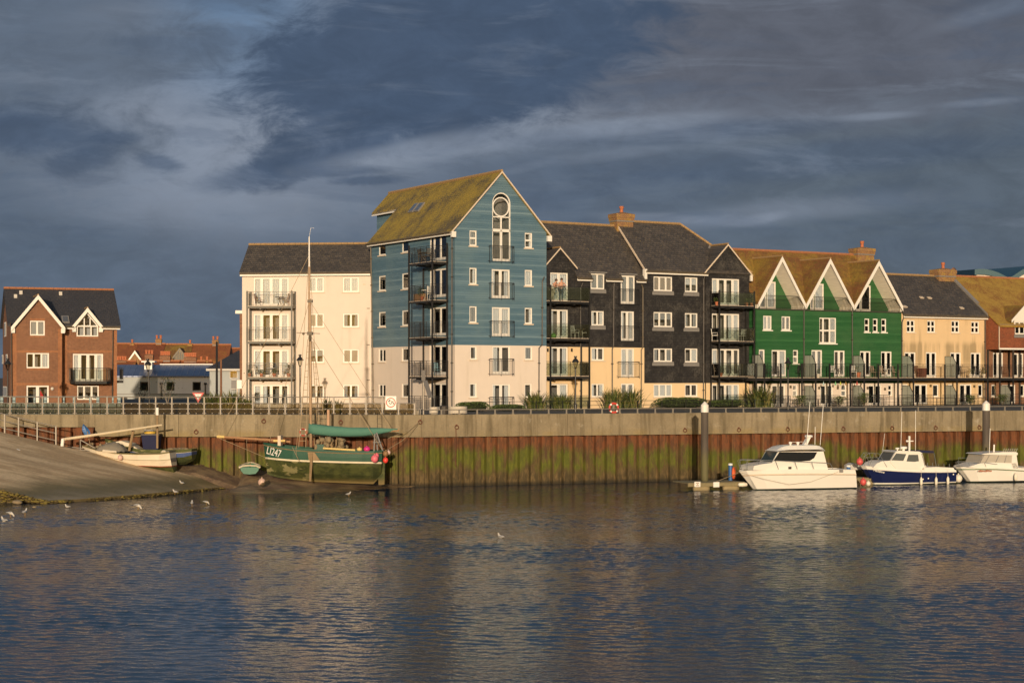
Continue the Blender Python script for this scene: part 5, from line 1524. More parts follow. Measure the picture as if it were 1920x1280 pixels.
# round concrete planters
pc = plain('pale_concrete', (.55, .49, .4), .8, .12, 5.)
def planter(px, w, Y, label, h=.5):
    p = W(px, 0, Y); m = MB(); r = w / 2 * Y / F; m.lathe([(r * .96, 0), (r, .05), (r, h - .04), (r * .97, h), (r * .8, h), (r * .78, h - .1), (.02, h - .1)], 28)
    o = m.build('concrete_planter', pc, smooth=False); o.location = (p.x, Y, G - .01); tag(o, label, 'planter')
planter(858, 36, 110, 'wide round pale concrete planter at the quay corner')
planter(813, 17, 109, 'small round pale concrete planter beside the solar panel mast', .48)
planter(782, 15, 110, 'small low concrete planter left of the solar panel mast', .34)
m = MB(); m.lathe([(.24, 0), (.26, .5), (.2, .56)], 16); o = m.build('litter_bin', M['pipe']); p = W(832, 0, 110.); o.location = (p.x, 110., G - .01); tag(o, 'dark round litter bin between the two corner planters', 'bin')
# lifebuoy on the promenade
def lifebuoy(loc, R=.36, r=.085, ang=0., label='', name='lifebuoy', c1=None, segs=True, M3=None):
    o = empty(name, loc, ang, label, 'lifebuoy')
    m = MB(); n = 32
    m.torus((0, 0, 0), R, r, n=n, m=8)
    if segs:
        for i in range(len(m.f)): m.m[i] = 1 if ((i // 8) % 8) in (3, 4) else 0
    m.build('ring', [c1 or red, M['white']], o, smooth=True)
    return o
orange = plain('orange_plastic', (.75, .13, .035), .5, .08)
p = CF.world(CF.pix(1151, 764.5, .9)[0], .9, CF.pix(1151, 764.5, .9)[1])
o = lifebuoy(p, .29, .07, CF.a, 'red and white lifebuoy on a grey stand behind the low railing')
m = MB(); m.box((-.07, .05, -.55), (.07, .12, .36)); m.build('stand', M['galv'], o)
# dark promenade fence in front of the gardens
def fence_line(fr, px0, px1, d, h, label, step=.5):
    x0, x1 = fr.pix(px0, 766, d)[0], fr.pix(px1, 766, d)[0]
    o = empty('garden_fence', fr.world(x0, d, 0), fr.a, label, 'fence')
    m = MB(); L = x1 - x0
    for z in (h, h - .3): m.tube([(0, 0, z), (L, 0, z)], .022, 4)
    n = int(L / step)
    m.build('rail', M['metal'], o)
    for i in range(n // 4 + 1):
        k = MB(); k.box((i * L / (n // 4) - .025, -.025, 0), (i * L / (n // 4) + .025, .025, h)); k.build('post', M['metal'], o)
    return o
fence_line(BF, 905, 1330, -3.2, .62, 'long low black fence before the blue and black houses')
fence_line(BF, 1332, 1960, -3.2, .62, 'long low black fence before the green and tan gardens')

# ------------------------------------------------------------------ hedges and plants
leafm = [plain('hedge_leaf', (.055, .085, .018), .7, .3, 3.), plain('hedge_leaf_pale', (.085, .12, .025), .7, .3, 3.)]
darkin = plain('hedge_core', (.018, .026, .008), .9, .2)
def hedge(fr, px0, px1, d, h, dep, label, n=2600, name='hedge', round_=True):
    x0, x1 = fr.pix(px0, 766, d)[0], fr.pix(px1, 766, d)[0]
    o = empty(name, fr.world((x0 + x1) / 2, d, 0), fr.a, label, 'hedge'); L = (x1 - x0) / 2
    core, lf_ = MB(), MB()
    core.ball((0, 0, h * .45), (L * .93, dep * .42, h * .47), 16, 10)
    ex = 2.6
    for i in range(n):
        u, v = RN.uniform(-1, 1), RN.uniform(-1, 1)
        zt = h * (1 - abs(u) ** (ex * 2)) ** (1 / ex) * (1 - abs(v) ** 4) ** .25 * (1 + .07 * mn.noise(V((u * L * 1.5, v, px0))))
        z = zt * (RN.random() ** .35) if RN.random() < .5 else zt
        p = V((u * L, v * dep / 2, max(.03, z))); s_ = RN.uniform(.03, .065)
        a = V((RN.gauss(0, 1), RN.gauss(0, 1), RN.gauss(0, 1))).normalized() * s_
        b = a.orthogonal().normalized() * s_ * .7
        lf_.quad(p - a, p - b, p + a, p + b, mi=RN.randrange(2))
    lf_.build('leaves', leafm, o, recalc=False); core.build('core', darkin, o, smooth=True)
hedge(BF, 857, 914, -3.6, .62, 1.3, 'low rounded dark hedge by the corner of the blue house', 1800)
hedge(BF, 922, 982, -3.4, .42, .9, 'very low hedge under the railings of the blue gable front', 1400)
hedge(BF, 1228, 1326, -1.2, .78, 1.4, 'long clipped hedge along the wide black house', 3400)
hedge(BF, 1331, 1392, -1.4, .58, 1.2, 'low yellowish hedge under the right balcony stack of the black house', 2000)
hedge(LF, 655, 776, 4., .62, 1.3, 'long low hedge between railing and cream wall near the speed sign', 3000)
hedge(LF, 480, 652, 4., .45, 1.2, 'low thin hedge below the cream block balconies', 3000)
blade = [plain('flax_leaf', (.10, .125, .03), .55, .3, 2.), plain('flax_leaf_yellow', (.22, .20, .07), .55, .3, 2.), plain('flax_leaf_dark', (.035, .055, .018), .55, .3, 2.)]
def flax(loc, h, spread, n, label, name='flax_bush', grp=None):
    m = MB()
    for i in range(n):
        a = RN.uniform(0, 2 * math.pi); r0 = spread * .35 * math.sqrt(RN.random()); out = spread * RN.uniform(.15, .85); L = h * RN.uniform(.6, 1.08)
        b = V((math.cos(a), math.sin(a), 0)); pts = []
        side = V((-b.y, b.x, 0)); base_ = V((RN.gauss(0, spread * .22), RN.gauss(0, spread * .15), 0)) + b * r0 * .3
        droop = RN.uniform(0, .35)
        for k in range(5):
            t = k / 4; pts.append(base_ + b * out * t ** 1.5 + V((0, 0, L * (t - droop * t ** 3))))
        w = [.03, .038, .034, .022, .003]
        mi = RN.choice((0, 0, 1, 2)); tw = side + V((0, 0, RN.uniform(-.4, .4)))
        for k in range(4): m.quad(pts[k] - tw * w[k], pts[k] + tw * w[k], pts[k + 1] + tw * w[k + 1], pts[k + 1] - tw * w[k + 1], mi=mi)
    o = m.build(name, blade, None, recalc=False); o.location = loc; return tag(o, label, 'bush', grp)
def fl(fr, px, d, h, sp, n, label): flax(fr.world(fr.pix(px, 766, d)[0], d, 0), h, sp, n, label)
fl(BF, 1003, -2.0, 1.45, 1.15, 230, 'spiky green flax bush before the right corner of the blue house')
fl(BF, 1052, -1.9, 1.35, 1.3, 230, 'spiky flax bush before the balconies of the black gabled house')
fl(BF, 1150, -1.8, 1.6, 1.3, 260, 'tall spiky flax bush left of the lifebuoy')
fl(BF, 1180, -1.8, 1.65, 1.4, 260, 'tall spiky flax bush right of the lifebuoy')
fl(BF, 1428, -1.9, 1.75, 1.7, 330, 'large spiky flax bush at the left end of the green terrace')
LG = Fr(ang=LF.a, O=(cx, cy, G))
def fl2(px, d, h, sp, n, label): flax(LG.world(LG.pix(px, 766, d)[0], d, 0), h, sp, n, label)
fl2(404, 20, 1.35, 1.5, 200, 'yellowish spiky bush left of the notice board')
fl2(436, 19, 1.5, 1.2, 180, 'yellowish spiky bush under the white notice board')
fl2(463, 18, 1.0, .8, 90, 'small spiky bush at the left corner of the cream block')
fl2(615, 5, 1.15, .5, 60, 'thin upright plant rising above the hedge beside the trawler shrouds')
fl2(632, 5, 1.05, .5, 60, 'thin upright plant above the hedge before the lower right cream windows')
def shrub(fr, px, d, h, w, label, n=420, twig=False):
    o = empty('shrub', fr.world(fr.pix(px, 760, d)[0], d, 0), 0, label, 'shrub'); m, s_ = MB(), MB()
    for i in range(7):
        a = RN.uniform(0, 6.28); q = V((math.cos(a) * w * .4, math.sin(a) * w * .3, h * RN.uniform(.6, 1))); s_.tube([(0, 0, 0), q * .5 + V((0, 0, .1)), q], [.025, .018, .008], 4)
    for i in range(n):
        p = V((RN.gauss(0, w * .22), RN.gauss(0, w * .22), h * (.25 + .75 * RN.random() ** .8))); k = RN.uniform(.03, .07)
        a = V((RN.gauss(0, 1), RN.gauss(0, 1), RN.gauss(0, 1))).normalized() * k; b = a.orthogonal().normalized() * k * .6
        m.quad(p - a, p - b, p + a, p + b, mi=RN.randrange(2))
    s_.build('stems', M['pipeb'], o); m.build('leaves', leafm if not twig else [darkin, leafm[0]], o, recalc=False)
shrub(LG, 268, 40, 1.7, 1.1, 'small dark shrub before the grey end of the shed', 150, True)
shrub(LG, 314, 40, 2.3, 1.7, 'dark leafy shrub before the white wall of the shed', 240, True)
GG = GF
for px, h, w, l in ((1500, .9, 1.1, 'leafy garden shrub left in the green terrace garden'), (1576, .8, 1.0, 'low garden shrub before the middle of the green terrace'), (1620, 1.05, 1.0, 'bright yellow-green shrub before the right part of the green terrace'), (1820, .8, .9, 'small shrub in the tan house garden'), (1880, .85, 1.0, 'bright green shrub before the tile-hung house')):
    shrub(GG, px, -2.4, h, w, l)
# ------------------------------------------------------------------ buildings further back
grey_p = stucco('grey_render', (.42, .445, .44), (.25, .25, .25), .2)
white_p = stucco('pale_grey_render', (.80, .79, .79), (.55, .55, .55), .2)
def ribbed():
    m, t, b = newmat('blue_ribbed_roof'); v = t.coord(); x, y, z = t.xyz(v)
    w = t.m('FRACT', t.m('MULTIPLY', x, 1.6)); h = t.ss(t.m('ABSOLUTE', t.m('SUBTRACT', w, .5)), .36, .46)
    n = t.noise(v, .6, 4); c = t.mix(t.ss(n, .3, .7), (.085, .11, .19), (.13, .16, .25))
    finish(t, b, c, .38, t.bump(h, .8, .05), .25); return m
SF = Fr(215, 185., 40000)
root = empty('blue_roofed_shed', SF.O, SF.a, 'low grey and white shed with ribbed blue roof behind the promenade', 'shed')
fs = Face(SF)
x1 = fs.pix(393, 700)[0]; xm = fs.pix(295.5, 700)[0]; zt = fs.pix(300, 704.5)[1]; zl = fs.pix(300, 738.5)[1]
for r in ((262.7, 715.5, 278.3, 732), (312.3, 715.7, 327, 732), (361, 715.7, 376.5, 732)): fs.wins.append(dict(q=fs.rect(r), kind='c1', cur=None, sill=None, fmat='pipe'))
fs.wins.append(dict(q=fs.rect((222, 744, 239, 755)), kind='c1', cur=None, sill=None, fmat='pipe'))
mb = MB()
wallface(mb, fs, -4, xm, 0, zt, [(1e9, 0)], room=2); wallface(mb, fs, xm, x1, zl, zt, [(1e9, 1)], room=2, holes=[w['q'] for w in fs.wins])
wallface(mb, fs, xm, x1, 0, zl, [(1e9, 0)], room=2, holes=[])
rest_of_box(mb, -4, x1, 0, 9, 0, zt, 'lrb'); mb.build('wall', [grey_p, white_p, M['pipe']], root, recalc=False)
for w in fs.wins: window(root, fs, w)
yr = 4.; zr = SF.pix(300, 683.6, yr)[1]
rf_ = roof(root, [[(-4.2, -.2, zt), (x1 + .1, -.2, zt), (x1 + .1, yr, zr), (-4.2, yr, zr)], [(-4.2, yr, zr), (x1 + .1, yr, zr), (x1 + .1, 9, zt), (-4.2, 9, zt)]], 'slate_x', .12)
rf_.data.materials[0] = ribbed()
a, b = SF.pix(300, 683, yr)[0], x1
mb = MB(); mb.box((a, yr - .12, zr), (b, yr + .12, zr + .1)); mb.build('ridge_cap', M['white'], root)
a, b = SF.pix(270.5, 683, 2.2)[0], SF.pix(285, 683, 2.2)[0]
mb = MB(); mb.box((a, 2.2, SF.pix(278, 688.5, 2.2)[1] - .6), (b, 3.6, SF.pix(278, 679, 2.2)[1])); mb.box((a - .3, 2.0, SF.pix(278, 679, 2.2)[1]), (b + .3, 3.8, SF.pix(278, 676.5, 2.2)[1]), 0)
mb.build('roof_vent', M['white'], root)
mb = MB(); mb.box((-4, -.05, zl - .05), (x1, -.005, zl + .05)); mb.build('band', M['lead'], root)
for px in (302.5, 385):
    u = fs.pix(px, 720)[0]; mb = MB(); mb.box((u - .06, -.12, 0), (u + .06, -.01, fs.pix(px, 722)[1])); mb.lathe([(.05, 0), (.16, .15), (.16, .28)], 8, (u, -.08, fs.pix(px, 722)[1])); mb.build('downpipe', M['pipe'], root)
QF = Fr(393, 172., 40000)
root = empty('grey_house', QF.O, QF.a, 'grey rendered house with hipped dark roof left of the cream block', 'house')
fq = Face(QF); x1 = fq.pix(500, 700)[0]; zt = fq.pix(420, 691)[1]
fq.wins.append(dict(q=fq.rect((430, 693.5, 446, 709.5)), kind='c1', cur=None, sill=None, fmat='dullwhite'))
mb = MB(); wallface(mb, fq, 0, x1, 0, zt, [(1e9, 0)], room=1); rest_of_box(mb, 0, x1, 0, 8, 0, zt, 'lrb'); mb.build('wall', [grey_p, M['pipe']], root, recalc=False)
window(root, fq, fq.wins[0])
ap = QF.pix(446, 657, 4.); e = .3
mb = MB(); mb.add([(-e, -e, zt), (x1 + e, -e, zt), (x1 + e, 8 + e, zt), (-e, 8 + e, zt), (ap[0], 4, ap[1]), (x1 - 2.5, 4, ap[1])], [(0, 1, 5, 4), (1, 2, 5), (2, 3, 4, 5), (3, 0, 4), (3, 2, 1, 0)]); mb.build('roof', M['slate_dark'], root)
mb = MB(); mb.box((-.32, -.36, zt - .22), (x1, -.3, zt)); mb.build('fascia', M['dullwhite'], root)
o = empty('wall_sign', QF.world(fq.pix(438.5, 720)[0], -.03, fq.pix(438.5, 720)[1]), QF.a, 'small grey and white sign on the grey house wall', 'sign')
mb = MB(); mb.box((-.25, 0, -.6), (.25, .03, .6)); mb.build('board', M['lead'], o)
mb = MB(); mb.box((-.25, -.01, .4), (.25, -.002, .52)); mb.box((-.25, -.01, -.5), (.25, -.002, -.42)); mb.build('white_bands', M['dullwhite'], o)

# terraced houses on the skyline
def farhouse(px0, px1, Y, yr_, ye_, yb_, label, chim=(), gable=None, mat='tile_far', y_=5., white=None, name='terraced_house'):
    f = Fr(px0, Y, 60000); fc = Face(f); o = empty(name, f.O, f.a, label, 'house')
    x1 = fc.pix(px1, 680)[0]; ze_ = fc.pix(px0, ye_)[1]; zr_ = f.pix(px0, yr_, y_)[1]
    mb = MB(); mb.box((0, 0, 0), (x1, 2 * y_, ze_)); mb.prism([(0, 0, ze_), (0, 2 * y_, ze_), (0, y_, zr_)], (x1, 0, 0)); mb.build('wall', M['brickdark'], o)
    roof(o, [[(0, -.4, ze_), (x1, -.4, ze_), (x1, y_, zr_ + .2), (0, y_, zr_ + .2)], [(0, y_, zr_ + .2), (x1, y_, zr_ + .2), (x1, 2 * y_ + .4, ze_), (0, 2 * y_ + .4, ze_)]], mat)
    ridge(o, [(0, y_, zr_ + .25), (x1, y_, zr_ + .25)], 'ridgered', .16)
    for (a, b, yt, yb, n, d) in chim:
        chimney(o, f.pix(a, yt, d)[0], f.pix(b, yt, d)[0], d - .5, d + .5, f.pix(a, yb, d)[1], f.pix(a, yt, d)[1], n, 'chim' if n < 3 else 'brickdark', .2, .6)
    if gable:
        (a, b, yt, yb, m_, yw) = gable; u0, z0 = f.pix(a, yb, -.8); u1 = f.pix(b, yb, -.8)[0]; zt_ = f.pix((a + b) / 2, yt, -.8)[1]; um = (u0 + u1) / 2; zw = f.pix(a, yw, -.8)[1]
        mb = MB(); mb.prism([(u0, -.8, zw), (u1, -.8, zw), (u1, -.8, z0), (um, -.8, zt_), (u0, -.8, z0)], (0, 5, 0)); g = mb.build('gable', m_, o)
        for c in (u0 - .3, u1 + .3):
            m2 = MB(); m2.hexa([(c, -.95, z0 - .5), (um, -.95, zt_ - .2), (um, -.82, zt_ - .2), (c, -.82, z0 - .5), (c, -.95, z0 - .1), (um, -.95, zt_ + .3), (um, -.82, zt_ + .3), (c, -.82, z0 - .1)]); m2.build('barge_board', M['white'] if white else M['pipeb'], o)
        roof(o, [[(um, -.9, zt_ + .3), (um, 5, zt_ + .3), (u0 - .35, 5, z0 - .2), (u0 - .35, -.9, z0 - .2)], [(um, -.9, zt_ + .3), (u1 + .35, -.9, z0 - .2), (u1 + .35, 5, z0 - .2), (um, 5, zt_ + .3)]], mat, .15, 'gable_roof')
        if not white:
            m2 = MB()
            for k in range(6): u = u0 + (u1 - u0) * (k + .5) / 6; m2.box((u - .12, -.88, zw + .1), (u + .12, -.81, z0 + (zt_ - z0) * (1 - abs(u - um) / (u1 - um)) * .8))
            m2.build('timbering', M['pipe'], o)
    return o
M['tilehang_far'] = bricks('brown_red_tile_roof', (.24, .075, .035), (.20, .065, .03), (.1, .04, .025), .25, .2, 'rx', [((.30, .2, .05), .35, .56, .74, .6)], .5, .85, .012, .3)
timber = plain('yellowed_plaster', (.45, .36, .18), .9, .2)
farhouse(196, 250, 300, 646.5, 676, 700, 'red-roofed terraced house showing right of the brick house with white gable', ((244, 252, 643, 660, 1, 5.),), (244, 262, 660, 673, M['chim'], 690), white=True)
farhouse(250.2, 303, 300.3, 646.8, 676, 700, 'plain red-roofed terraced house with a tall brick chimney at its right end', ((292, 303.6, 635, 652, 2, 5.),), mat='tilehang_far')
farhouse(303.2, 355, 300.6, 647.6, 677, 700, 'terraced house with a half-timbered gable and mossy roof', ((352, 361, 644, 660, 1, 5.),), (327, 347, 655, 668, timber, 690), mat='tile_moss')
farhouse(355.2, 428, 300.9, 648.4, 678, 700, 'orange-roofed terraced house with a big chimney left of the grey hipped roof', ((398, 410, 637, 656, 2, 5.),))
farhouse(428.2, 470, 330, 655, 680, 700, 'low orange-roofed house peeping over the grey hipped roof')
for (a, b, yt, yb, n, l) in ((214, 238, 675.5, 690, 5, 'low house row with five yellow chimney pots above the shed at its left end'), (272, 288, 664, 684, 3, 'house whose brick stack with three red pots stands over the shed vent'), (300, 320, 666, 686, 5, 'house whose wide stack of five red pots stands left of the timbered gable'), (345, 369, 669, 688, 6, 'house whose wide stack of six red pots stands right of the timbered gable'), (375, 391, 676, 690, 2, 'house with a pale stack of two yellow pots left of the grey roof')):
    farhouse(a - 14, b + 14 if b < 385 else b + 4, 250 + a * .02, 679.5, 690, 700, l, ((a, b, yt, yb, n, 2.),), y_=2.)
# wave-roofed building far right
DF = Fr(1828, 240., 90000)
root = empty('wave_roofed_hall', DF.O, DF.a, 'distant pale hall with a wavy teal roof above the right-hand ridge', 'hall')
fd = Face(DF)
prof = [(1826, 505.5), (1834, 504.3), (1846, 504.8), (1858, 507), (1870, 511), (1881, 516.5), (1889, 521), (1897, 518), (1906, 512), (1916, 505.5), (1928, 500), (1942, 497.5), (1958, 499), (1975, 506)]
up = [fd.pix(*p) for p in prof]; th = .75
teal = plain('teal_roof', (.012, .075, .105), .45, .1)
mb = MB(); P = [(u, -.4, z) for u, z in up] + [(u, -.4, z - th) for u, z in reversed(up)]
n = len(up)
for i in range(n - 1): mb.hexa([(up[i][0], -.4, up[i][1] - th), (up[i + 1][0], -.4, up[i + 1][1] - th), (up[i + 1][0], 22, up[i + 1][1] - th + .8), (up[i][0], 22, up[i][1] - th + .8), (up[i][0], -.4, up[i][1]), (up[i + 1][0], -.4, up[i + 1][1]), (up[i + 1][0], 22, up[i + 1][1] + .8), (up[i][0], 22, up[i][1] + .8)])
mb.build('roof', teal, root)
mb = MB(); u0 = fd.pix(1830.5, 515)[0]
pts = [(u, z - th * .9) for u, z in up]; pts[0] = (u0, pts[0][1])
mb.prism([(u0, 0, 0), (pts[-1][0], 0, 0)] + [(u, 0, z) for u, z in reversed(pts)], (0, 20, 0)); mb.build('wall', M['cream'], root)
for px in (1909, 1913, 1917):
    u, z = fd.pix(px, 523); mb = MB(); mb.box((u - .15, -.03, z - .15), (u + .15, .01, z + .15)); mb.build('vent', M['pipe'], root)

# pale blue hoarding before the brick house
hb = plain('pale_blue_hoarding', (.26, .36, .38), .6, .12, 1.)
HFr = LG
x0, x1 = HFr.pix(-40, 770, 2.5)[0], HFr.pix(228.5, 770, 2.5)[0]
root = empty('blue_hoarding', HFr.world(x0, 2.5, 0), HFr.a, 'pale blue corrugated hoarding behind the railing before the brick house', 'hoarding')
mb = MB(); L = x1 - x0; n = int(L / .12)
for i in range(n):
    a, b = i * L / n, (i + 1) * L / n
    mb.quad((a, 0, 0), ((a + b) / 2, .03, 0), ((a + b) / 2, .03, .72), (a, 0, .72)); mb.quad(((a + b) / 2, .03, 0), (b, 0, 0), (b, 0, .72), ((a + b) / 2, .03, .72))
mb.build('sheet', hb, root, recalc=False)
for px in (4, 27, 85.5, 140, 184, 224):
    u = HFr.pix(px, 760, 2.5)[0] - x0; m2 = MB(); m2.box((u - .09, -.08, 0), (u + .09, -.01, 1.12)); m2.build('post', hb, root)
for px in (64, 119, 168, 211):
    u = HFr.pix(px, 760, 2.5)[0] - x0; m2 = MB(); m2.box((u - .05, .05, 0), (u + .05, .12, 1.05)); m2.build('post', hb, root)
mb = MB(); mb.tube([(0, -.05, 1.1), (L, -.05, 1.1)], .03, 5); mb.build('rail', hb, root)
# ------------------------------------------------------------------ boats
gel = plain('white_gelcoat', (.80, .77, .70), .25, .05, 1.2, spec=.5)
gelw = plain('weathered_white_hull', (.66, .58, .45), .5, .2, 2.)
navy = plain('navy_gelcoat', (.012, .018, .075), .18, .15, 1.2, spec=.6)
navyc = plain('navy_canvas', (.013, .016, .055), .85, .15)
antif = plain('dark_green_antifouling', (.03, .05, .03), .7, .3)
dglass = plain('dark_boat_glass', (.012, .014, .018), .05, .02, spec=.7)
chrome = plain('stainless_rail', (.55, .54, .5), .25, .05, metal=.8)
redp = plain('faded_red_buoy', (.62, .10, .09), .45, .12, 2.)
pinkp = plain('pink_buoy', (.72, .16, .2), .45, .1, 2.)
magp = plain('magenta_buoy', (.62, .03, .22), .4, .1)
fend = plain('cream_fender', (.78, .72, .6), .45, .08)
bluep = plain('blue_paint', (.03, .12, .32), .45, .12)

def loft(mb, secs, mats_rows, cap_end=True):
    """secs: list of sections, each a list of points from keel to sheer on the near (-y) side; mirrored"""
    n = len(secs[0])
    for sg in (1, -1):
        for a, b in zip(secs, secs[1:]):
            for j in range(n - 1):
                f = lambda p: (p[0], p[1] * sg, p[2])
                mb.quad(f(a[j]), f(b[j]), f(b[j + 1]), f(a[j + 1]), mi=mats_rows[j])
    if cap_end:
        for e in (secs[0], secs[-1]):
            for j in range(n - 1):
                mb.quad(e[j], (e[j][0], -e[j][1], e[j][2]), (e[j + 1][0], -e[j + 1][1], e[j + 1][2]), e[j + 1], mi=mats_rows[j])

def deck(mb, secs, mi=0, drop=.03):
    for a, b in zip(secs, secs[1:]):
        p, q = a[-1], b[-1]
        mb.quad((p[0], p[1], p[2] - drop), (q[0], q[1], q[2] - drop), (q[0], -q[1], q[2] - drop), (p[0], -p[1], p[2] - drop), mi=mi)

class Boat:
    def __init__(s, px, Y, name, label, cat='boat', vp=10800, ang=None):
        s.f = Fr(px, Y, vp, z=0., ang=ang); s.r = empty(name, s.f.O, s.f.a, label, cat)
    def q(s, px, py, d=0.): x, z = s.f.pix(px, py, d); return V((x, d, z))
    def xz(s, px, py, d=0.): return s.f.pix(px, py, d)
    def ext(s, pts, d, name, mat, y0=None, taper=1., smooth=False):
        """profile traced on plane d, extruded symmetrically to the other side"""
        p = [s.q(a, b, d) for a, b in pts]; m = MB()
        m.prism(p, (0, -2 * d, 0)); return m.build(name, mat, s.r)
    def tube(s, pts, d, r, name, mat, n=6):
        m = MB(); m.tube([s.q(a, b, d if not hasattr(d, '__len__') else d[i]) for i, (a, b) in enumerate(pts)], r, n); return m.build(name, mat, s.r)

def hull(bt, st, frac, rows, mats, name='hull', dk=0):
    """st: (px_sheer, py_sheer, half_beam, px_foot, py_foot); frac: rows as (height fraction, beam fraction)"""
    secs = []
    for (a, b, hb, c, d) in st:
        S_, K = bt.q(a, b, -hb * .9), bt.q(c, d, -hb * .6)
        sec = []
        for (h, w) in frac:
            p = K.lerp(S_, h); sec.append((p.x, -hb * w, p.z))
        secs.append(sec)
    m = MB(); loft(m, secs, rows); deck(m, secs, dk)
    return m.build(name, mats, bt.r, smooth=False), secs

def ball_buoy(loc, r, mat, label, name='buoy', sq=1.1):
    m = MB(); m.ball((0, 0, 0), (r, r, r * sq), 16, 10); m.lathe([(r * .2, r * sq * .9), (r * .16, r * sq * 1.2), (r * .1, r * sq * 1.24)], 8)
    o = m.build(name, mat, smooth=True); o.location = loc; return tag(o, label, 'buoy')

# --- white cabin cruiser
b = Boat(1500, 104.6, 'cabin_cruiser', 'white cabin cruiser with dark windows and radar beside the blue post')
frac = [(-.25, .05), (0., .62), (.08, .80), (.72, .97), (.75, 1.02), (.80, 1.0), (1., 1.)]
hl, sec = hull(b, [(1386, 883, .04, 1415, 919.5), (1398, 881.5, .42, 1420, 919.3), (1425, 880, .80, 1438, 919), (1465, 879.3, 1.08, 1470, 918.4), (1515, 879, 1.2, 1515, 917.4), (1560, 879.5, 1.2, 1560, 916.5), (1602, 880.5, 1.12, 1604, 915.6)],
               frac, [1, 1, 0, 2, 2, 0], [gel, antif, M['stone']])
b.ext([(1412, 881), (1414, 873), (1430, 869.5), (1446, 867.5), (1470, 866), (1545, 866), (1552, 881)], -.86, 'coachroof', gel)
b.ext([(1447, 868.5), (1459, 847), (1467, 846), (1544, 846), (1553, 881), (1500, 881)], -.8, 'cabin', gel)
m = MB()
win = [(1450, 863.8), (1461, 847), (1532, 847.4), (1526.5, 858), (1518.5, 863.2), (1495, 865.2)]
for sg in (-1, 1): m.prism([V((p.x, sg * .805, p.z)) for p in [b.q(a_, b_, -.8) for a_, b_ in win]], (0, sg * .012, 0))
w1, w2 = b.q(1448.5, 866, -.8), b.q(1459.2, 847.2, -.8)
m.hexa([(w1.x - .03, -.74, w1.z), (w1.x - .03, .74, w1.z), (w1.x, .74, w1.z), (w1.x, -.74, w1.z), (w2.x - .03, -.7, w2.z), (w2.x - .03, .7, w2.z), (w2.x, .7, w2.z), (w2.x, -.7, w2.z)])
m.build('window', dglass, b.r)
roofp = [(1458, 845.8), (1461, 842.5), (1468, 838), (1478, 835), (1495, 834), (1535, 834.2), (1541, 835.5), (1546, 839), (1547, 846.5)]
m = MB()
pr = [b.q(a_, b_, -.85) for a_, b_ in roofp]
rows_ = [(.0, -.85), (.0, .85)]
top = [V((p.x, 0, p.z)) for p in pr]
for i in range(len(pr) - 1):
    for sg in (-1, 1):
        z0 = pr[0].z
        lift = lambda p, k: V((p.x, sg * k, z0 + (p.z - z0) * (1.05 if k < .5 else .92 if k < .8 else 0.25)))
        ks = (0, .6, .82, .88)
        for k0, k1 in zip(ks, ks[1:]): m.quad(lift(pr[i], k0), lift(pr[i + 1], k0), lift(pr[i + 1], k1), lift(pr[i], k1))
m.quad(*[V((p.x, -.88, pr[0].z - .02)) for p in (pr[0], pr[-1])], *[V((p.x, .88, pr[0].z - .02)) for p in (pr[-1], pr[0])])
m.build('cabin_roof', gel, b.r, smooth=True)
m = MB()
tp = [(1388, 862.5), (1400, 862), (1450, 863.2), (1500, 865), (1548, 867), (1557, 869), (1562, 879)]
ds = [-.12, -.42, -.9, -1.1, -1.12, -1.12, -1.12]
for sg in (1, -1):
    pp = [b.q(a_, b_, d_) for (a_, b_), d_ in zip(tp, ds)]; m.tube([V((p.x, p.y * sg, p.z)) for p in pp], .016, 5)
    for (a_, b_, c_, d_, k) in ((1386, 863, 1391, 881, -.12), (1402, 862, 1401, 881, -.5), (1420, 862.5, 1427, 880, -.8), (1454, 863.2, 1460, 879.6, -.98), (1490, 864.5, 1495.5, 879.3, -1.1), (1522, 866, 1526.5, 879.3, -1.12)):
        p, q_ = b.q(a_, b_, k), b.q(c_, d_, k); m.tube([V((p.x, p.y * sg, p.z)), V((q_.x, q_.y * sg, q_.z))], .014, 5)
    pp = [b.q(1388, 873, -.12), b.q(1402, 872, -.45), b.q(1424, 872.5, -.8)]; m.tube([V((p.x, p.y * sg, p.z)) for p in pp], .012, 5)
m.build('bow_rail', chrome, b.r)
for i, (a_, c_) in enumerate((((1512.5, 833), (1518.8, 752)), ((1537.8, 834), (1543.8, 757)), ((1528, 833), (1528.5, 800)))):
    b.tube([a_, c_], (-.5, .3, 0)[i], .017, 'antenna', M['white'])
m = MB(); p = b.q(1509, 833, -.1); r0 = b.q(1517, 820, -.1)
m.hexa([(p.x - .12, -.2, p.z - .05), (p.x + .1, -.2, p.z - .05), (p.x + .1, .1, p.z - .05), (p.x - .12, .1, p.z - .05), (r0.x - .1, -.2, r0.z), (r0.x + .06, -.2, r0.z), (r0.x + .06, .1, r0.z), (r0.x - .1, .1, r0.z)])
m.lathe([(.16, 0), (.23, .03), (.24, .12), (.17, .16)], 14, (r0.x, -.05, r0.z)); m.build('radar', M['white'], b.r)
m = MB()
for px in (1482, 1496): p = b.q(px, 832, -.3); m.lathe([(.06, -.12), (.06, .02), (.1, .03), (.1, .12), (.04, .14)], 10, (p.x, -.3, p.z))
p, q_ = b.q(1480, 828.5, -.3), b.q(1505, 828, -.3); m.tube([p, q_], .012, 4); m.build('roof_lights', M['white'], b.r)
p = b.q(1481, 876.8, -.87); m = MB(); m.box((p.x - .1, -.885, p.z - .07), (p.x + .1, -.862, p.z + .07)); m.build('vent', M['pipe'], b.r)
p = b.q(1577, 883, -1.2); m = MB(); m.box((p.x - .12, -1.25, p.z - .07), (p.x + .12, -1.21, p.z + .1)); m.build('locker_hatch', M['lead'], b.r)
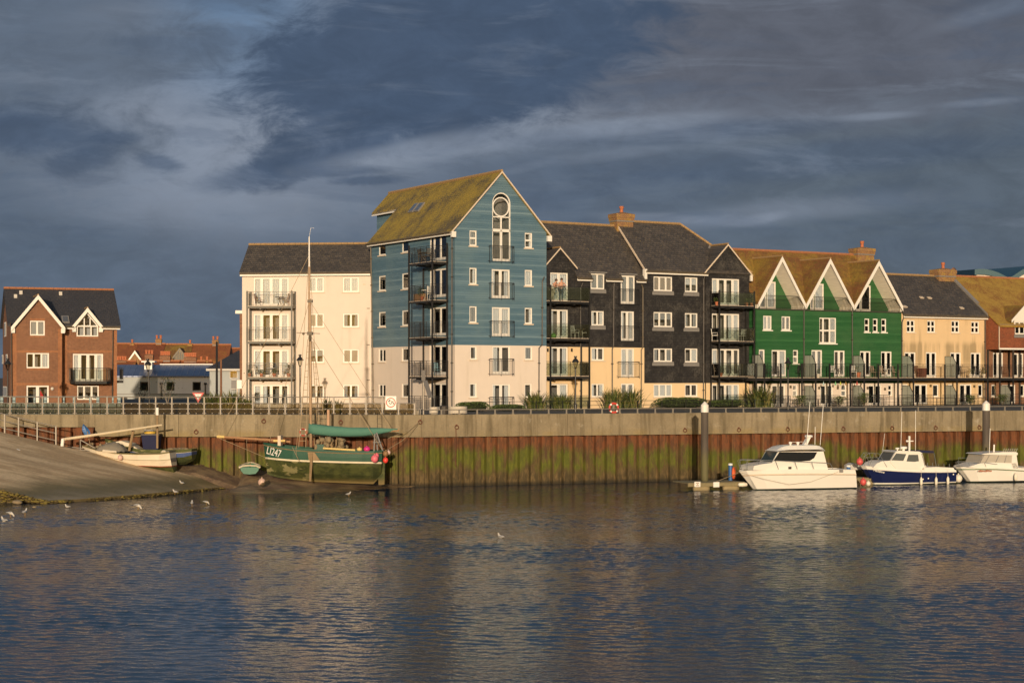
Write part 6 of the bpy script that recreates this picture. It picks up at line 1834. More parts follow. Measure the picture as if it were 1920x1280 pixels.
m = MB(); m.tube([b.q(1390, 886, -.1), b.q(1430, 897, -1.0), b.q(1480, 908, -1.22), b.q(1520, 903, -1.24), b.q(1572, 884, -1.24)], .01, 4); m.build('mooring_line', rope, b.r)

# --- navy fishing cruiser
b = Boat(1710, 109.4, 'navy_motor_boat', 'navy hulled motor boat with white cabin, blue bimini and three hanging fenders')
frac = [(-.25, .05), (0., .60), (.10, .84), (.17, .88), (.83, 1.0), (.86, 1.03), (1., 1.)]
hl, sec = hull(b, [(1614, 872.5, .04, 1637, 911), (1622, 873, .36, 1641, 911), (1645, 875, .75, 1655, 910.6), (1680, 878, 1.0, 1684, 909.8), (1720, 880.5, 1.1, 1720, 908.6), (1760, 881, 1.08, 1758, 907.4), (1791, 880.5, 1.0, 1789, 906.2)],
               frac, [1, 1, 2, 0, 2, 2], [navy, antif, gel])
b.ext([(1733, 882), (1733, 876), (1755, 875), (1788, 876.5), (1791, 882)], -1.0, 'cockpit_coaming', gel)
b.ext([(1637, 876), (1645, 868), (1655, 864), (1672, 863), (1736, 872), (1738, 882), (1650, 878)], -.72, 'coachroof', gel)
b.ext([(1669, 866), (1680, 846.5), (1683, 845.5), (1727, 848.5), (1730, 852), (1736, 878), (1680, 878)], -.78, 'wheelhouse', gel)
m = MB()
for pl in ([(1671.5, 862.5), (1680, 849.5), (1699, 850.8), (1693.5, 863.5)], [(1699.5, 864.5), (1703.5, 852), (1721, 852), (1722.8, 864), (1715, 865.3)]):
    for sg in (-1, 1): m.prism([V((p.x, sg * .785, p.z)) for p in [b.q(a_, b_, -.78) for a_, b_ in pl]], (0, sg * .012, 0))
w1, w2 = b.q(1669.5, 864, -.78), b.q(1679, 848, -.78)
m.hexa([(w1.x - .02, -.66, w1.z), (w1.x - .02, .66, w1.z), (w1.x, .66, w1.z), (w1.x, -.66, w1.z), (w2.x - .02, -.66, w2.z), (w2.x - .02, .66, w2.z), (w2.x, .66, w2.z), (w2.x, -.66, w2.z)])
m.build('window', plain('grey_boat_glass', (.10, .11, .11), .06, .15, 1.5, spec=.7), b.r)
b.ext([(1678, 846.8), (1684, 844.6), (1724, 846), (1730, 849.5), (1728, 850)], -.82, 'cabin_roof', gel)
b.ext([(1718, 844.5), (1750, 845), (1752, 849), (1722, 848.5)], -.8, 'bimini', navyc)
m = MB()
for sg in (-.78, .78): m.tube([b.q(1751, 848, sg), b.q(1755.5, 874, sg)], .02, 5); m.tube([b.q(1728, 850, sg), b.q(1735, 876, sg)], .02, 5)
m.build('bimini_frame', chrome, b.r)
m = MB(); p, r0 = b.q(1704.8, 846, 0), b.q(1704.8, 817, 0); m.box((p.x - .05, -.05, p.z), (p.x + .05, .05, r0.z)); q_ = b.q(1704.8, 826.5, 0); m.box((q_.x - .15, -.03, q_.z - .03), (q_.x + .28, .03, q_.z + .03)); m.ball((q_.x - .16, 0, q_.z), .07, 8, 6); m.build('mast', M['white'], b.r)
m = MB(); p = b.q(1694, 841, -.2); m.lathe([(.08, -.15), (.08, -.02), (.22, .0), (.23, .12), (.16, .15)], 14, p); p = b.q(1682.5, 842, -.2); m.lathe([(.04, -.1), (.04, 0), (.13, .02), (.12, .1)], 12, p); m.build('radar', M['white'], b.r)
b.tube([(1689, 843), (1691, 772)], -.4, .015, 'antenna', M['white']); b.tube([(1716.5, 845), (1716.8, 769)], -.3, .015, 'antenna', M['white'])
m = MB()
for sg in (1, -1):
    P_ = lambda a_, b_, d_: (lambda p: V((p.x, p.y * sg, p.z)))(b.q(a_, b_, d_))
    m.tube([P_(1617, 857, -.1), P_(1630, 849, -.35), P_(1648, 850, -.6), P_(1663, 875, -.8)], .014, 5)
    for (a_, b_, c_, d_, k) in ((1618, 858, 1621, 873, -.2), (1640, 849, 1630, 873, -.5), (1640, 850, 1652, 870, -.65)): m.tube([P_(a_, b_, k), P_(c_, d_, k)], .012, 4)
    for px in (1760, 1770, 1780): m.tube([P_(px, 869.5, -.95), P_(px, 876, -.95)], .02, 5)
m.build('bow_rail', chrome, b.r)
t_ = text('Madeline', .2, M['white'], 'name_lettering', b.r)
p, p2 = b.q(1637, 881, -.74), b.q(1657, 885, -.90)
mid = p.lerp(p2, .5); t_.location = mid + V((0, -.06, 0)); t_.rotation_euler = (math.pi / 2 - .18, math.atan2(p.z - p2.z, p2.x - p.x), math.atan2(p2.y - p.y, p2.x - p.x))
t_.data.transform(Matrix.Shear('XZ', 4, (.0, 0.)) if False else Matrix.Identity(4))
m = MB()
for px, py in ((1788, 889), (1731, 898), (1741, 896.5)): p = b.q(px, py, -1.06); m.ball((p.x, -1.04, p.z), (.05, .04, .05), 8, 6)
m.build('skin_fitting', M['white'], b.r)
FN = [(1726.5, 893.5, 909), (1754.5, 893, 908.5), (1776.5, 892, 908)]
for px, y0, y1 in FN:
    p, p2 = b.q(px, y0, -1.15), b.q(px, y1, -1.15); h = p.z - p2.z; m = MB(); r = .09
    m.lathe([(.02, h), (r * .55, h * .88), (r, h * .72), (r, h * .12), (r * .6, .01), (.01, 0)], 12, (0, 0, 0)); m.tube([(0, 0, h), (0, .03, h + .4)], .01, 4)
    o = m.build('fender', fend, smooth=True); o.location = b.f.world(p2.x, -1.2, p2.z)
    tag(o, {0: 'cream fender on the navy hull nearest the bow', 1: 'middle cream fender on the navy hull', 2: 'cream fender on the navy hull nearest the stern'}[FN.index((px, y0, y1))], 'fender')
o = ball_buoy(b.f.world(b.q(1797, 899, -.4).x, -.4, .3), .24, fend, 'round cream buoy at the stern of the navy boat', 'fender')

# --- white sports boat at the right edge
b = Boat(1870, 111.6, 'white_sports_boat', 'white boat with pale windscreen and green stripe at the right edge')
hl, sec = hull(b, [(1791, 875.5, .04, 1815.5, 903.8), (1800, 875, .4, 1820, 903.8), (1825, 874.5, .8, 1835, 903.5), (1865, 875, 1.1, 1868, 902.8), (1910, 878, 1.2, 1910, 902), (1960, 881, 1.2, 1960, 901.2), (2010, 882, 1.1, 2012, 900.5)],
               [(-.25, .05), (0., .62), (.07, .8), (.80, .98), (.84, 1.02), (.88, 1.), (1., 1.)], [1, 1, 0, 2, 2, 0], [gel, antif, plain('green_stripe', (.16, .22, .12), .4)])
b.ext([(1815, 875), (1838, 868), (1858, 866.5), (1905, 868), (1912, 880), (1850, 878)], -.85, 'coachroof', gel)
m = MB()
wp = [(1837, 867.5), (1843.5, 852.5), (1899, 853), (1899, 867.5)]
for sg in (-1, 1): m.prism([V((p.x, sg * .8, p.z)) for p in [b.q(a_, b_, -.8) for a_, b_ in wp]], (0, sg * .015, 0))
w1, w2 = b.q(1837, 867.5, -.8), b.q(1843.5, 852.5, -.8)
m.hexa([(w1.x - .02, -.78, w1.z), (w1.x - .02, .78, w1.z), (w1.x, .78, w1.z), (w1.x, -.78, w1.z), (w2.x - .02, -.78, w2.z), (w2.x - .02, .78, w2.z), (w2.x, .78, w2.z), (w2.x, -.78, w2.z)])
m.build('windscreen', plain('pale_windscreen', (.46, .42, .35), .12, .12, 1.5, spec=.6), b.r)
m = MB()
for (a_, b_, c_, d_) in ((1845, 853, 1837, 868), (1855, 853, 1847, 868), (1873, 853, 1866, 868), (1887, 853, 1883, 868)): m.tube([b.q(a_, b_, -.82), b.q(c_, d_, -.82)], .025, 4)
m.build('window_frame', M['lead'], b.r)
b.ext([(1898, 852), (1906, 853), (1910, 880), (1900, 880), (1897, 868)], -.85, 'cabin_back', gel)
b.ext([(1840.5, 851.5), (1845, 849.8), (1880, 847), (1905, 847), (1908.5, 849), (1908, 852.5), (1904, 853.2), (1870, 852.6)], -.9, 'cabin_roof', gel)
m = MB()
for i in range(7): p = b.q(1877 + i * 4, 846.8, -.5); m.tube([V((p.x, -.7, p.z)), V((p.x + .12, -.7, p.z + .22))], .02, 5)
m.tube([b.q(1876, 846, -.7), b.q(1904, 846, -.7)], .012, 4); m.build('rod_rack', chrome, b.r)
b.tube([(1855, 849), (1856.5, 803)], -.4, .018, 'antenna', M['white']); b.tube([(1863.5, 847), (1864, 833)], -.2, .05, 'radar_post', M['white'])
m = MB()
for sg in (1, -1):
    P_ = lambda a_, b_, d_: (lambda p: V((p.x, p.y * sg, p.z)))(b.q(a_, b_, d_))
    m.tube([P_(1795, 867, -.1), P_(1812, 866, -.5), P_(1848, 867, -.95), P_(1870, 870, -1.05)], .014, 5)
    for (a_, c_, k) in ((1797, 1799, -.15), (1815, 1820, -.6), (1846, 1849, -.95)): m.tube([P_(a_, 867, k), P_(c_, 875, k)], .012, 4)
m.build('bow_rail', chrome, b.r)
p, p2 = b.q(1903, 886, -1.22), b.q(1903, 900, -1.22); h = p.z - p2.z; m = MB(); m.lathe([(.02, h), (.07, h * .85), (.1, h * .7), (.1, h * .12), (.05, 0)], 12); o = m.build('fender', fend, smooth=True); o.location = b.f.world(p2.x, -1.3, p2.z); tag(o, 'long cream fender against the white boat at the right edge', 'fender')
m = MB(); p = b.q(1848, 882.5, -1.1)
for k in range(9): m.box((p.x - .5 + k * .11, -1.10, p.z - .03 - (k % 3) * .012), (p.x - .43 + k * .11, -1.06, p.z + .03 + (k * 7 % 4) * .012))
m.build('name_marks', plain('orange_lettering', (.5, .2, .12), .6), b.r)

# --- boats moored behind
def smallboat(px, Y, L, label, name, col, cab=True):
    b = Boat(px, Y, name, label); s_ = Y / F
    m = MB(); st = []
    for k, hb, z in ((0, .03, 1.0), (.12, .45, .95), (.35, .85, .88), (.7, .95, .82), (1., .9, .82)):
        x = k * L; st.append([(x + .35 * (1 - k) ** 3, -.02, -.2), (x + .3 * (1 - k) ** 3, -hb * .7, 0.02), (x, -hb, z)])
    loft(m, st, [1, 0]); deck(m, st, 0); m.build('hull', [col, antif], b.r)
    if cab:
        m = MB(); m.prism([(L * .2, -.65, .85), (L * .3, -.65, 1.35), (L * .42, -.6, 1.75), (L * .72, -.6, 1.8), (L * .75, -.65, .85)], (0, 1.3, 0)); m.build('cabin', gel, b.r)
        m = MB(); m.prism([(L * .3, -.67, 1.3), (L * .42, -.67, 1.66), (L * .7, -.67, 1.68), (L * .71, -.67, 1.3)], (0, 1.34, 0)); m.build('window', dglass, b.r)
    m = MB(); m.tube([(0, 0, 1.45), (.5, -.5, 1.45), (L * .4, -.8, 1.4)], .015, 5); m.tube([(0, 0, 1.45), (.05, 0, .9)], .013, 4); m.tube([(.5, -.5, 1.45), (.55, -.5, .9)], .013, 4); m.build('bow_rail', chrome, b.r)
    return b
b = smallboat(1622, 113.5, 4.6, 'white cabin boat moored behind the navy boat, only its roof showing', 'moored_boat', gel, True)
m = MB(); m.tube([(1.0, -.4, 1.5), (1.2, -.4, 3.0)], .013, 4); m.build('antenna', M['white'], b.r)
smallboat(1797, 113.0, 5., 'grey-white boat moored behind the bow of the right-hand white boat', 'moored_boat', M['dullwhite'], False)
b = [o for o in COL.objects if o.name.startswith('moored_boat') and not o.parent][-1]
m = MB(); m.prism([(.9, -.7, .85), (1.5, -.65, 1.4), (3.4, -.65, 1.45), (3.6, -.7, .85)], (0, 1.4, 0)); m.build('cabin', M['lead'], b)

# --- pontoon
wood = plain('weathered_deck', (.23, .19, .10), .85, .25, 3., bump=.3)
flt = plain('float_tank', (.30, .24, .13), .8, .3, 3.)
def pontoon(fr, x0, x1, y0, y1, label, name='pontoon', zt=.46):
    o = empty(name, fr.world((x0 + x1) / 2, y0, 0), fr.a, label, 'pontoon'); L = (x1 - x0) / 2
    m = MB()
    for k in range(int(2 * L / .16)): m.box((-L + k * .16, 0, zt - .05), (-L + k * .16 + .145, y1 - y0, zt))
    m.build('deck', wood, o)
    m = MB(); m.box((-L, -.03, zt - .22), (L, .06, zt - .055)); m.build('edge_beam', wood, o)
    n = max(2, int(L)); 
    for k in range(n):
        x = -L + 2 * L * (k + .5) / n; m = MB(); m.lathe([(.02, -.5), (.2, -.48), (.22, -.3), (.22, .3), (.2, .48), (.02, .5)], 12, (x, .3, zt - .35), 0, Matrix.Rotation(math.pi / 2, 3, 'Y')); m.build('float', flt, o, smooth=True)
    return o
PF = Fr(1348, 103.2, 10800, z=0.)
pl, pr_ = PF.pix(1290, 905, 0)[0], PF.pix(1401, 905, 0)[0]
po = pontoon(PF, pl, pr_, 0, 2.2, 'wooden pontoon on floats around the tall left pile')
for px, py, l in ((1307.5, 907.5, 'small square white notice on the pontoon edge, left of the pile'), (1343, 908, 'small white fender board on the pontoon edge, right of the pile')):
    x, z = PF.pix(px, py, -.05); m = MB(); m.box((-.19, -.02, -.15), (.19, .01, .15)); o = m.build('notice', M['white']); o.location = PF.world(x, -.05, z); o.rotation_euler = (0, 0, PF.a); tag(o, l, 'sign')
    if px < 1320:
        m = MB(); m.box((-.1, -.028, .05), (.1, -.021, .085)); m.box((-.1, -.028, -.09), (.1, -.021, -.05)); m.box((-.03, -.028, -.02), (.03, -.021, .02)); k = m.build('dark_marks', M['brick'], o)
x, z = PF.pix(1392, 908, -.05); m = MB(); m.lathe([(.02, -.3), (.11, -.25), (.13, 0), (.11, .25), (.02, .3)], 12, (0, 0, 0), 0, Matrix.Rotation(math.pi / 2, 3, 'Y')); o = m.build('fender', fend, smooth=True); o.location = PF.world(x, -.1, z); o.rotation_euler = (0, 0, PF.a); tag(o, 'pale sausage fender lying along the pontoon beside the cruiser bow', 'fender')
def bollard_post(px, d, fr, h, label):
    x = fr.pix(px, 890, d)[0]; o = empty('service_post', fr.world(x, d, .45), fr.a, label, 'post'); m = MB(); m.lathe([(.12, 0), (.12, h)], 12); m.build('post', bluep, o)
    m = MB(); m.lathe([(.135, h), (.135, h + .1), (.02, h + .13)], 12); m.build('cap', M['white'], o); return o
bollard_post(1369.5, 1.5, PF, .92, 'bright blue service post with white cap on the left pontoon')
bollard_post(1591, .9, Fr(1591, 104.8, 10800, z=0.), .78, 'short blue service post behind the stern of the white cruiser')
x, z = PF.pix(1377, 886.5, 1.4); o = lifebuoy(PF.world(x, 1.5, z), .30, .075, PF.a + 1.0, 'plain orange lifebuoy hanging on the blue service post', c1=orange, segs=False)
m = MB(); m.tube([PF.world(PF.pix(1343, 900, .2)[0], .2, .5), PF.world(PF.pix(1386, 885, .6)[0], .6, .98)], .016, 5); tag(m.build('mooring_rope', rope), 'pale mooring rope from the left pontoon to the cruiser bow', 'rope')
P2_ = Fr(1612, 108.4, 10800, z=0.)
pontoon(P2_, -.55, .55, -.4, 4, 'short pontoon finger between the white cruiser and the navy boat')
p = onz(1618.5, 906, .0); ball_buoy(W(1618.5, 903, 105.8), .2, redp, 'faded red buoy floating between the cruiser and the navy bow')
ball_buoy(W(1612, 865, 108.0), .21, redp, 'faded red buoy hanging high beside the navy bow rail')
ball_buoy(W(1628, 906, 106.2), .14, fend, 'small cream buoy floating under the navy bow')
m = MB(); m.prism([(-.5, -.2, .0), (-.5, -.2, .28), (-.2, -.2, .42), (.35, -.2, .36), (.5, -.2, .1), (.4, -.2, 0)], (0, .7, 0)); o = m.build('outboard_tender', M['dullwhite']); o.location = W(1604, 880, 109.9); o.rotation_euler = (0, 0, CF.a); tag(o, 'small covered tender hauled up behind the cruiser stern', 'tender')
for px, pyt, Y, l in ((1321.3, 758, 104.4, 'tall dark pile with white cap standing through the left pontoon'), (1849, 756, 113.6, 'tall dark pile with white cap behind the boat at the right edge')):
    p = W(px, pyt, Y); o = empty('mooring_pile', (p.x, Y, 0), 0, l, 'pile'); r = .215 * Y / 104; h = p.z
    m = MB(); m.lathe([(r, -1.5), (r, h - .45)], 20); m.build('shaft', pilem if 'pilem' in globals() else M['pile'], o, smooth=False)
    m = MB(); m.lathe([(r * 1.06, h - .46), (r * 1.06, h - .02), (r * .9, h), (.03, h + .17)], 20); m.build('cap', M['white'], o)

# --- green trawler on the mud
T = Boat(600, 104.2, 'green_trawler', 'old green wooden trawler numbered LI247 aground below the quay wall', 'fishing boat', ang=-.085)
wg = plain('worn_green_hull', (.022, .085, .055), .55, .3, 1.6, bump=.2)
def trawlbottom():
    m_, t, b_ = newmat('algae_hull_bottom'); v = t.coord(); n = t.noise(v, 1.6, 6, .65); f_ = t.noise(t.map(v, (1, 1, 2)), 1.1, 5, .6)
    z = t.xyz(v)[2]
    c = t.mix(t.ss(n, .4, .6), (.035, .045, .010), (.075, .085, .02)); c = t.mix(t.m('MULTIPLY', t.ss(f_, .56, .6), t.ss(t.xyz(v)[0], -1.5, .5, 1., .15)), c, (.24, .22, .10)); c = t.mix(t.ss(z, .35, .75, 1., 0.), c, (.16, .115, .04))
    finish(t, b_, c, .8, t.bump(n, .5, .03)); return m_
tb = trawlbottom()
cream = plain('cream_boot_stripe', (.68, .60, .44), .6, .2, 3.)
wornwood = plain('worn_wood', (.28, .19, .10), .75, .3, 4.)
varn = plain('varnished_spar', (.40, .22, .11), .45, .2, 3.)
mastw = plain('pale_pine_mast', (.46, .32, .20), .5, .2, 3.)
yell = plain('yellow_painted_spar', (.68, .50, .18), .6, .12)
# stations: px sheer, py sheer, hb, px keel, py keel, py stripe
stn = [(493.5, 829, .04, 501, 888, 856.5), (500, 831, .32, 507, 891, 857), (518, 834.5, .72, 522, 895, 858.8), (550, 839, 1.04, 552, 899, 861.3), (590, 842.3, 1.18, 590, 903, 863), (640, 844.5, 1.18, 640, 905, 864.5), (680, 845, 1.08, 680, 906.5, 865.3), (702, 845.2, .92, 700, 907, 865.6), (717, 844, .62, 716, 890, 866)]
secs = []
for (a_, b_, hb, c_, d_, w_) in stn:
    sh, kl = T.q(a_, b_, -hb), T.q(c_, d_, -.06); st_ = T.q((a_ + c_) / 2, w_, -hb).z
    fz = lambda z: (z - kl.z) / (sh.z - kl.z)
    xx = lambda z: kl.x + (sh.x - kl.x) * fz(z)
    rz_ = sh.z - .17
    zs = [kl.z, kl.z + .12, kl.z + (st_ - kl.z) * .38, kl.z + (st_ - kl.z) * .72, st_ - .1, st_, st_ + (rz_ - st_) * .5, rz_, rz_ + .05, sh.z]
    ws = [.06, .10, .50, .80, .93, .945, .98, 1., 1.035, 1.0]
    secs.append([(xx(z), -max(.03, hb * w), z) for z, w in zip(zs, ws)])
m = MB(); loft(m, secs, [1, 1, 1, 1, 2, 0, 0, 3, 0]); deck(m, secs, 4, .32)
m.build('hull', [wg, tb, cream, wornwood, M['lead']], T.r)
m = MB(); p = [T.q(a_, b_, 0) for a_, b_ in ((716, 847), (721, 850), (722, 868), (721, 908), (710, 908.5), (709, 885), (715, 870))]
m.prism([V((q_.x, -.05, q_.z)) for q_ in p], (0, .1, 0)); m.build('rudder', [tb], T.r)
m = MB(); m.tube([T.q(407.5, 818, 0), T.q(500, 824, 0), T.q(545, 828, 0)], [.06, .075, .08], 7); m.build('bowsprit', varn, T.r)
m = MB(); m.tube([T.q(407, 818, 0), T.q(421, 818.6, 0)], .085, 8); m.build('bowsprit_tip', yell, T.r)
mt = (580., 840, 0)
m = MB(); m.tube([T.q(583, 838, 0), T.q(582, 700, 0), T.q(581, 560, 0)], [.09, .09, .085], 10); m.build('mast', mastw, T.r, smooth=True)
m = MB(); m.tube([T.q(579.3, 622, 0), T.q(579.6, 540, 0), T.q(579.8, 500, 0)], [.05, .06, .055], 8); m.build('topmast', mastw, T.r, smooth=True)
m = MB(); m.tube([T.q(579.8, 500, 0), T.q(579.8, 444, 0)], [.055, .035], 8); m.tube([T.q(579.6, 446, 0), T.q(583, 427, 0), T.q(589, 428, 0)], .01, 4); m.build('masthead', M['white'], T.r)
m = MB(); m.box(T.q(577, 567, 0) - V((0, .12, 0)), T.q(586, 562, 0) + V((0, .12, 0))); m.build('masthead_cap', M['pipeb'], T.r); m = MB(); m.box(T.q(576.5, 628, 0) - V((0, .15, 0)), T.q(586, 622, 0) + V((0, .15, 0))); m.tube([T.q(556, 623.5, 0), T.q(600, 625.2, 0)], .018, 5); m.ball(T.q(569, 625.5, -.05), .08, 8, 6); m.ball(T.q(581, 634, -.1), (.09, .09, .2), 8, 6); m.build('crosstrees', M['pipeb'], T.r)
def shrouds(topl, topr, botl, botr, d, name, n=13):
    m = MB(); a0, a1, b0, b1 = T.q(*topl, d * .2), T.q(*topr, d * .2), T.q(*botl, d), T.q(*botr, d)
    m.tube([a0, b0], .022, 4); m.tube([a1, b1], .022, 4)
    for i in range(1, n): t = i / n; m.tube([a0.lerp(b0, t), a1.lerp(b1, t)], .02, 4)
    m.build(name, rope, T.r)
shrouds((577, 636), (579.5, 636), (560, 838), (573.5, 838), -1.0, 'ratlines', 17)
shrouds((585, 640), (587, 640), (596, 815), (612, 815), 1.0, 'ratlines', 15)
m = MB()
for a_, b_, d0, d1 in (((579.8, 478), (408, 818), 0, 0), ((579.5, 478), (556, 842), 0, -1.0), ((580.2, 470), (600, 842), 0, 1.0), ((582, 566), (735, 806), 0, .1), ((583, 630), (716, 842), 0, -.6), ((583, 630), (690, 800), 0, .4), ((579, 568), (505, 828), 0, -.2), ((409, 820), (499, 858), 0, -.1)): m.tube([T.q(*a_, d0), T.q(*b_, d1)], .015, 4)
m.build('rigging', rope, T.r)
# sail cover along the boom
sailm = plain('green_sail_cover', (.075, .205, .155), .8, .14, 1.5, bump=.25)
m = MB(); prof = [(579.5, 793, 813.5), (590, 795, 814.5), (620, 798, 817.5), (655, 800.5, 818.5), (680, 801.3, 818), (705, 801.8, 815), (728, 802.5, 810), (746, 803.5, 806)]
pts, rs = [], []
for px, a_, b_ in prof:
    p, q_ = T.q(px, a_, 0), T.q(px, b_, 0); pts.append((p, q_))
n = 12
for i, (p, q_) in enumerate(pts):
    c = (p + q_) / 2; h = (p.z - q_.z) / 2
    for j in range(n):
        a_ = 2 * math.pi * j / n; m.v.append((c.x, math.cos(a_) * min(.2, h * .75) + .02 * math.sin(i * 2.3 + j), c.z + math.sin(a_) * h * (1 + .06 * math.sin(i * 1.7 + j * 2))))
for i in range(len(pts) - 1):
    for j in range(n): m.f.append((i * n + j, i * n + (j + 1) % n, (i + 1) * n + (j + 1) % n, (i + 1) * n + j)); m.m.append(0)
m.f += [tuple(range(n)), tuple(range((len(pts) - 1) * n, len(pts) * n))]; m.m += [0, 0]
m.build('sail_cover', sailm, T.r, smooth=True)
m = MB(); m.tube([T.q(583, 812, 0), T.q(748, 806.5, 0)], .055, 7); m.build('boom', varn, T.r)
m = MB()
for a_, b_, d in (((703, 813), (701, 848), -.5), ((706, 811), (718, 846), -.4), ((705, 812), (708, 846), .4), ((704, 812), (712, 812), 0), ((700, 829), (714, 829), -.45)): m.tube([T.q(*a_, d * .5), T.q(*b_, d)], .05, 5)
m.build('gantry', M['lead'], T.r)
m = MB(); m.tube([T.q(606, 840, -1.05), T.q(666, 843.5, -1.1)], .06, 8); m.build('deck_spar', yell, T.r)
m = MB(); m.tube([T.q(513, 826, -.35), T.q(535, 826, -.4)], .075, 8); m.build('bow_spar', yell, T.r)
m = MB(); p = T.q(526.5, 824, 0); m.box((p.x - .09, -.45, p.z - .35), (p.x + .09, .2, p.z + .25)); m.build('samson_post', M['stone'], T.r)
m = MB()
p = T.q(599, 836, 0); m.box((p.x - .1, -.45, p.z - .25), (p.x + .55, .45, p.z + .12)); m.build('deck_box', wg, T.r)
p = T.q(622, 830, 0); netm = plain('heaped_net', (.26, .2, .12), .95, .4, 5., bump=.6)
m = MB()
for i in range(26): m.ball((T.q(RN.uniform(593, 645), 838, 0).x, RN.uniform(-.6, .6), p.z - .25 + RN.uniform(-.1, .5)), (RN.uniform(.1, .25), .2, RN.uniform(.08, .22)), 7, 5)
m.build('heaped_nets', netm, T.r, smooth=True)
m = MB()
for i in range(16):
    x = RN.uniform(590, 632); m.tube([T.q(x, 843, RN.uniform(-.9, .3)), T.q(x + RN.uniform(-3, 3), RN.uniform(818, 826), RN.uniform(-.5, .3))], RN.uniform(.02, .05), 5)
m.build('deck_stanchion', wornwood, T.r)
m = MB(); m.box(T.q(613.5, 842, .5) - V((0, .06, 0)), T.q(618, 768, .5) + V((0, .06, 0))); m.build('timber_post', varn, T.r)
m = MB(); m.tube([T.q(583, 849, -1.28), T.q(583.5, 870, -1.3), T.q(581.5, 902, -1.32)], [.09, .085, .07], 6); m.build('beaching_leg', wornwood, T.r)
hb_ = 1.2; q4 = [T.q(577, 847.5, -1.2), T.q(590, 848, -1.2), T.q(600, 862.5, -1.17), T.q(579, 862, -1.17)]
m = MB(); m.prism([p - V((0, .012, 0)) for p in q4], (0, -.012, 0)); m.build('scraped_patch', wornwood, T.r)
# registration number on the flared bow
t_ = text('LI247', .62, M['white'], 'registration_lettering', T.r)
pa, pb = T.q(501.5, 844, -.40), T.q(526, 849.5, -.82); mid = pa.lerp(pb, .5); sl_ = math.atan2(pb.y - pa.y, pb.x - pa.x)
t_.location = mid + V((0, -.07, -.03)); t_.rotation_euler = (math.pi / 2 - .07, .2, sl_)
t_.scale = (.78, 1, 1)
m = MB(); m.tube([T.q(548, 838, -1.05), T.q(562, 866, -1.25)], .015, 4); m.tube([T.q(555, 838, -1.05), T.q(555.5, 852, -1.13)], .015, 4); m.build('hull_line', rope, T.r)
o = lifebuoy(T.f.world(*T.q(568.5, 810, -.35).xy, T.q(568.5, 810, -.35).z), .2, .045, T.f.a, 'small red and white lifebuoy in the trawler rigging')
def tw(px, py, d): p = T.q(px, py, d); return T.f.world(p.x, p.y, p.z)
ball_buoy(tw(702.5, 859.6, -1.12), .215, pinkp, 'large salmon-pink buoy hanging at the trawler quarter')
ball_buoy(tw(706.5, 854, -.9), .13, pinkp, 'smaller pink buoy tucked behind the large salmon buoy')
ball_buoy(tw(722.8, 862.5, -.5), .16, plain('bright_red_buoy', (.75, .06, .045), .4, .08), 'bright red buoy hanging lowest at the trawler stern')
ball_buoy(tw(723, 850, -.5), .17, plain('brown_buoy', (.25, .14, .06), .6, .2), 'brown buoy hanging above the bright red one')
ball_buoy(tw(728.5, 848, -.35), .12, plain('pale_pink_buoy', (.6, .42, .38), .5, .1), 'small pale pink buoy at the far corner of the trawler stern')
ball_buoy(tw(688, 841.5, -.9), .2, magp, 'magenta buoy lying on the trawler side deck', sq=.8)
ball_buoy(tw(674, 842, -.9), .17, yell, 'yellow buoy lying on the trawler side deck', sq=.7)
for i, b_ in enumerate(((727, 822), (722, 845))):
    x, z = LF.pix(788, 790, -.05); m = MB(); e_ = tw(*b_, 0); p0 = LF.world(x, -.08, z)
    m.tube([p0, (p0 + e_) / 2 - V((0, 0, .1 + i * .15)), e_], .016, 4); tag(m.build('stern_rope', rope), ('upper' if i == 0 else 'lower') + ' slack rope from the quay ring to the trawler stern', 'rope')

# --- tender with its transom towards us, on the mud
p = onz(468, 889, mudz(*onz(468, 889, .75).xy)); p = W(468, 889, 103.6)
o = empty('green_dinghy', (p.x, p.y, p.z), .12, 'small green dinghy with white gunwale on the mud beneath the bowsprit', 'dinghy')
m = MB(); st = []
for k, (y, hb, zs, zk) in enumerate(((0, .56, .42, .0), (.5, .62, .42, -.02), (1.2, .55, .46, 0), (1.9, .22, .55, .1), (2.1, .03, .58, .3))):
    st.append([(y, -.02, zk), (y, -hb * .62, zk + .04), (y, -hb * .9, zk + .22), (y, -hb, zs)])
secs_ = [[(q_[1], q_[0], q_[2]) for q_ in s_] for s_ in st]
for sg in (1, -1):
    for a_, b_ in zip(secs_, secs_[1:]):
        for j in range(3): m.quad(*[(sg * q_[0], q_[1], q_[2]) for q_ in (a_[j], b_[j], b_[j + 1], a_[j + 1])])
e_ = secs_[0]; m.quad(*[q_ for q_ in e_], *[(-q_[0], q_[1], q_[2]) for q_ in reversed(e_)])
m.build('hull', plain('dinghy_green', (.05, .17, .115), .55, .2), o)
m = MB(); g = [(-.62, -.03, .40), (-.4, -.05, .5), (0, -.06, .53), (.4, -.05, .5), (.62, -.03, .40)]; m.tube(g, .055, 6)
for sg in (1, -1): m.tube([(sg * -s_[3][1], s_[3][0], s_[3][2] + .02) for s_ in st], .045, 6)
m.build('gunwale', plain('worn_white_gunwale', (.6, .52, .38), .6, .25), o)
m = MB(); m.tube([T.f.world(*T.q(462, 822, 0).xy, T.q(462, 822, 0).z), V((p.x - .1, p.y - .03, p.z + .5))], .011, 4); tag(m.build('dinghy_painter', rope), 'thin rope from the bowsprit down to the green dinghy', 'rope')
o = ball_buoy(W(491, 904.5, 101.8) + V((0, 0, .02)), .22, [plain('pale_half_buoy', (.58, .4, .32), .5, .15), M['pipeb']], 'pinkish white mooring buoy with a dark underside on the mud'); 
for pl_ in o.data.polygons:
    if pl_.center.z - pl_.center.x * .6 < -.06: pl_.material_index = 1

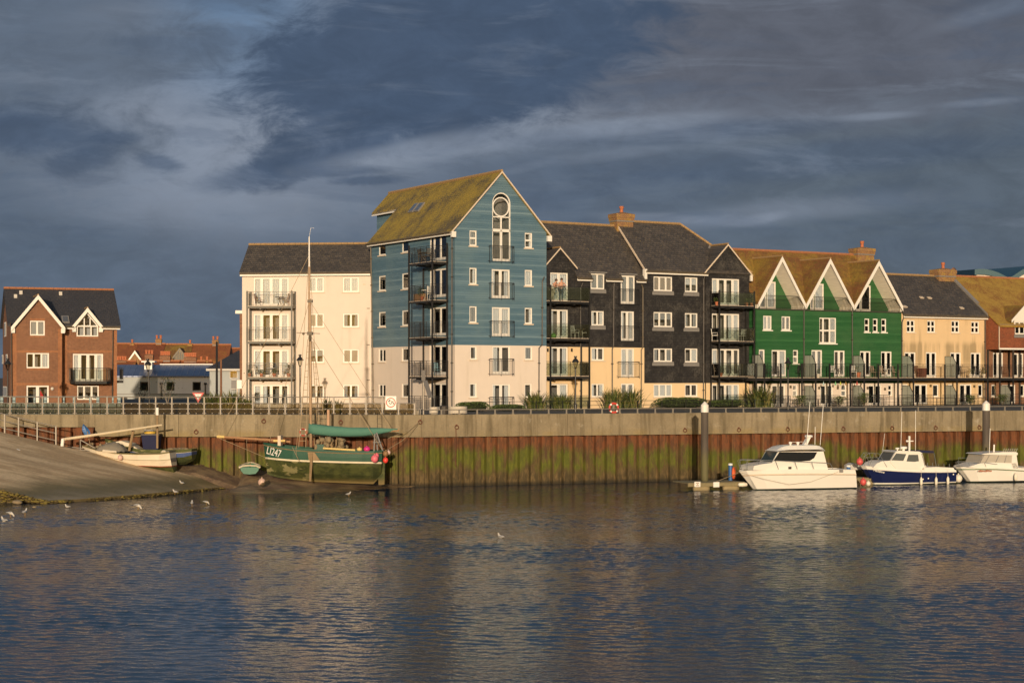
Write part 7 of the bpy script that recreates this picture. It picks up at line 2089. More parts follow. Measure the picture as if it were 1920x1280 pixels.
# --- boats by the slipway
b = Boat(250, 104.8, 'white_open_boat', 'worn white open boat lying behind the slipway edge', 'boat', ang=-.12)
stn = [(150, 834, .06, 170, 852), (180, 842, .5, 190, 866), (215, 848.5, .8, 220, 874), (260, 850, .95, 262, 878), (300, 849, .85, 302, 880), (318, 846, .62, 324, 880)]
hl, sec = hull(b, stn, [(-.35, .05), (-.02, .5), (.16, .76), (.21, .8), (.55, .94), (.58, .955), (.92, 1.), (1., 1.04)], [2, 2, 1, 0, 3, 0, 3], [gelw, plain('red_oxide_line', (.3, .06, .03), .7, .2), tb, plain('olive_rubbing_strake', (.17, .15, .07), .7)], dk=3)
m = MB()
p = [b.q(a_, b_, -.55) for a_, b_ in ((301, 846), (317, 845), (321, 866), (309, 862), (302, 855))]; m.prism(p, (0, 1.1, 0)); m.build('transom', plain('grey_ply', (.2, .17, .14), .8, .2), b.r)
m = MB(); p = b.q(307, 851, -.62); m.ball(p, (.2, .05, .25), 12, 8); m.build('fender_pad', plain('buff_pad', (.45, .4, .3), .8, .1), b.r, smooth=True)
m = MB(); p = [b.q(a_, b_, 0) for a_, b_ in ((319.5, 847), (323.5, 846), (323, 862), (320, 870), (316, 868))]; m.prism([V((q_.x, -.06, q_.z)) for q_ in p], (0, .08, 0)); m.build('rudder', gelw, b.r)
tarp = plain('grey_tarpaulin', (.25, .22, .17), .85, .2, 3., bump=.5)
m = MB()
nx, ny = 16, 10
for i in range(nx + 1):
    for j in range(ny + 1):
        u, v_ = i / nx, j / ny; q_ = b.q(186 + u * 52, 843 + u * 3, 0); m.v.append((q_.x, -.75 + 1.5 * v_, q_.z + math.sin(u * math.pi) ** .6 * math.sin(v_ * math.pi) ** .7 * (.48 + .16 * mn.noise(V((i * .35, j * .5, 4)))) + .11 * mn.noise(V((i * .75, j * .75, 1)))))
for i in range(nx):
    for j in range(ny): a_ = i * (ny + 1) + j; m.f.append((a_, a_ + ny + 1, a_ + ny + 2, a_ + 1)); m.m.append(0)
m.build('tarpaulin', tarp, b.r, smooth=True)
m = MB(); p, q_ = b.q(193, 845, -.75), b.q(219, 847, -.8); m.tube([p, q_], [.09, .07], 6); m.build('thwart', gelw, b.r)
def bw(px, py, d): p = b.q(px, py, d); return b.f.world(p.x, p.y, p.z)
ball_buoy(bw(225.5, 857.5, -1.0), .15, plain('faded_pink_fender', (.62, .42, .36), .5, .12), 'faded pink fender hanging on the worn white boat')
m = MB(); m.tube([bw(118, 823.5, -.3), bw(160, 817.5, -.3), bw(304, 796.3, -.3)], [.09, .085, .05], 10); m.build('x', M['white']); o = COL.objects['x']; o.name = 'spar'; o.data.name = 'spar'; o.data.materials[0] = plain('cream_spar', (.62, .52, .36), .5, .15, 2.); tag(o, 'long cream spar lying aslant over the boats by the slipway', 'spar')
m = MB(); m.tube([W(116.5, 836, 104.0), W(118, 822, 104.)], .1, 8); tag(m.build('spar_rest', M['white']), 'short white post under the lower end of the long spar', 'post')
m = MB(); m.tube([bw(242, 845, .2), bw(250, 807, .2)], .085, 7); tag(m.build('wooden_prop', wornwood), 'leaning timber prop holding up the long spar', 'post')
p0 = bw(295, 840, .6); m = MB(); m.tube([p0, W(295, 778, p0.y)], .065, 8, 0); m.tube([W(295, 778, p0.y), W(295, 764, p0.y)], .085, 8, 1); tag(m.build('mast_pole', [wornwood, M['white']]), 'upright pole with a white top beside the blue bin', 'pole')
p = W(285, 838, 106.5); o = empty('blue_bin', p, 0, 'large dark blue bin among the boats below the quay', 'bin')
m = MB(); zt_ = (838 - 815) * p.y / F; w_ = 18 * p.y / F
m.add([(-w_ * .72, -.4, -.35), (w_ * .72, -.4, -.35), (w_ * .72, .4, -.35), (-w_ * .72, .4, -.35), (-w_ * .95, -.45, zt_), (w_ * .85, -.45, zt_), (w_ * .85, .45, zt_), (-w_ * .95, .45, zt_)], [(0, 1, 5, 4), (1, 2, 6, 5), (2, 3, 7, 6), (3, 0, 4, 7), (0, 1, 2, 3), (4, 5, 6, 7)]); m.build('body', navyc, o)
m = MB(); m.box((-w_ * .99, -.48, zt_), (w_ * .89, .48, zt_ + .07)); m.build('lid', M['pipe'], o)
o = empty('yellow_bowl', p + V((-.1, -.1, zt_ + .08)), 0, 'yellow and white inflatable bowl lying on top of the blue bin', 'bowl'); m = MB(); m.torus((0, 0, .06), .28, .08, Matrix.Rotation(math.pi / 2, 3, 'X'), 18, 7); m.build('base', plain('yellow_plastic', (.65, .42, .06), .5), o, smooth=True); m = MB(); m.torus((-.05, 0, .17), .27, .05, Matrix.Rotation(math.pi / 2, 3, 'X'), 18, 6); m.build('rim', M['white'], o, smooth=True)
o = empty('blue_flag', bw(170, 838, .2), 0, 'furled blue flag on a leaning stick by the slipway', 'flag')
m = MB(); m.tube([(0, 0, 0), (-.2, 0, .95)], .025, 5); m.build('stick', wornwood, o)
m = MB()
for i in range(6):
    t0, t1 = i / 6, (i + 1) / 6; w0, w1 = .26 * math.sin(math.pi * (t0 * .8 + .15)), .26 * math.sin(math.pi * (t1 * .8 + .15))
    for s_ in (-1, 1): m.quad((-.15 - t0 * .28, .0, .65 + t0 * .75), (-.15 - t0 * .28 + s_ * w0 * .8, .1 * s_ * t0 + .05, .62 + t0 * .7), (-.15 - t1 * .28 + s_ * w1 * .8, .1 * s_ * t1 + .05, .62 + t1 * .7), (-.15 - t1 * .28, .0, .65 + t1 * .75))
m.build('cloth', bluep, o, recalc=False)
b2 = Boat(290, 106., 'blue_wooden_boat', 'worn blue wooden boat behind the white open boat', 'boat', ang=-.1)
hl, sec = hull(b2, [(196, 822, .05, 205, 850), (225, 833, .5, 232, 862), (262, 842, .7, 265, 868), (310, 843, .75, 310, 868), (345, 842, .7, 345, 866), (360, 841.5, .6, 360, 860)], [(-.2, .1), (0, .6), (.4, .9), (.72, .98), (.76, 1.02), (1., 1.)], [0, 0, 1, 2, 0], [tb, plain('chalky_blue_hull', (.05, .085, .22), .65, .35, 2.5), gelw], dk=0)
b2.ext([(228, 843), (212, 829), (226, 826), (244, 831), (262, 844)], -.5, 'cuddy', gelw)
m = MB()
for i in range(14): q_ = b2.q(RN.uniform(318, 352), 842, 0); m.ball((q_.x, RN.uniform(-.5, .4), q_.z + .02), (.15, .14, .08), 6, 4)
m.ball(b2.q(335, 843, 0), (.9, .5, .1), 10, 6); m.build('heaped_ropes', netm, b2.r, smooth=True)
o = empty('old_trailer', W(160, 840, 104.9), 0, 'rusty boat trailer frame at the top of the slipway boats', 'trailer'); m = MB()
for a_, c_ in (((-1.2, 0, .0), (1.2, 0, -.25)), ((-1.2, .8, .05), (1.2, .8, -.2)), ((-.3, 0, -.1), (-.3, 0, .5)), ((-.3, 0, .5), (.6, 0, .0)), ((-1.2, 0, 0), (-1.2, .8, .05)), ((1.2, 0, -.25), (1.2, .8, -.2))): m.tube([a_, c_], .035, 5)
m.build('frame', M['galv'], o)
m = MB()
for i in range(20): m.ball((RN.uniform(-.2, 1.6), RN.uniform(0, .7), RN.uniform(-.2, .25)), (RN.uniform(.08, .2), .12, RN.uniform(.06, .16)), 6, 4)
o = m.build('net_heap', netm, smooth=True); o.location = W(166, 840, 105.2); tag(o, 'heap of brown nets and rope beside the old trailer', 'net heap')

# ------------------------------------------------------------------ gulls
gw, gg, gb = plain('gull_white', (.62, .58, .52), .8, .05), plain('gull_grey', (.33, .33, .33), .8, .1), plain('gull_bill', (.45, .26, .06), .6)
def gull(loc, rot, label, pose='stand', s_=1.):
    o = empty('gull', loc, rot, label, 'gull'); m = MB()
    if pose == 'stand': sp = [(-.22, .20), (-.14, .215), (-.06, .23), (.03, .25), (.09, .29), (.12, .345), (.135, .385), (.165, .40), (.195, .395)]
    elif pose == 'feed': sp = [(-.22, .26), (-.14, .25), (-.06, .235), (.03, .22), (.1, .18), (.15, .13), (.175, .09), (.19, .06), (.2, .045)]
    else: sp = [(-.24, .09), (-.15, .07), (-.06, .06), (.03, .075), (.085, .12), (.11, .175), (.12, .215), (.145, .23), (.175, .225)]
    r = [.012, .045, .075, .078, .06, .038, .04, .036, .012]
    m.tube([(x, 0, z) for x, z in sp], r, 10)
    a_, b_ = V((sp[-1][0], 0, sp[-1][1])), V((sp[-2][0], 0, sp[-2][1])); d = (a_ - b_).normalized()
    m.tube([a_ - d * .015, a_ + d * .05], [.011, .003], 5, 1)
    if pose != 'float':
        for y in (-.03, .03): m.tube([(-.0, y, .2), (.0, y, .09), (.005, y, 0)], .008, 4, 1); m.box((-.01, y - .02, 0), (.05, y + .02, .008), 1)
    m.build('body', [gw, gb], o, smooth=True)
    for sg in (-1, 1):
        w = MB(); z = sp[2][1]; k = (sp[0][1] - sp[3][1]) * .6
        w.tube([(.04, sg * .07, z + .03), (-.08, sg * .075, z + .03), (-.2, sg * .045, z + .01 + k * .3), (-.3, sg * .012, z + k * .6)], [.03, .05, .03, .004], 6); w.build('wing', gg, o, smooth=True)
    o.scale = (s_ * .76,) * 3; return o
def gl_(px, py, z, rot, label, pose='stand', s_=1.):
    return gull(onz(px, py, z), rot, label, pose, s_)
sl2 = lambda px, py, Y: W(px, py, Y)
gull(W(340, 910, 102.2), 2.7, 'gull standing highest on the slipway', 'stand', .95)
gull(W(328, 927, 98.4), 2.9, 'gull standing at the lower edge of the slipway', 'stand', .95)
gl_(360, 949, .02, 1.7, 'gull facing away in the shallows below the slipway end', 'stand', 1.)
gl_(387, 946, .02, .3, 'plump gull in the shallows right of the one facing away', 'feed', .95)
gl_(259, 955, .02, -.3, 'large brownish gull feeding head down in the shallows', 'feed', 1.25)
gl_(126, 951, .03, 3.0, 'small gull crouching at the waterline below the slipway corner', 'float', .9)
gl_(47, 967, .02, 1.3, 'upright gull standing in the water right of two others', 'stand', 1.15)
gl_(20, 969, .02, -.2, 'brownish gull feeding between two other gulls by the left edge', 'feed', 1.15)
gl_(7, 977, .0, 2.6, 'gull sitting on the water at the far left edge', 'float', 1.2)
gl_(654, 931, .02, .5, 'lone gull at the water edge below the trawler', 'stand', .9)
gl_(938, 1008, .0, 2.4, 'lone gull floating in the middle of the harbour', 'float', 1.05)

# ------------------------------------------------------------------ people on the top balcony of the black gabled house
skin = plain('skin', (.55, .30, .20), .6, .06); hairm = plain('brown_hair', (.07, .04, .025), .7, .1)
def person(loc, rot, label, top, legs, J, hair=hairm):
    """J: joint positions; one skinned body, clothing as shells over it"""
    o = empty('person', loc, rot, label, 'person')
    def skin_mesh(name, verts, edges, rad, mat, root=0, sub=1):
        me = bpy.data.meshes.new(name); me.from_pydata(verts, edges, []); t = bpy.data.objects.new(name, me); COL.objects.link(t)
        md = t.modifiers.new('s', 'SKIN'); 
        for i, r in enumerate(rad): me.skin_vertices[0].data[i].radius = (r, r)
        me.skin_vertices[0].data[root].use_root = True
        t.modifiers.new('u', 'SUBSURF').levels = sub
        dg = bpy.context.evaluated_depsgraph_get(); m2 = bpy.data.meshes.new_from_object(t.evaluated_get(dg)); bpy.data.objects.remove(t)
        m2.materials.clear(); m2.materials.append(mat)
        for p in m2.polygons: p.use_smooth = True
        m2.name = name; return linkmesh(name, m2, o)
    names = list(J); idx = {n: i for i, n in enumerate(names)}
    E = [('pelvis', 'belly'), ('belly', 'chest'), ('chest', 'neck'), ('neck', 'jaw'), ('jaw', 'head')]
    for s_ in 'LR': E += [('chest', 'sh' + s_), ('sh' + s_, 'el' + s_), ('el' + s_, 'wr' + s_), ('wr' + s_, 'ha' + s_), ('pelvis', 'hip' + s_), ('hip' + s_, 'kn' + s_), ('kn' + s_, 'an' + s_), ('an' + s_, 'toe' + s_)]
        
    for s_ in 'LR':
        h, w = V(J['ha' + s_]), V(J['wr' + s_]); d = (h - w).normalized(); sd = d.orthogonal().normalized()
        for k in range(5):
            n = 'f%s%d' % (s_, k); J[n] = tuple(h + d * (.075 - .012 * abs(k - 2)) + sd * (k - 2) * .02 if k else h + sd * -.05 + d * .02); E.append(('ha' + s_, n))
    names = list(J); idx = {n: i for i, n in enumerate(names)}
    R = {'pelvis': .135, 'belly': .12, 'chest': .14, 'neck': .05, 'jaw': .07, 'head': .095}
    for s_ in 'LR': R.update({'sh' + s_: .055, 'el' + s_: .04, 'wr' + s_: .028, 'ha' + s_: .032, 'hip' + s_: .085, 'kn' + s_: .055, 'an' + s_: .038, 'toe' + s_: .03})
    skin_mesh('body', [J[n] for n in names], [(idx[a], idx[b]) for a, b in E], [R.get(n, .009) for n in names], skin, idx['pelvis'])
    sub_ = lambda ns, es, k, mat, nm: skin_mesh(nm, [J[n] for n in ns], [(ns.index(a), ns.index(b)) for a, b in es], [R[n] * k for n in ns], mat)
    ns = ['belly', 'chest', 'shL', 'shR', 'pelvis']; sub_(ns, [('pelvis', 'belly'), ('belly', 'chest'), ('chest', 'shL'), ('chest', 'shR')], 1.1, top, 'top')
    ns = ['pelvis', 'hipL', 'hipR', 'knL', 'knR', 'anL', 'anR']; sub_(ns, [('pelvis', 'hipL'), ('pelvis', 'hipR'), ('hipL', 'knL'), ('hipR', 'knR'), ('knL', 'anL'), ('knR', 'anR')], 1.12, legs, 'trousers')
    hd = V(J['head']); m = MB(); m.ball(hd + V((0, .025, .03)), (.105, .11, .11), 12, 8); m.build('hair', hair, o, smooth=True)
    m = MB(); m.tube([hd + V((0, -.095, -.0)), hd + V((0, -.125, -.035)), hd + V((0, -.1, -.04))], [.008, .014, .01], 5); m.build('nose', skin, o)
    m = MB()
    for s_ in (-1, 1): m.ball(hd + V((s_ * .035, -.09, .01)), .011, 6, 5)
    m.build('eyes', hairm, o); return o
pl_, pr2 = fa.pix(1039, 540, -1.0)[0], fa.pix(1055.5, 540, -1.0)[0]
zfl_ = AF.pix(1070, 564.5, -1.25)[1]
jean = plain('blue_denim', (.07, .11, .17), .85, .15, 6.); pink = plain('pale_top', (.62, .42, .34), .85, .08); pale_t = plain('white_shirt', (.68, .62, .54), .85, .06)
def J1(lean, arm): 
    J = {'pelvis': (0, 0, .92), 'belly': (0, -.03 * lean, 1.08), 'chest': (0, -.12 * lean, 1.28), 'neck': (0, -.17 * lean, 1.44), 'jaw': (0, -.2 * lean - .02, 1.5), 'head': (0, -.21 * lean - .01, 1.58)}
    for s_, c in (('L', -1), ('R', 1)):
        J.update({'sh' + s_: (c * .18, -.12 * lean, 1.36), 'el' + s_: (c * .27, -.2 - .12 * lean, 1.16), 'wr' + s_: (c * .13 * arm, -.4, 1.12), 'ha' + s_: (c * .09 * arm, -.46, 1.13),
                  'hip' + s_: (c * .09, 0, .86), 'kn' + s_: (c * .1, -.03, .48), 'an' + s_: (c * .1, .02, .09), 'toe' + s_: (c * .11, -.14, .04)})
    return J
person(AF.world(pr2, -.72, zfl_ - .02), AF.a - .25, 'person in a pale top and blue jeans leaning on the top balcony rail', pink, jean, J1(1., 1.))
person(AF.world(pl_, -.74, zfl_ - .1), AF.a + .35, 'person in a white shirt leaning further over the same balcony rail', pale_t, plain('light_trousers', (.5, .45, .36), .85), J1(1.8, 1.4))

# ------------------------------------------------------------------ balcony furniture
teak, steel, wplas = plain('teak', (.20, .09, .045), .7, .2), M['pipeb'], plain('white_plastic', (.62, .6, .55), .5, .05)
def chair(loc, rot, label, mat):
    m = MB(); m.box((-.23, -.22, .42), (.23, .22, .46))
    for x in (-.2, .2):
        m.tube([(x, -.2, 0), (x, -.2, .42)], .018, 4); m.tube([(x, .2, 0), (x, .2, .46), (x, .27, .95)], .018, 4); m.tube([(x * 1.1, -.2, .42), (x * 1.1, -.2, .64), (x * 1.1, .22, .64)], .016, 4)
    for k in range(5): z = .54 + k * .09; m.box((-.2, .215 + (z - .46) * .14, z), (.2, .235 + (z - .46) * .14, z + .055))
    o = m.build('balcony_chair', mat); o.location = loc; o.rotation_euler = (0, 0, rot); return tag(o, label, 'chair', 'chairs on the balconies')
def table(loc, label, mat):
    m = MB(); m.lathe([(.34, .68), (.35, .70), (.34, .72)], 18); m.tube([(0, 0, .68), (0, 0, .3)], .03, 6)
    for k in range(3): a_ = k * 2.1; m.tube([(0, 0, .34), (math.cos(a_) * .28, math.sin(a_) * .28, 0)], .018, 4)
    o = m.build('balcony_table', mat); o.location = loc; return tag(o, label, 'table', 'tables on the balconies')
def potplant(loc, label, h=.5, mat=None, pr=.14):
    o = empty('potted_plant', loc, 0, label, 'potted plant', 'potted plants on the balconies'); m = MB(); m.lathe([(pr * .7, 0), (pr, pr * 1.8), (pr * 1.08, pr * 1.8), (pr * 1.08, pr * 2.05), (pr * .9, pr * 2.05), (pr * .85, pr * 1.85), (.01, pr * 1.85)], 12); m.build('pot', mat or M['pot'], o)
    m = MB()
    for i in range(70):
        p = V((RN.gauss(0, pr * .9), RN.gauss(0, pr * .9), pr * 2 + h * RN.random() ** .8)); k = RN.uniform(.03, .07); a_ = V((RN.gauss(0, 1), RN.gauss(0, 1), RN.gauss(0, 1))).normalized() * k; b_ = a_.orthogonal().normalized() * k * .5; m.quad(p - a_, p - b_, p + a_, p + b_, mi=RN.randrange(2))
    m.build('leaves', leafm, o, recalc=False)
def at(face, px, py, d):
    u, _ = face.pix(px, py, d); p = face.P(u, d, 0); return face.fr.world(p.x, p.y, 0) , u
def spot(face, px, py_floor, pyref, dref, d):
    u = face.pix(px, py_floor, d)[0]; z = face.pix(pyref, py_floor, dref)[1]; p = face.P(u, d, z); return face.fr.world(p.x, p.y, p.z)
for py, k, nm in ((573.5, 0, 'top'), (707, 2, 'lowest')):
    s1 = lambda px: spot(WFf, px, py, 505, -1.3, -.6)
    chair(s1(484), 1.9, 'dark wooden chair at the left of the %s balcony on the cream block' % nm, teak if k == 0 else wplas)
    chair(s1(535), -1.7, 'chair at the right of the %s balcony on the cream block' % nm, teak)
    table(s1(524 if k == 0 else 508), 'round table on the %s balcony of the cream block' % nm, steel if k == 0 else wplas)
for px, l in ((467, 'terracotta potted plant at the left end'), (490, 'potted plant left of doors'), (514, 'potted plant right of the doors'), (541, 'leafy potted plant at the right end')):
    potplant(spot(WFf, px, 707, 505, -1.3, -.95), l + ' of the lowest cream block balcony', .3 if px < 530 else .75)
def sb(u_, d, zf): p = lf.P(u_, d, zf); return BF.world(p.x, p.y, p.z)
um = (uf + un) / 2; zfs = [lf.fr.pix(810, yy, -un)[1] for yy in (489, 561.5, 631, 705)]
chair(sb(um - .6, -bd * .5 if False else -.8, zfs[0]), 2.2, 'dark chair at the far end of the top blue house balcony', steel); chair(sb(um + .3, -.8, zfs[0]), 3.4, 'dark chair in the middle of the top blue house balcony', steel); table(sb(um - .1, -1.0, zfs[0]), 'dark table on the top blue house balcony', steel)
m = MB(); m.box((-.55, -.25, 0), (.55, .25, .5)); 
for k in range(5): m.box((-.57, -.27, .06 + k * .09), (.57, -.251, .12 + k * .09))
o = m.build('wooden_planter', plain('pale_planter_wood', (.42, .25, .12), .8, .2)); o.location = sb(um - .7, -.9, zfs[1]); o.rotation_euler = (0, 0, BF.a - math.pi / 2); tag(o, 'pale wooden planter on the second blue house balcony from the top', 'planter')
potplant(sb(um - .1, -1.1, zfs[1]), 'bushy potted plant beside the wooden planter on the blue house', .6); chair(sb(un - .7, -1.0, zfs[1]), 2.8, 'white scrolled chair at the near end of the second blue house balcony', wplas); table(sb(un - 1.3, -1.1, zfs[1]), 'white table on the second blue house balcony', wplas)
chair(sb(un - .5, -.7, zfs[3]), 2.8, 'pale blue chair at the near end of the lowest blue house balcony', plain('pale_blue_plastic', (.2, .36, .42), .5))
def ss_(face, px, py, pref, dref, d): return spot(face, px, py, pref, dref, d)
chair(ss_(fa, 1078, 634, 1070, -1.25, -.6), .8, 'white slatted chair left on the middle balcony of the black gabled house', wplas); chair(ss_(fa, 1099, 634, 1070, -1.25, -.6), -.5, 'white slatted chair right on the middle balcony of the black gabled house', wplas); table(ss_(fa, 1089, 634, 1070, -1.25, -.7), 'small table on the middle balcony of the black gabled house', steel)
o = ball_buoy(ss_(fa, 1038, 630, 1070, -1.25, -.8), .2, plain('green_ball', (.12, .3, .06), .6), 'green exercise ball on the middle balcony of the black gabled house', 'ball'); o['category'] = 'ball'
for px, l in ((1338, 'terracotta pot with red flowers left on the top balcony'), (1394, 'terracotta pot near the right end of the top balcony'), (1404, 'terracotta pot with green plant at the right end of the top balcony')): potplant(ss_(fbay, px + 6, 573, 1380, -1.3, -.85), l.replace(' with green plant','') + ' of the wide black house', .35)
chair(ss_(fbay, 1340, 639.5, 1380, -1.3, -.6), 1.5, 'white chair left on the middle balcony of the wide black house', wplas); chair(ss_(fbay, 1392, 639.5, 1380, -1.3, -.7), -.6, 'white solid-backed chair right on the middle balcony of the wide black house', wplas)
chair(ss_(fbay, 1345, 705.5, 1380, -1.3, -.6), 1.3, 'grey chair left on the lowest balcony of the wide black house', steel); chair(ss_(fbay, 1385, 705.5, 1380, -1.3, -.6), -.9, 'grey chair right on the lowest balcony of the wide black house', steel); potplant(ss_(fbay, 1352, 705.5, 1380, -1.3, -.9), 'dark potted plant left on the lowest balcony of the wide black house', .6); table(ss_(fbay, 1370, 705.5, 1380, -1.3, -.8), 'grey table on the lowest balcony of the wide black house', steel)
GFx = lambda face, px, d: face.fr.world(face.P(face.pix(px, 700, d)[0], d, 0).x, face.P(0, d, 0).y, zf_shared)
rattan = plain('black_rattan', (.025, .022, .02), .8, .2)
for px, l, mt_ in ((1440, 'black armchair at the left end of the green terrace balcony', rattan), (1456, 'black armchair with a red cushion on the green terrace balcony', rattan), (1500, 'black armchair beside the first frosted screen of the green terrace', rattan), (1561, 'white curly chair in the middle of the green terrace balcony', wplas), (1600, 'grey curly chair beside the last green terrace screen', wplas), (1640, 'tan-backed chair left of the last green terrace door', plain('tan_wicker', (.38, .28, .2), .8)), (1652, 'tan-backed chair beside its twin on the green terrace', plain('tan_wicker2', (.38, .28, .2), .8)), (1680, 'tan-backed chair at the right end of the green terrace balcony', plain('tan_wicker3', (.36, .27, .2), .8))):
    chair(GFx(fg, px, -.75), GF.a + RN.uniform(-1, 1), l, mt_)
for px, l, mt_ in ((1572, 'small table in the middle of the green terrace balcony', steel), (1664, 'small round table between tan-backed chairs', wplas)): table(GFx(fg, px, -.85), l, mt_)
potplant(GFx(fg, 1610, -.7), 'tall red-leaved plant in a large terracotta pot on the green terrace', .7, None, .2); potplant(GFx(fg, 1534, -.9), 'pink-flowered pot beside the second green terrace screen', .4, fend)
for px, l in ((1722, 'brown bench end at the left of the tan house balcony'),): chair(GFx(ft, px, -.6), TF.a, l, teak)
for px, l in ((1820, 'cream pot with dark grass on the tan house balcony'), (1845, 'cream pot at the right end of the tan house balcony')): potplant(GFx(ft, px, -1.), l, .45, fend)
for px, l in ((1806, 'large black rattan sofa chair left on the tan house balcony'), (1834, 'large black rattan chair right on the tan house balcony'), (1885, 'brown wooden chair on the tile-hung house balcony')): chair(GFx(ft, px, -.6), TF.a + .4, l, rattan if px < 1850 else teak)
m = MB(); m.box((-.3, -.25, 0), (.3, .25, .75)); m.box((-.3, -.28, .74), (.3, .25, .78)); 
for px in (1728,): o = m.build('storage_box', plain('red_brown_box', (.16, .06, .035), .7)); o.location = GFx(ft, px, -.5); o.rotation_euler = (0, 0, TF.a); tag(o, 'reddish brown storage box on the tan house balcony', 'box')
# hanging glass floats under the green terrace balcony
for px, c, l in ((1544, (.4, .55, .55), 'pale glass'), (1566.5, (.2, .5, .25), 'green'), (1576, (.5, .55, .1), 'lime'), (1586, (.4, .25, .1), 'brown'), (1607, (.6, .15, .12), 'red')):
    u, z = fg.pix(px, 719, -1.1); m = MB(); m.lathe([(.02, -.12), (.09, -.1), (.05, .05), (.012, .14), (.008, .5)], 8); o = m.build('hanging_ornament', plain(l + '_ornament', c, .3)); o.location = GF.world(u, -1.1, z); tag(o, l + ' ornament hanging under the green terrace balcony', 'ornament')
SUN_E, SUN_C = 3.75, (1., .785, .55)
SKYK, BGS = 1., .1
SKY = dict(mid=(.112, .145, .198), low=(.100, .134, .184), right=(.104, .134, .172), light=(.225, .265, .335), blue=(.125, .21, .34), purple=(.110, .121, .154), dark=(.064, .097, .158))
# ------------------------------------------------------------------ sky, sun, camera
SUN_EL, SUN_AZ = math.radians(7.4), math.radians(1.7)    # low behind the camera, slightly to the left
sd = V((math.sin(SUN_AZ) * math.cos(SUN_EL), math.cos(SUN_AZ) * math.cos(SUN_EL), -math.sin(SUN_EL)))   # travel direction
ld = bpy.data.lights.new('sun', 'SUN'); ld.energy = SUN_E; ld.angle = math.radians(.55); ld.color = SUN_C
lo = bpy.data.objects.new('sun', ld); COL.objects.link(lo); lo.rotation_euler = sd.to_track_quat('-Z', 'Y').to_euler(); lo.location = (0, -50, 60)
w = bpy.data.worlds.new('World'); S.world = w; w.use_nodes = True
t = NT(w.node_tree); bg = t.n['Background']
sky = t.new('ShaderNodeTexSky', sky_type='NISHITA'); sky.sun_disc = False
sky.sun_elevation = SUN_EL; sky.sun_rotation = math.atan2(-sd.x, -sd.y); sky.altitude = 10; sky.air_density = 1.2; sky.dust_density = 2.
d = t.coord('Generated'); x, y, z = t.xyz(d)
ya = t.m('MAXIMUM', t.m('ABSOLUTE', y), .22)
u, v = t.m('DIVIDE', x, ya), t.m('DIVIDE', z, ya)
uv = t.vec(u, v, 0.)
warp = t.noise(t.map(uv, (6, 14, 1)), 1., 6, .6)
wisp = t.noise(t.map(uv, (5, 26, 1), (2, 0, 0)), 1.3, 7, .62, .6)
rag = t.noise(t.map(uv, (26, 52, 1), (5, 1, 0)), 1., 8, .66, .5)
wob = t.m('ADD', t.m('MULTIPLY_ADD', warp, 1.1, -.55), t.m('MULTIPLY_ADD', rag, 1.3, -.65))
def blob(px, py, rx, ry, rot=0., soft=.35, amt=1., ws=1.):
    """soft elliptical cloud bank centred on a direction of the sky"""
    cu, cv = (px - CX) / F, (HY - py) / F
    c, s_ = math.cos(rot), math.sin(rot)
    du, dv = t.m('SUBTRACT', u, cu), t.m('SUBTRACT', v, cv)
    a = t.m('DIVIDE', t.m('MULTIPLY_ADD', du, c, t.m('MULTIPLY', dv, s_)), rx / F)
    b = t.m('DIVIDE', t.m('MULTIPLY_ADD', dv, c, t.m('MULTIPLY', du, -s_)), ry / F)
    r = t.m('SQRT', t.m('ADD', t.m('MULTIPLY', a, a), t.m('MULTIPLY', b, b)))
    return t.m('MULTIPLY', t.ss(t.m('ADD', r, t.m('MULTIPLY', wob, ws)), 1 - soft, 1 + soft, 1., 0.), amt)
low = t.ss(v, .0, .16, 1., 0.)
col = t.mix(low, SKY['mid'], SKY['low'])
col = t.mix(t.ss(u, .03, .2), col, SKY['right'])
high = t.ss(v, .21, .42)
col = t.mix(blob(520, 200, 430, 210, .1, .6), col, SKY['light'])
col = t.mix(blob(450, 40, 150, 120, .6, .7, .7, .5), col, SKY['blue'])
col = t.mix(blob(180, 120, 330, 75, .15, .5, .85, 1.3), col, SKY['mid'])
col = t.mix(blob(90, 260, 200, 55, -.1, .6, .8, 1.6), col, SKY['mid'])
col = t.mix(blob(300, 520, 420, 60, .05, .8, .5, 1.2), col, SKY['mid'])
col = t.mix(blob(40, 480, 260, 70, 0, .5, .7, 1.), col, SKY['low'])
col = t.mix(blob(1000, 245, 420, 45, .13, .7, .75, 1.1), col, SKY['light'])
col = t.mix(blob(1560, 212, 260, 20, .06, .9, .45, 1.5), col, SKY['light'])
col = t.mix(blob(1400, 405, 260, 16, .1, .9, .5, 1.5), col, SKY['light'])
col = t.mix(t.m('MULTIPLY', blob(1500, 80, 620, 150, 0, .5, .9, .6), 1.), col, SKY['purple'])
col = t.mix(blob(850, 85, 410, 165, .22, .2, .97, .75), col, SKY['dark'])
col = t.mix(blob(650, 255, 190, 52, .35, .25, .85, .9), col, SKY['dark'])
for (px, py, rx, ry, ro, am) in ((640, 320, 75, 11, .05, .8), (690, 338, 60, 8, .03, .7), (300, 305, 40, 14, -.2, .6), (210, 258, 50, 12, 0, .6), (60, 250, 130, 40, -.1, .75), (150, 300, 60, 22, .2, .55), (480, 330, 95, 22, .15, .6), (800, 265, 150, 26, .15, .6), (100, 600, 150, 40, 0, .5), (570, 62, 25, 9, .1, .6), (1250, 250, 300, 20, .05, .5), (1500, 300, 380, 30, .08, .45)):
    col = t.mix(blob(px, py, rx, ry, ro, .5, am, 1.0), col, SKY['dark'])
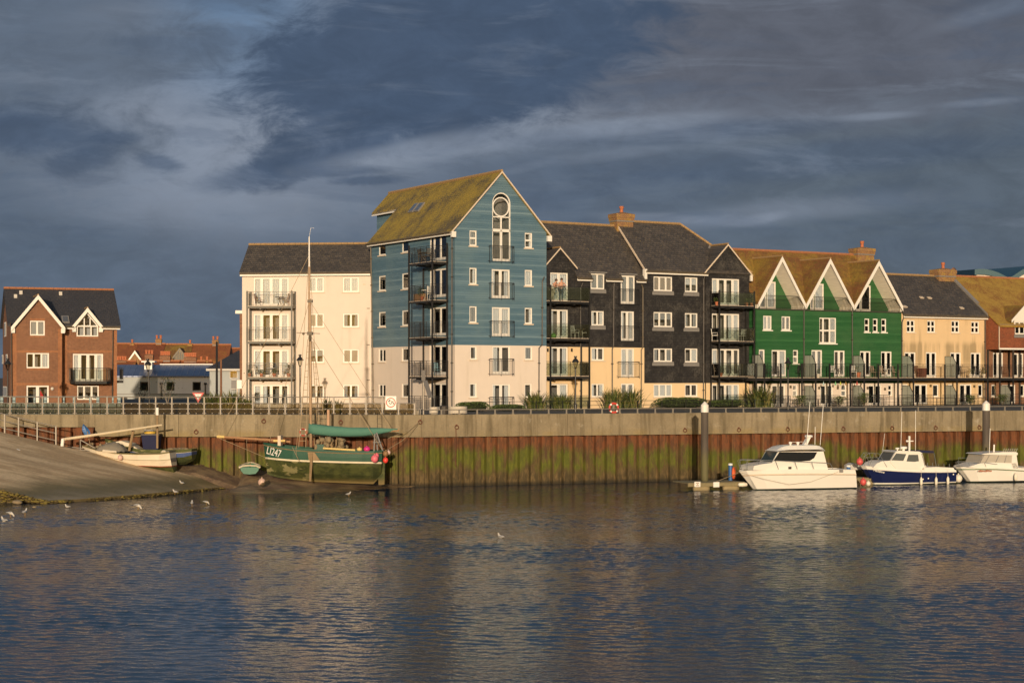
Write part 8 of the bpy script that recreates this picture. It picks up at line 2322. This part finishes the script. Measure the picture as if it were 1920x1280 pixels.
for (px, py, rx, ry, ro, am) in ((1130, 293, 120, 9, .12, .8), (1000, 310, 60, 8, .25, .7), (760, 285, 160, 20, .2, .6), (1200, 235, 150, 14, .12, .6), (1640, 218, 70, 7, .06, .5), (1840, 192, 70, 7, .08, .4), (1430, 410, 40, 8, .2, .6), (1290, 412, 140, 9, -.05, .5), (1860, 20, 110, 16, .3, .3)):
    col = t.mix(blob(px, py, rx, ry, ro, .6, am, 1.2), col, SKY['light'])
col = t.mix(blob(1050, 300, 300, 30, .08, .6, .7, 1.5), col, SKY['mid'])
wm = t.m('MULTIPLY', t.ss(wisp, .52, .68), t.m('MULTIPLY', t.ss(v, .03, .1), .28))
col = t.mix(wm, col, SKY['light'])
wd = t.m('MULTIPLY', t.ss(wisp, .50, .36), t.m('MULTIPLY', t.ss(v, .03, .1), .30))
col = t.mix(wd, col, SKY['dark'])
f = t.m('ADD', t.m('MULTIPLY_ADD', t.noise(t.map(uv, (9, 30, 1)), 1., 7, .6), .28, .76), t.m('MULTIPLY', t.ss(rag, .3, .7), .2))
col = t.mix(1., col, t.vec(f, f, f), 'MULTIPLY')
col = t.mix(t.m('MULTIPLY', high, .85), col, SKY['blue'])
# behind the camera and overhead the clearer evening sky takes over
clear = t.m('MAXIMUM', t.ss(y, .25, -.35), t.m('MULTIPLY', t.ss(z, .35, .75), .7))
clouds10 = t.mix(1., col, (1 / BGS * SKYK,) * 3, 'MULTIPLY')
out = t.mix(t.m('MULTIPLY', clear, .85), clouds10, sky.outputs[0])
t.put(bg.inputs[0], out); bg.inputs[1].default_value = BGS
cam = bpy.data.cameras.new('camera'); co = bpy.data.objects.new('camera', cam); COL.objects.link(co)
co.location = (0, 0, HC); co.rotation_euler = (math.pi / 2, 0, 0)
cam.sensor_width = 36.; cam.lens = F / 1920 * 36; cam.shift_y = (HY - 640) / 1920; cam.clip_start = .5; cam.clip_end = 6000
S.camera = co
S.view_settings.view_transform = 'Standard'; S.view_settings.look = 'None'; S.view_settings.exposure = 0; S.view_settings.gamma = 1
S.render.engine = 'CYCLES'
S.cycles.use_denoising = True
try: S.cycles.denoiser = 'OPENIMAGEDENOISE'
except Exception: pass
S.cycles.max_bounces = 8; S.cycles.transparent_max_bounces = 24; S.cycles.glossy_bounces = 4; S.cycles.diffuse_bounces = 3
S.cycles.caustics_reflective = False; S.cycles.caustics_refractive = False
S.cycles.sample_clamp_indirect = 6
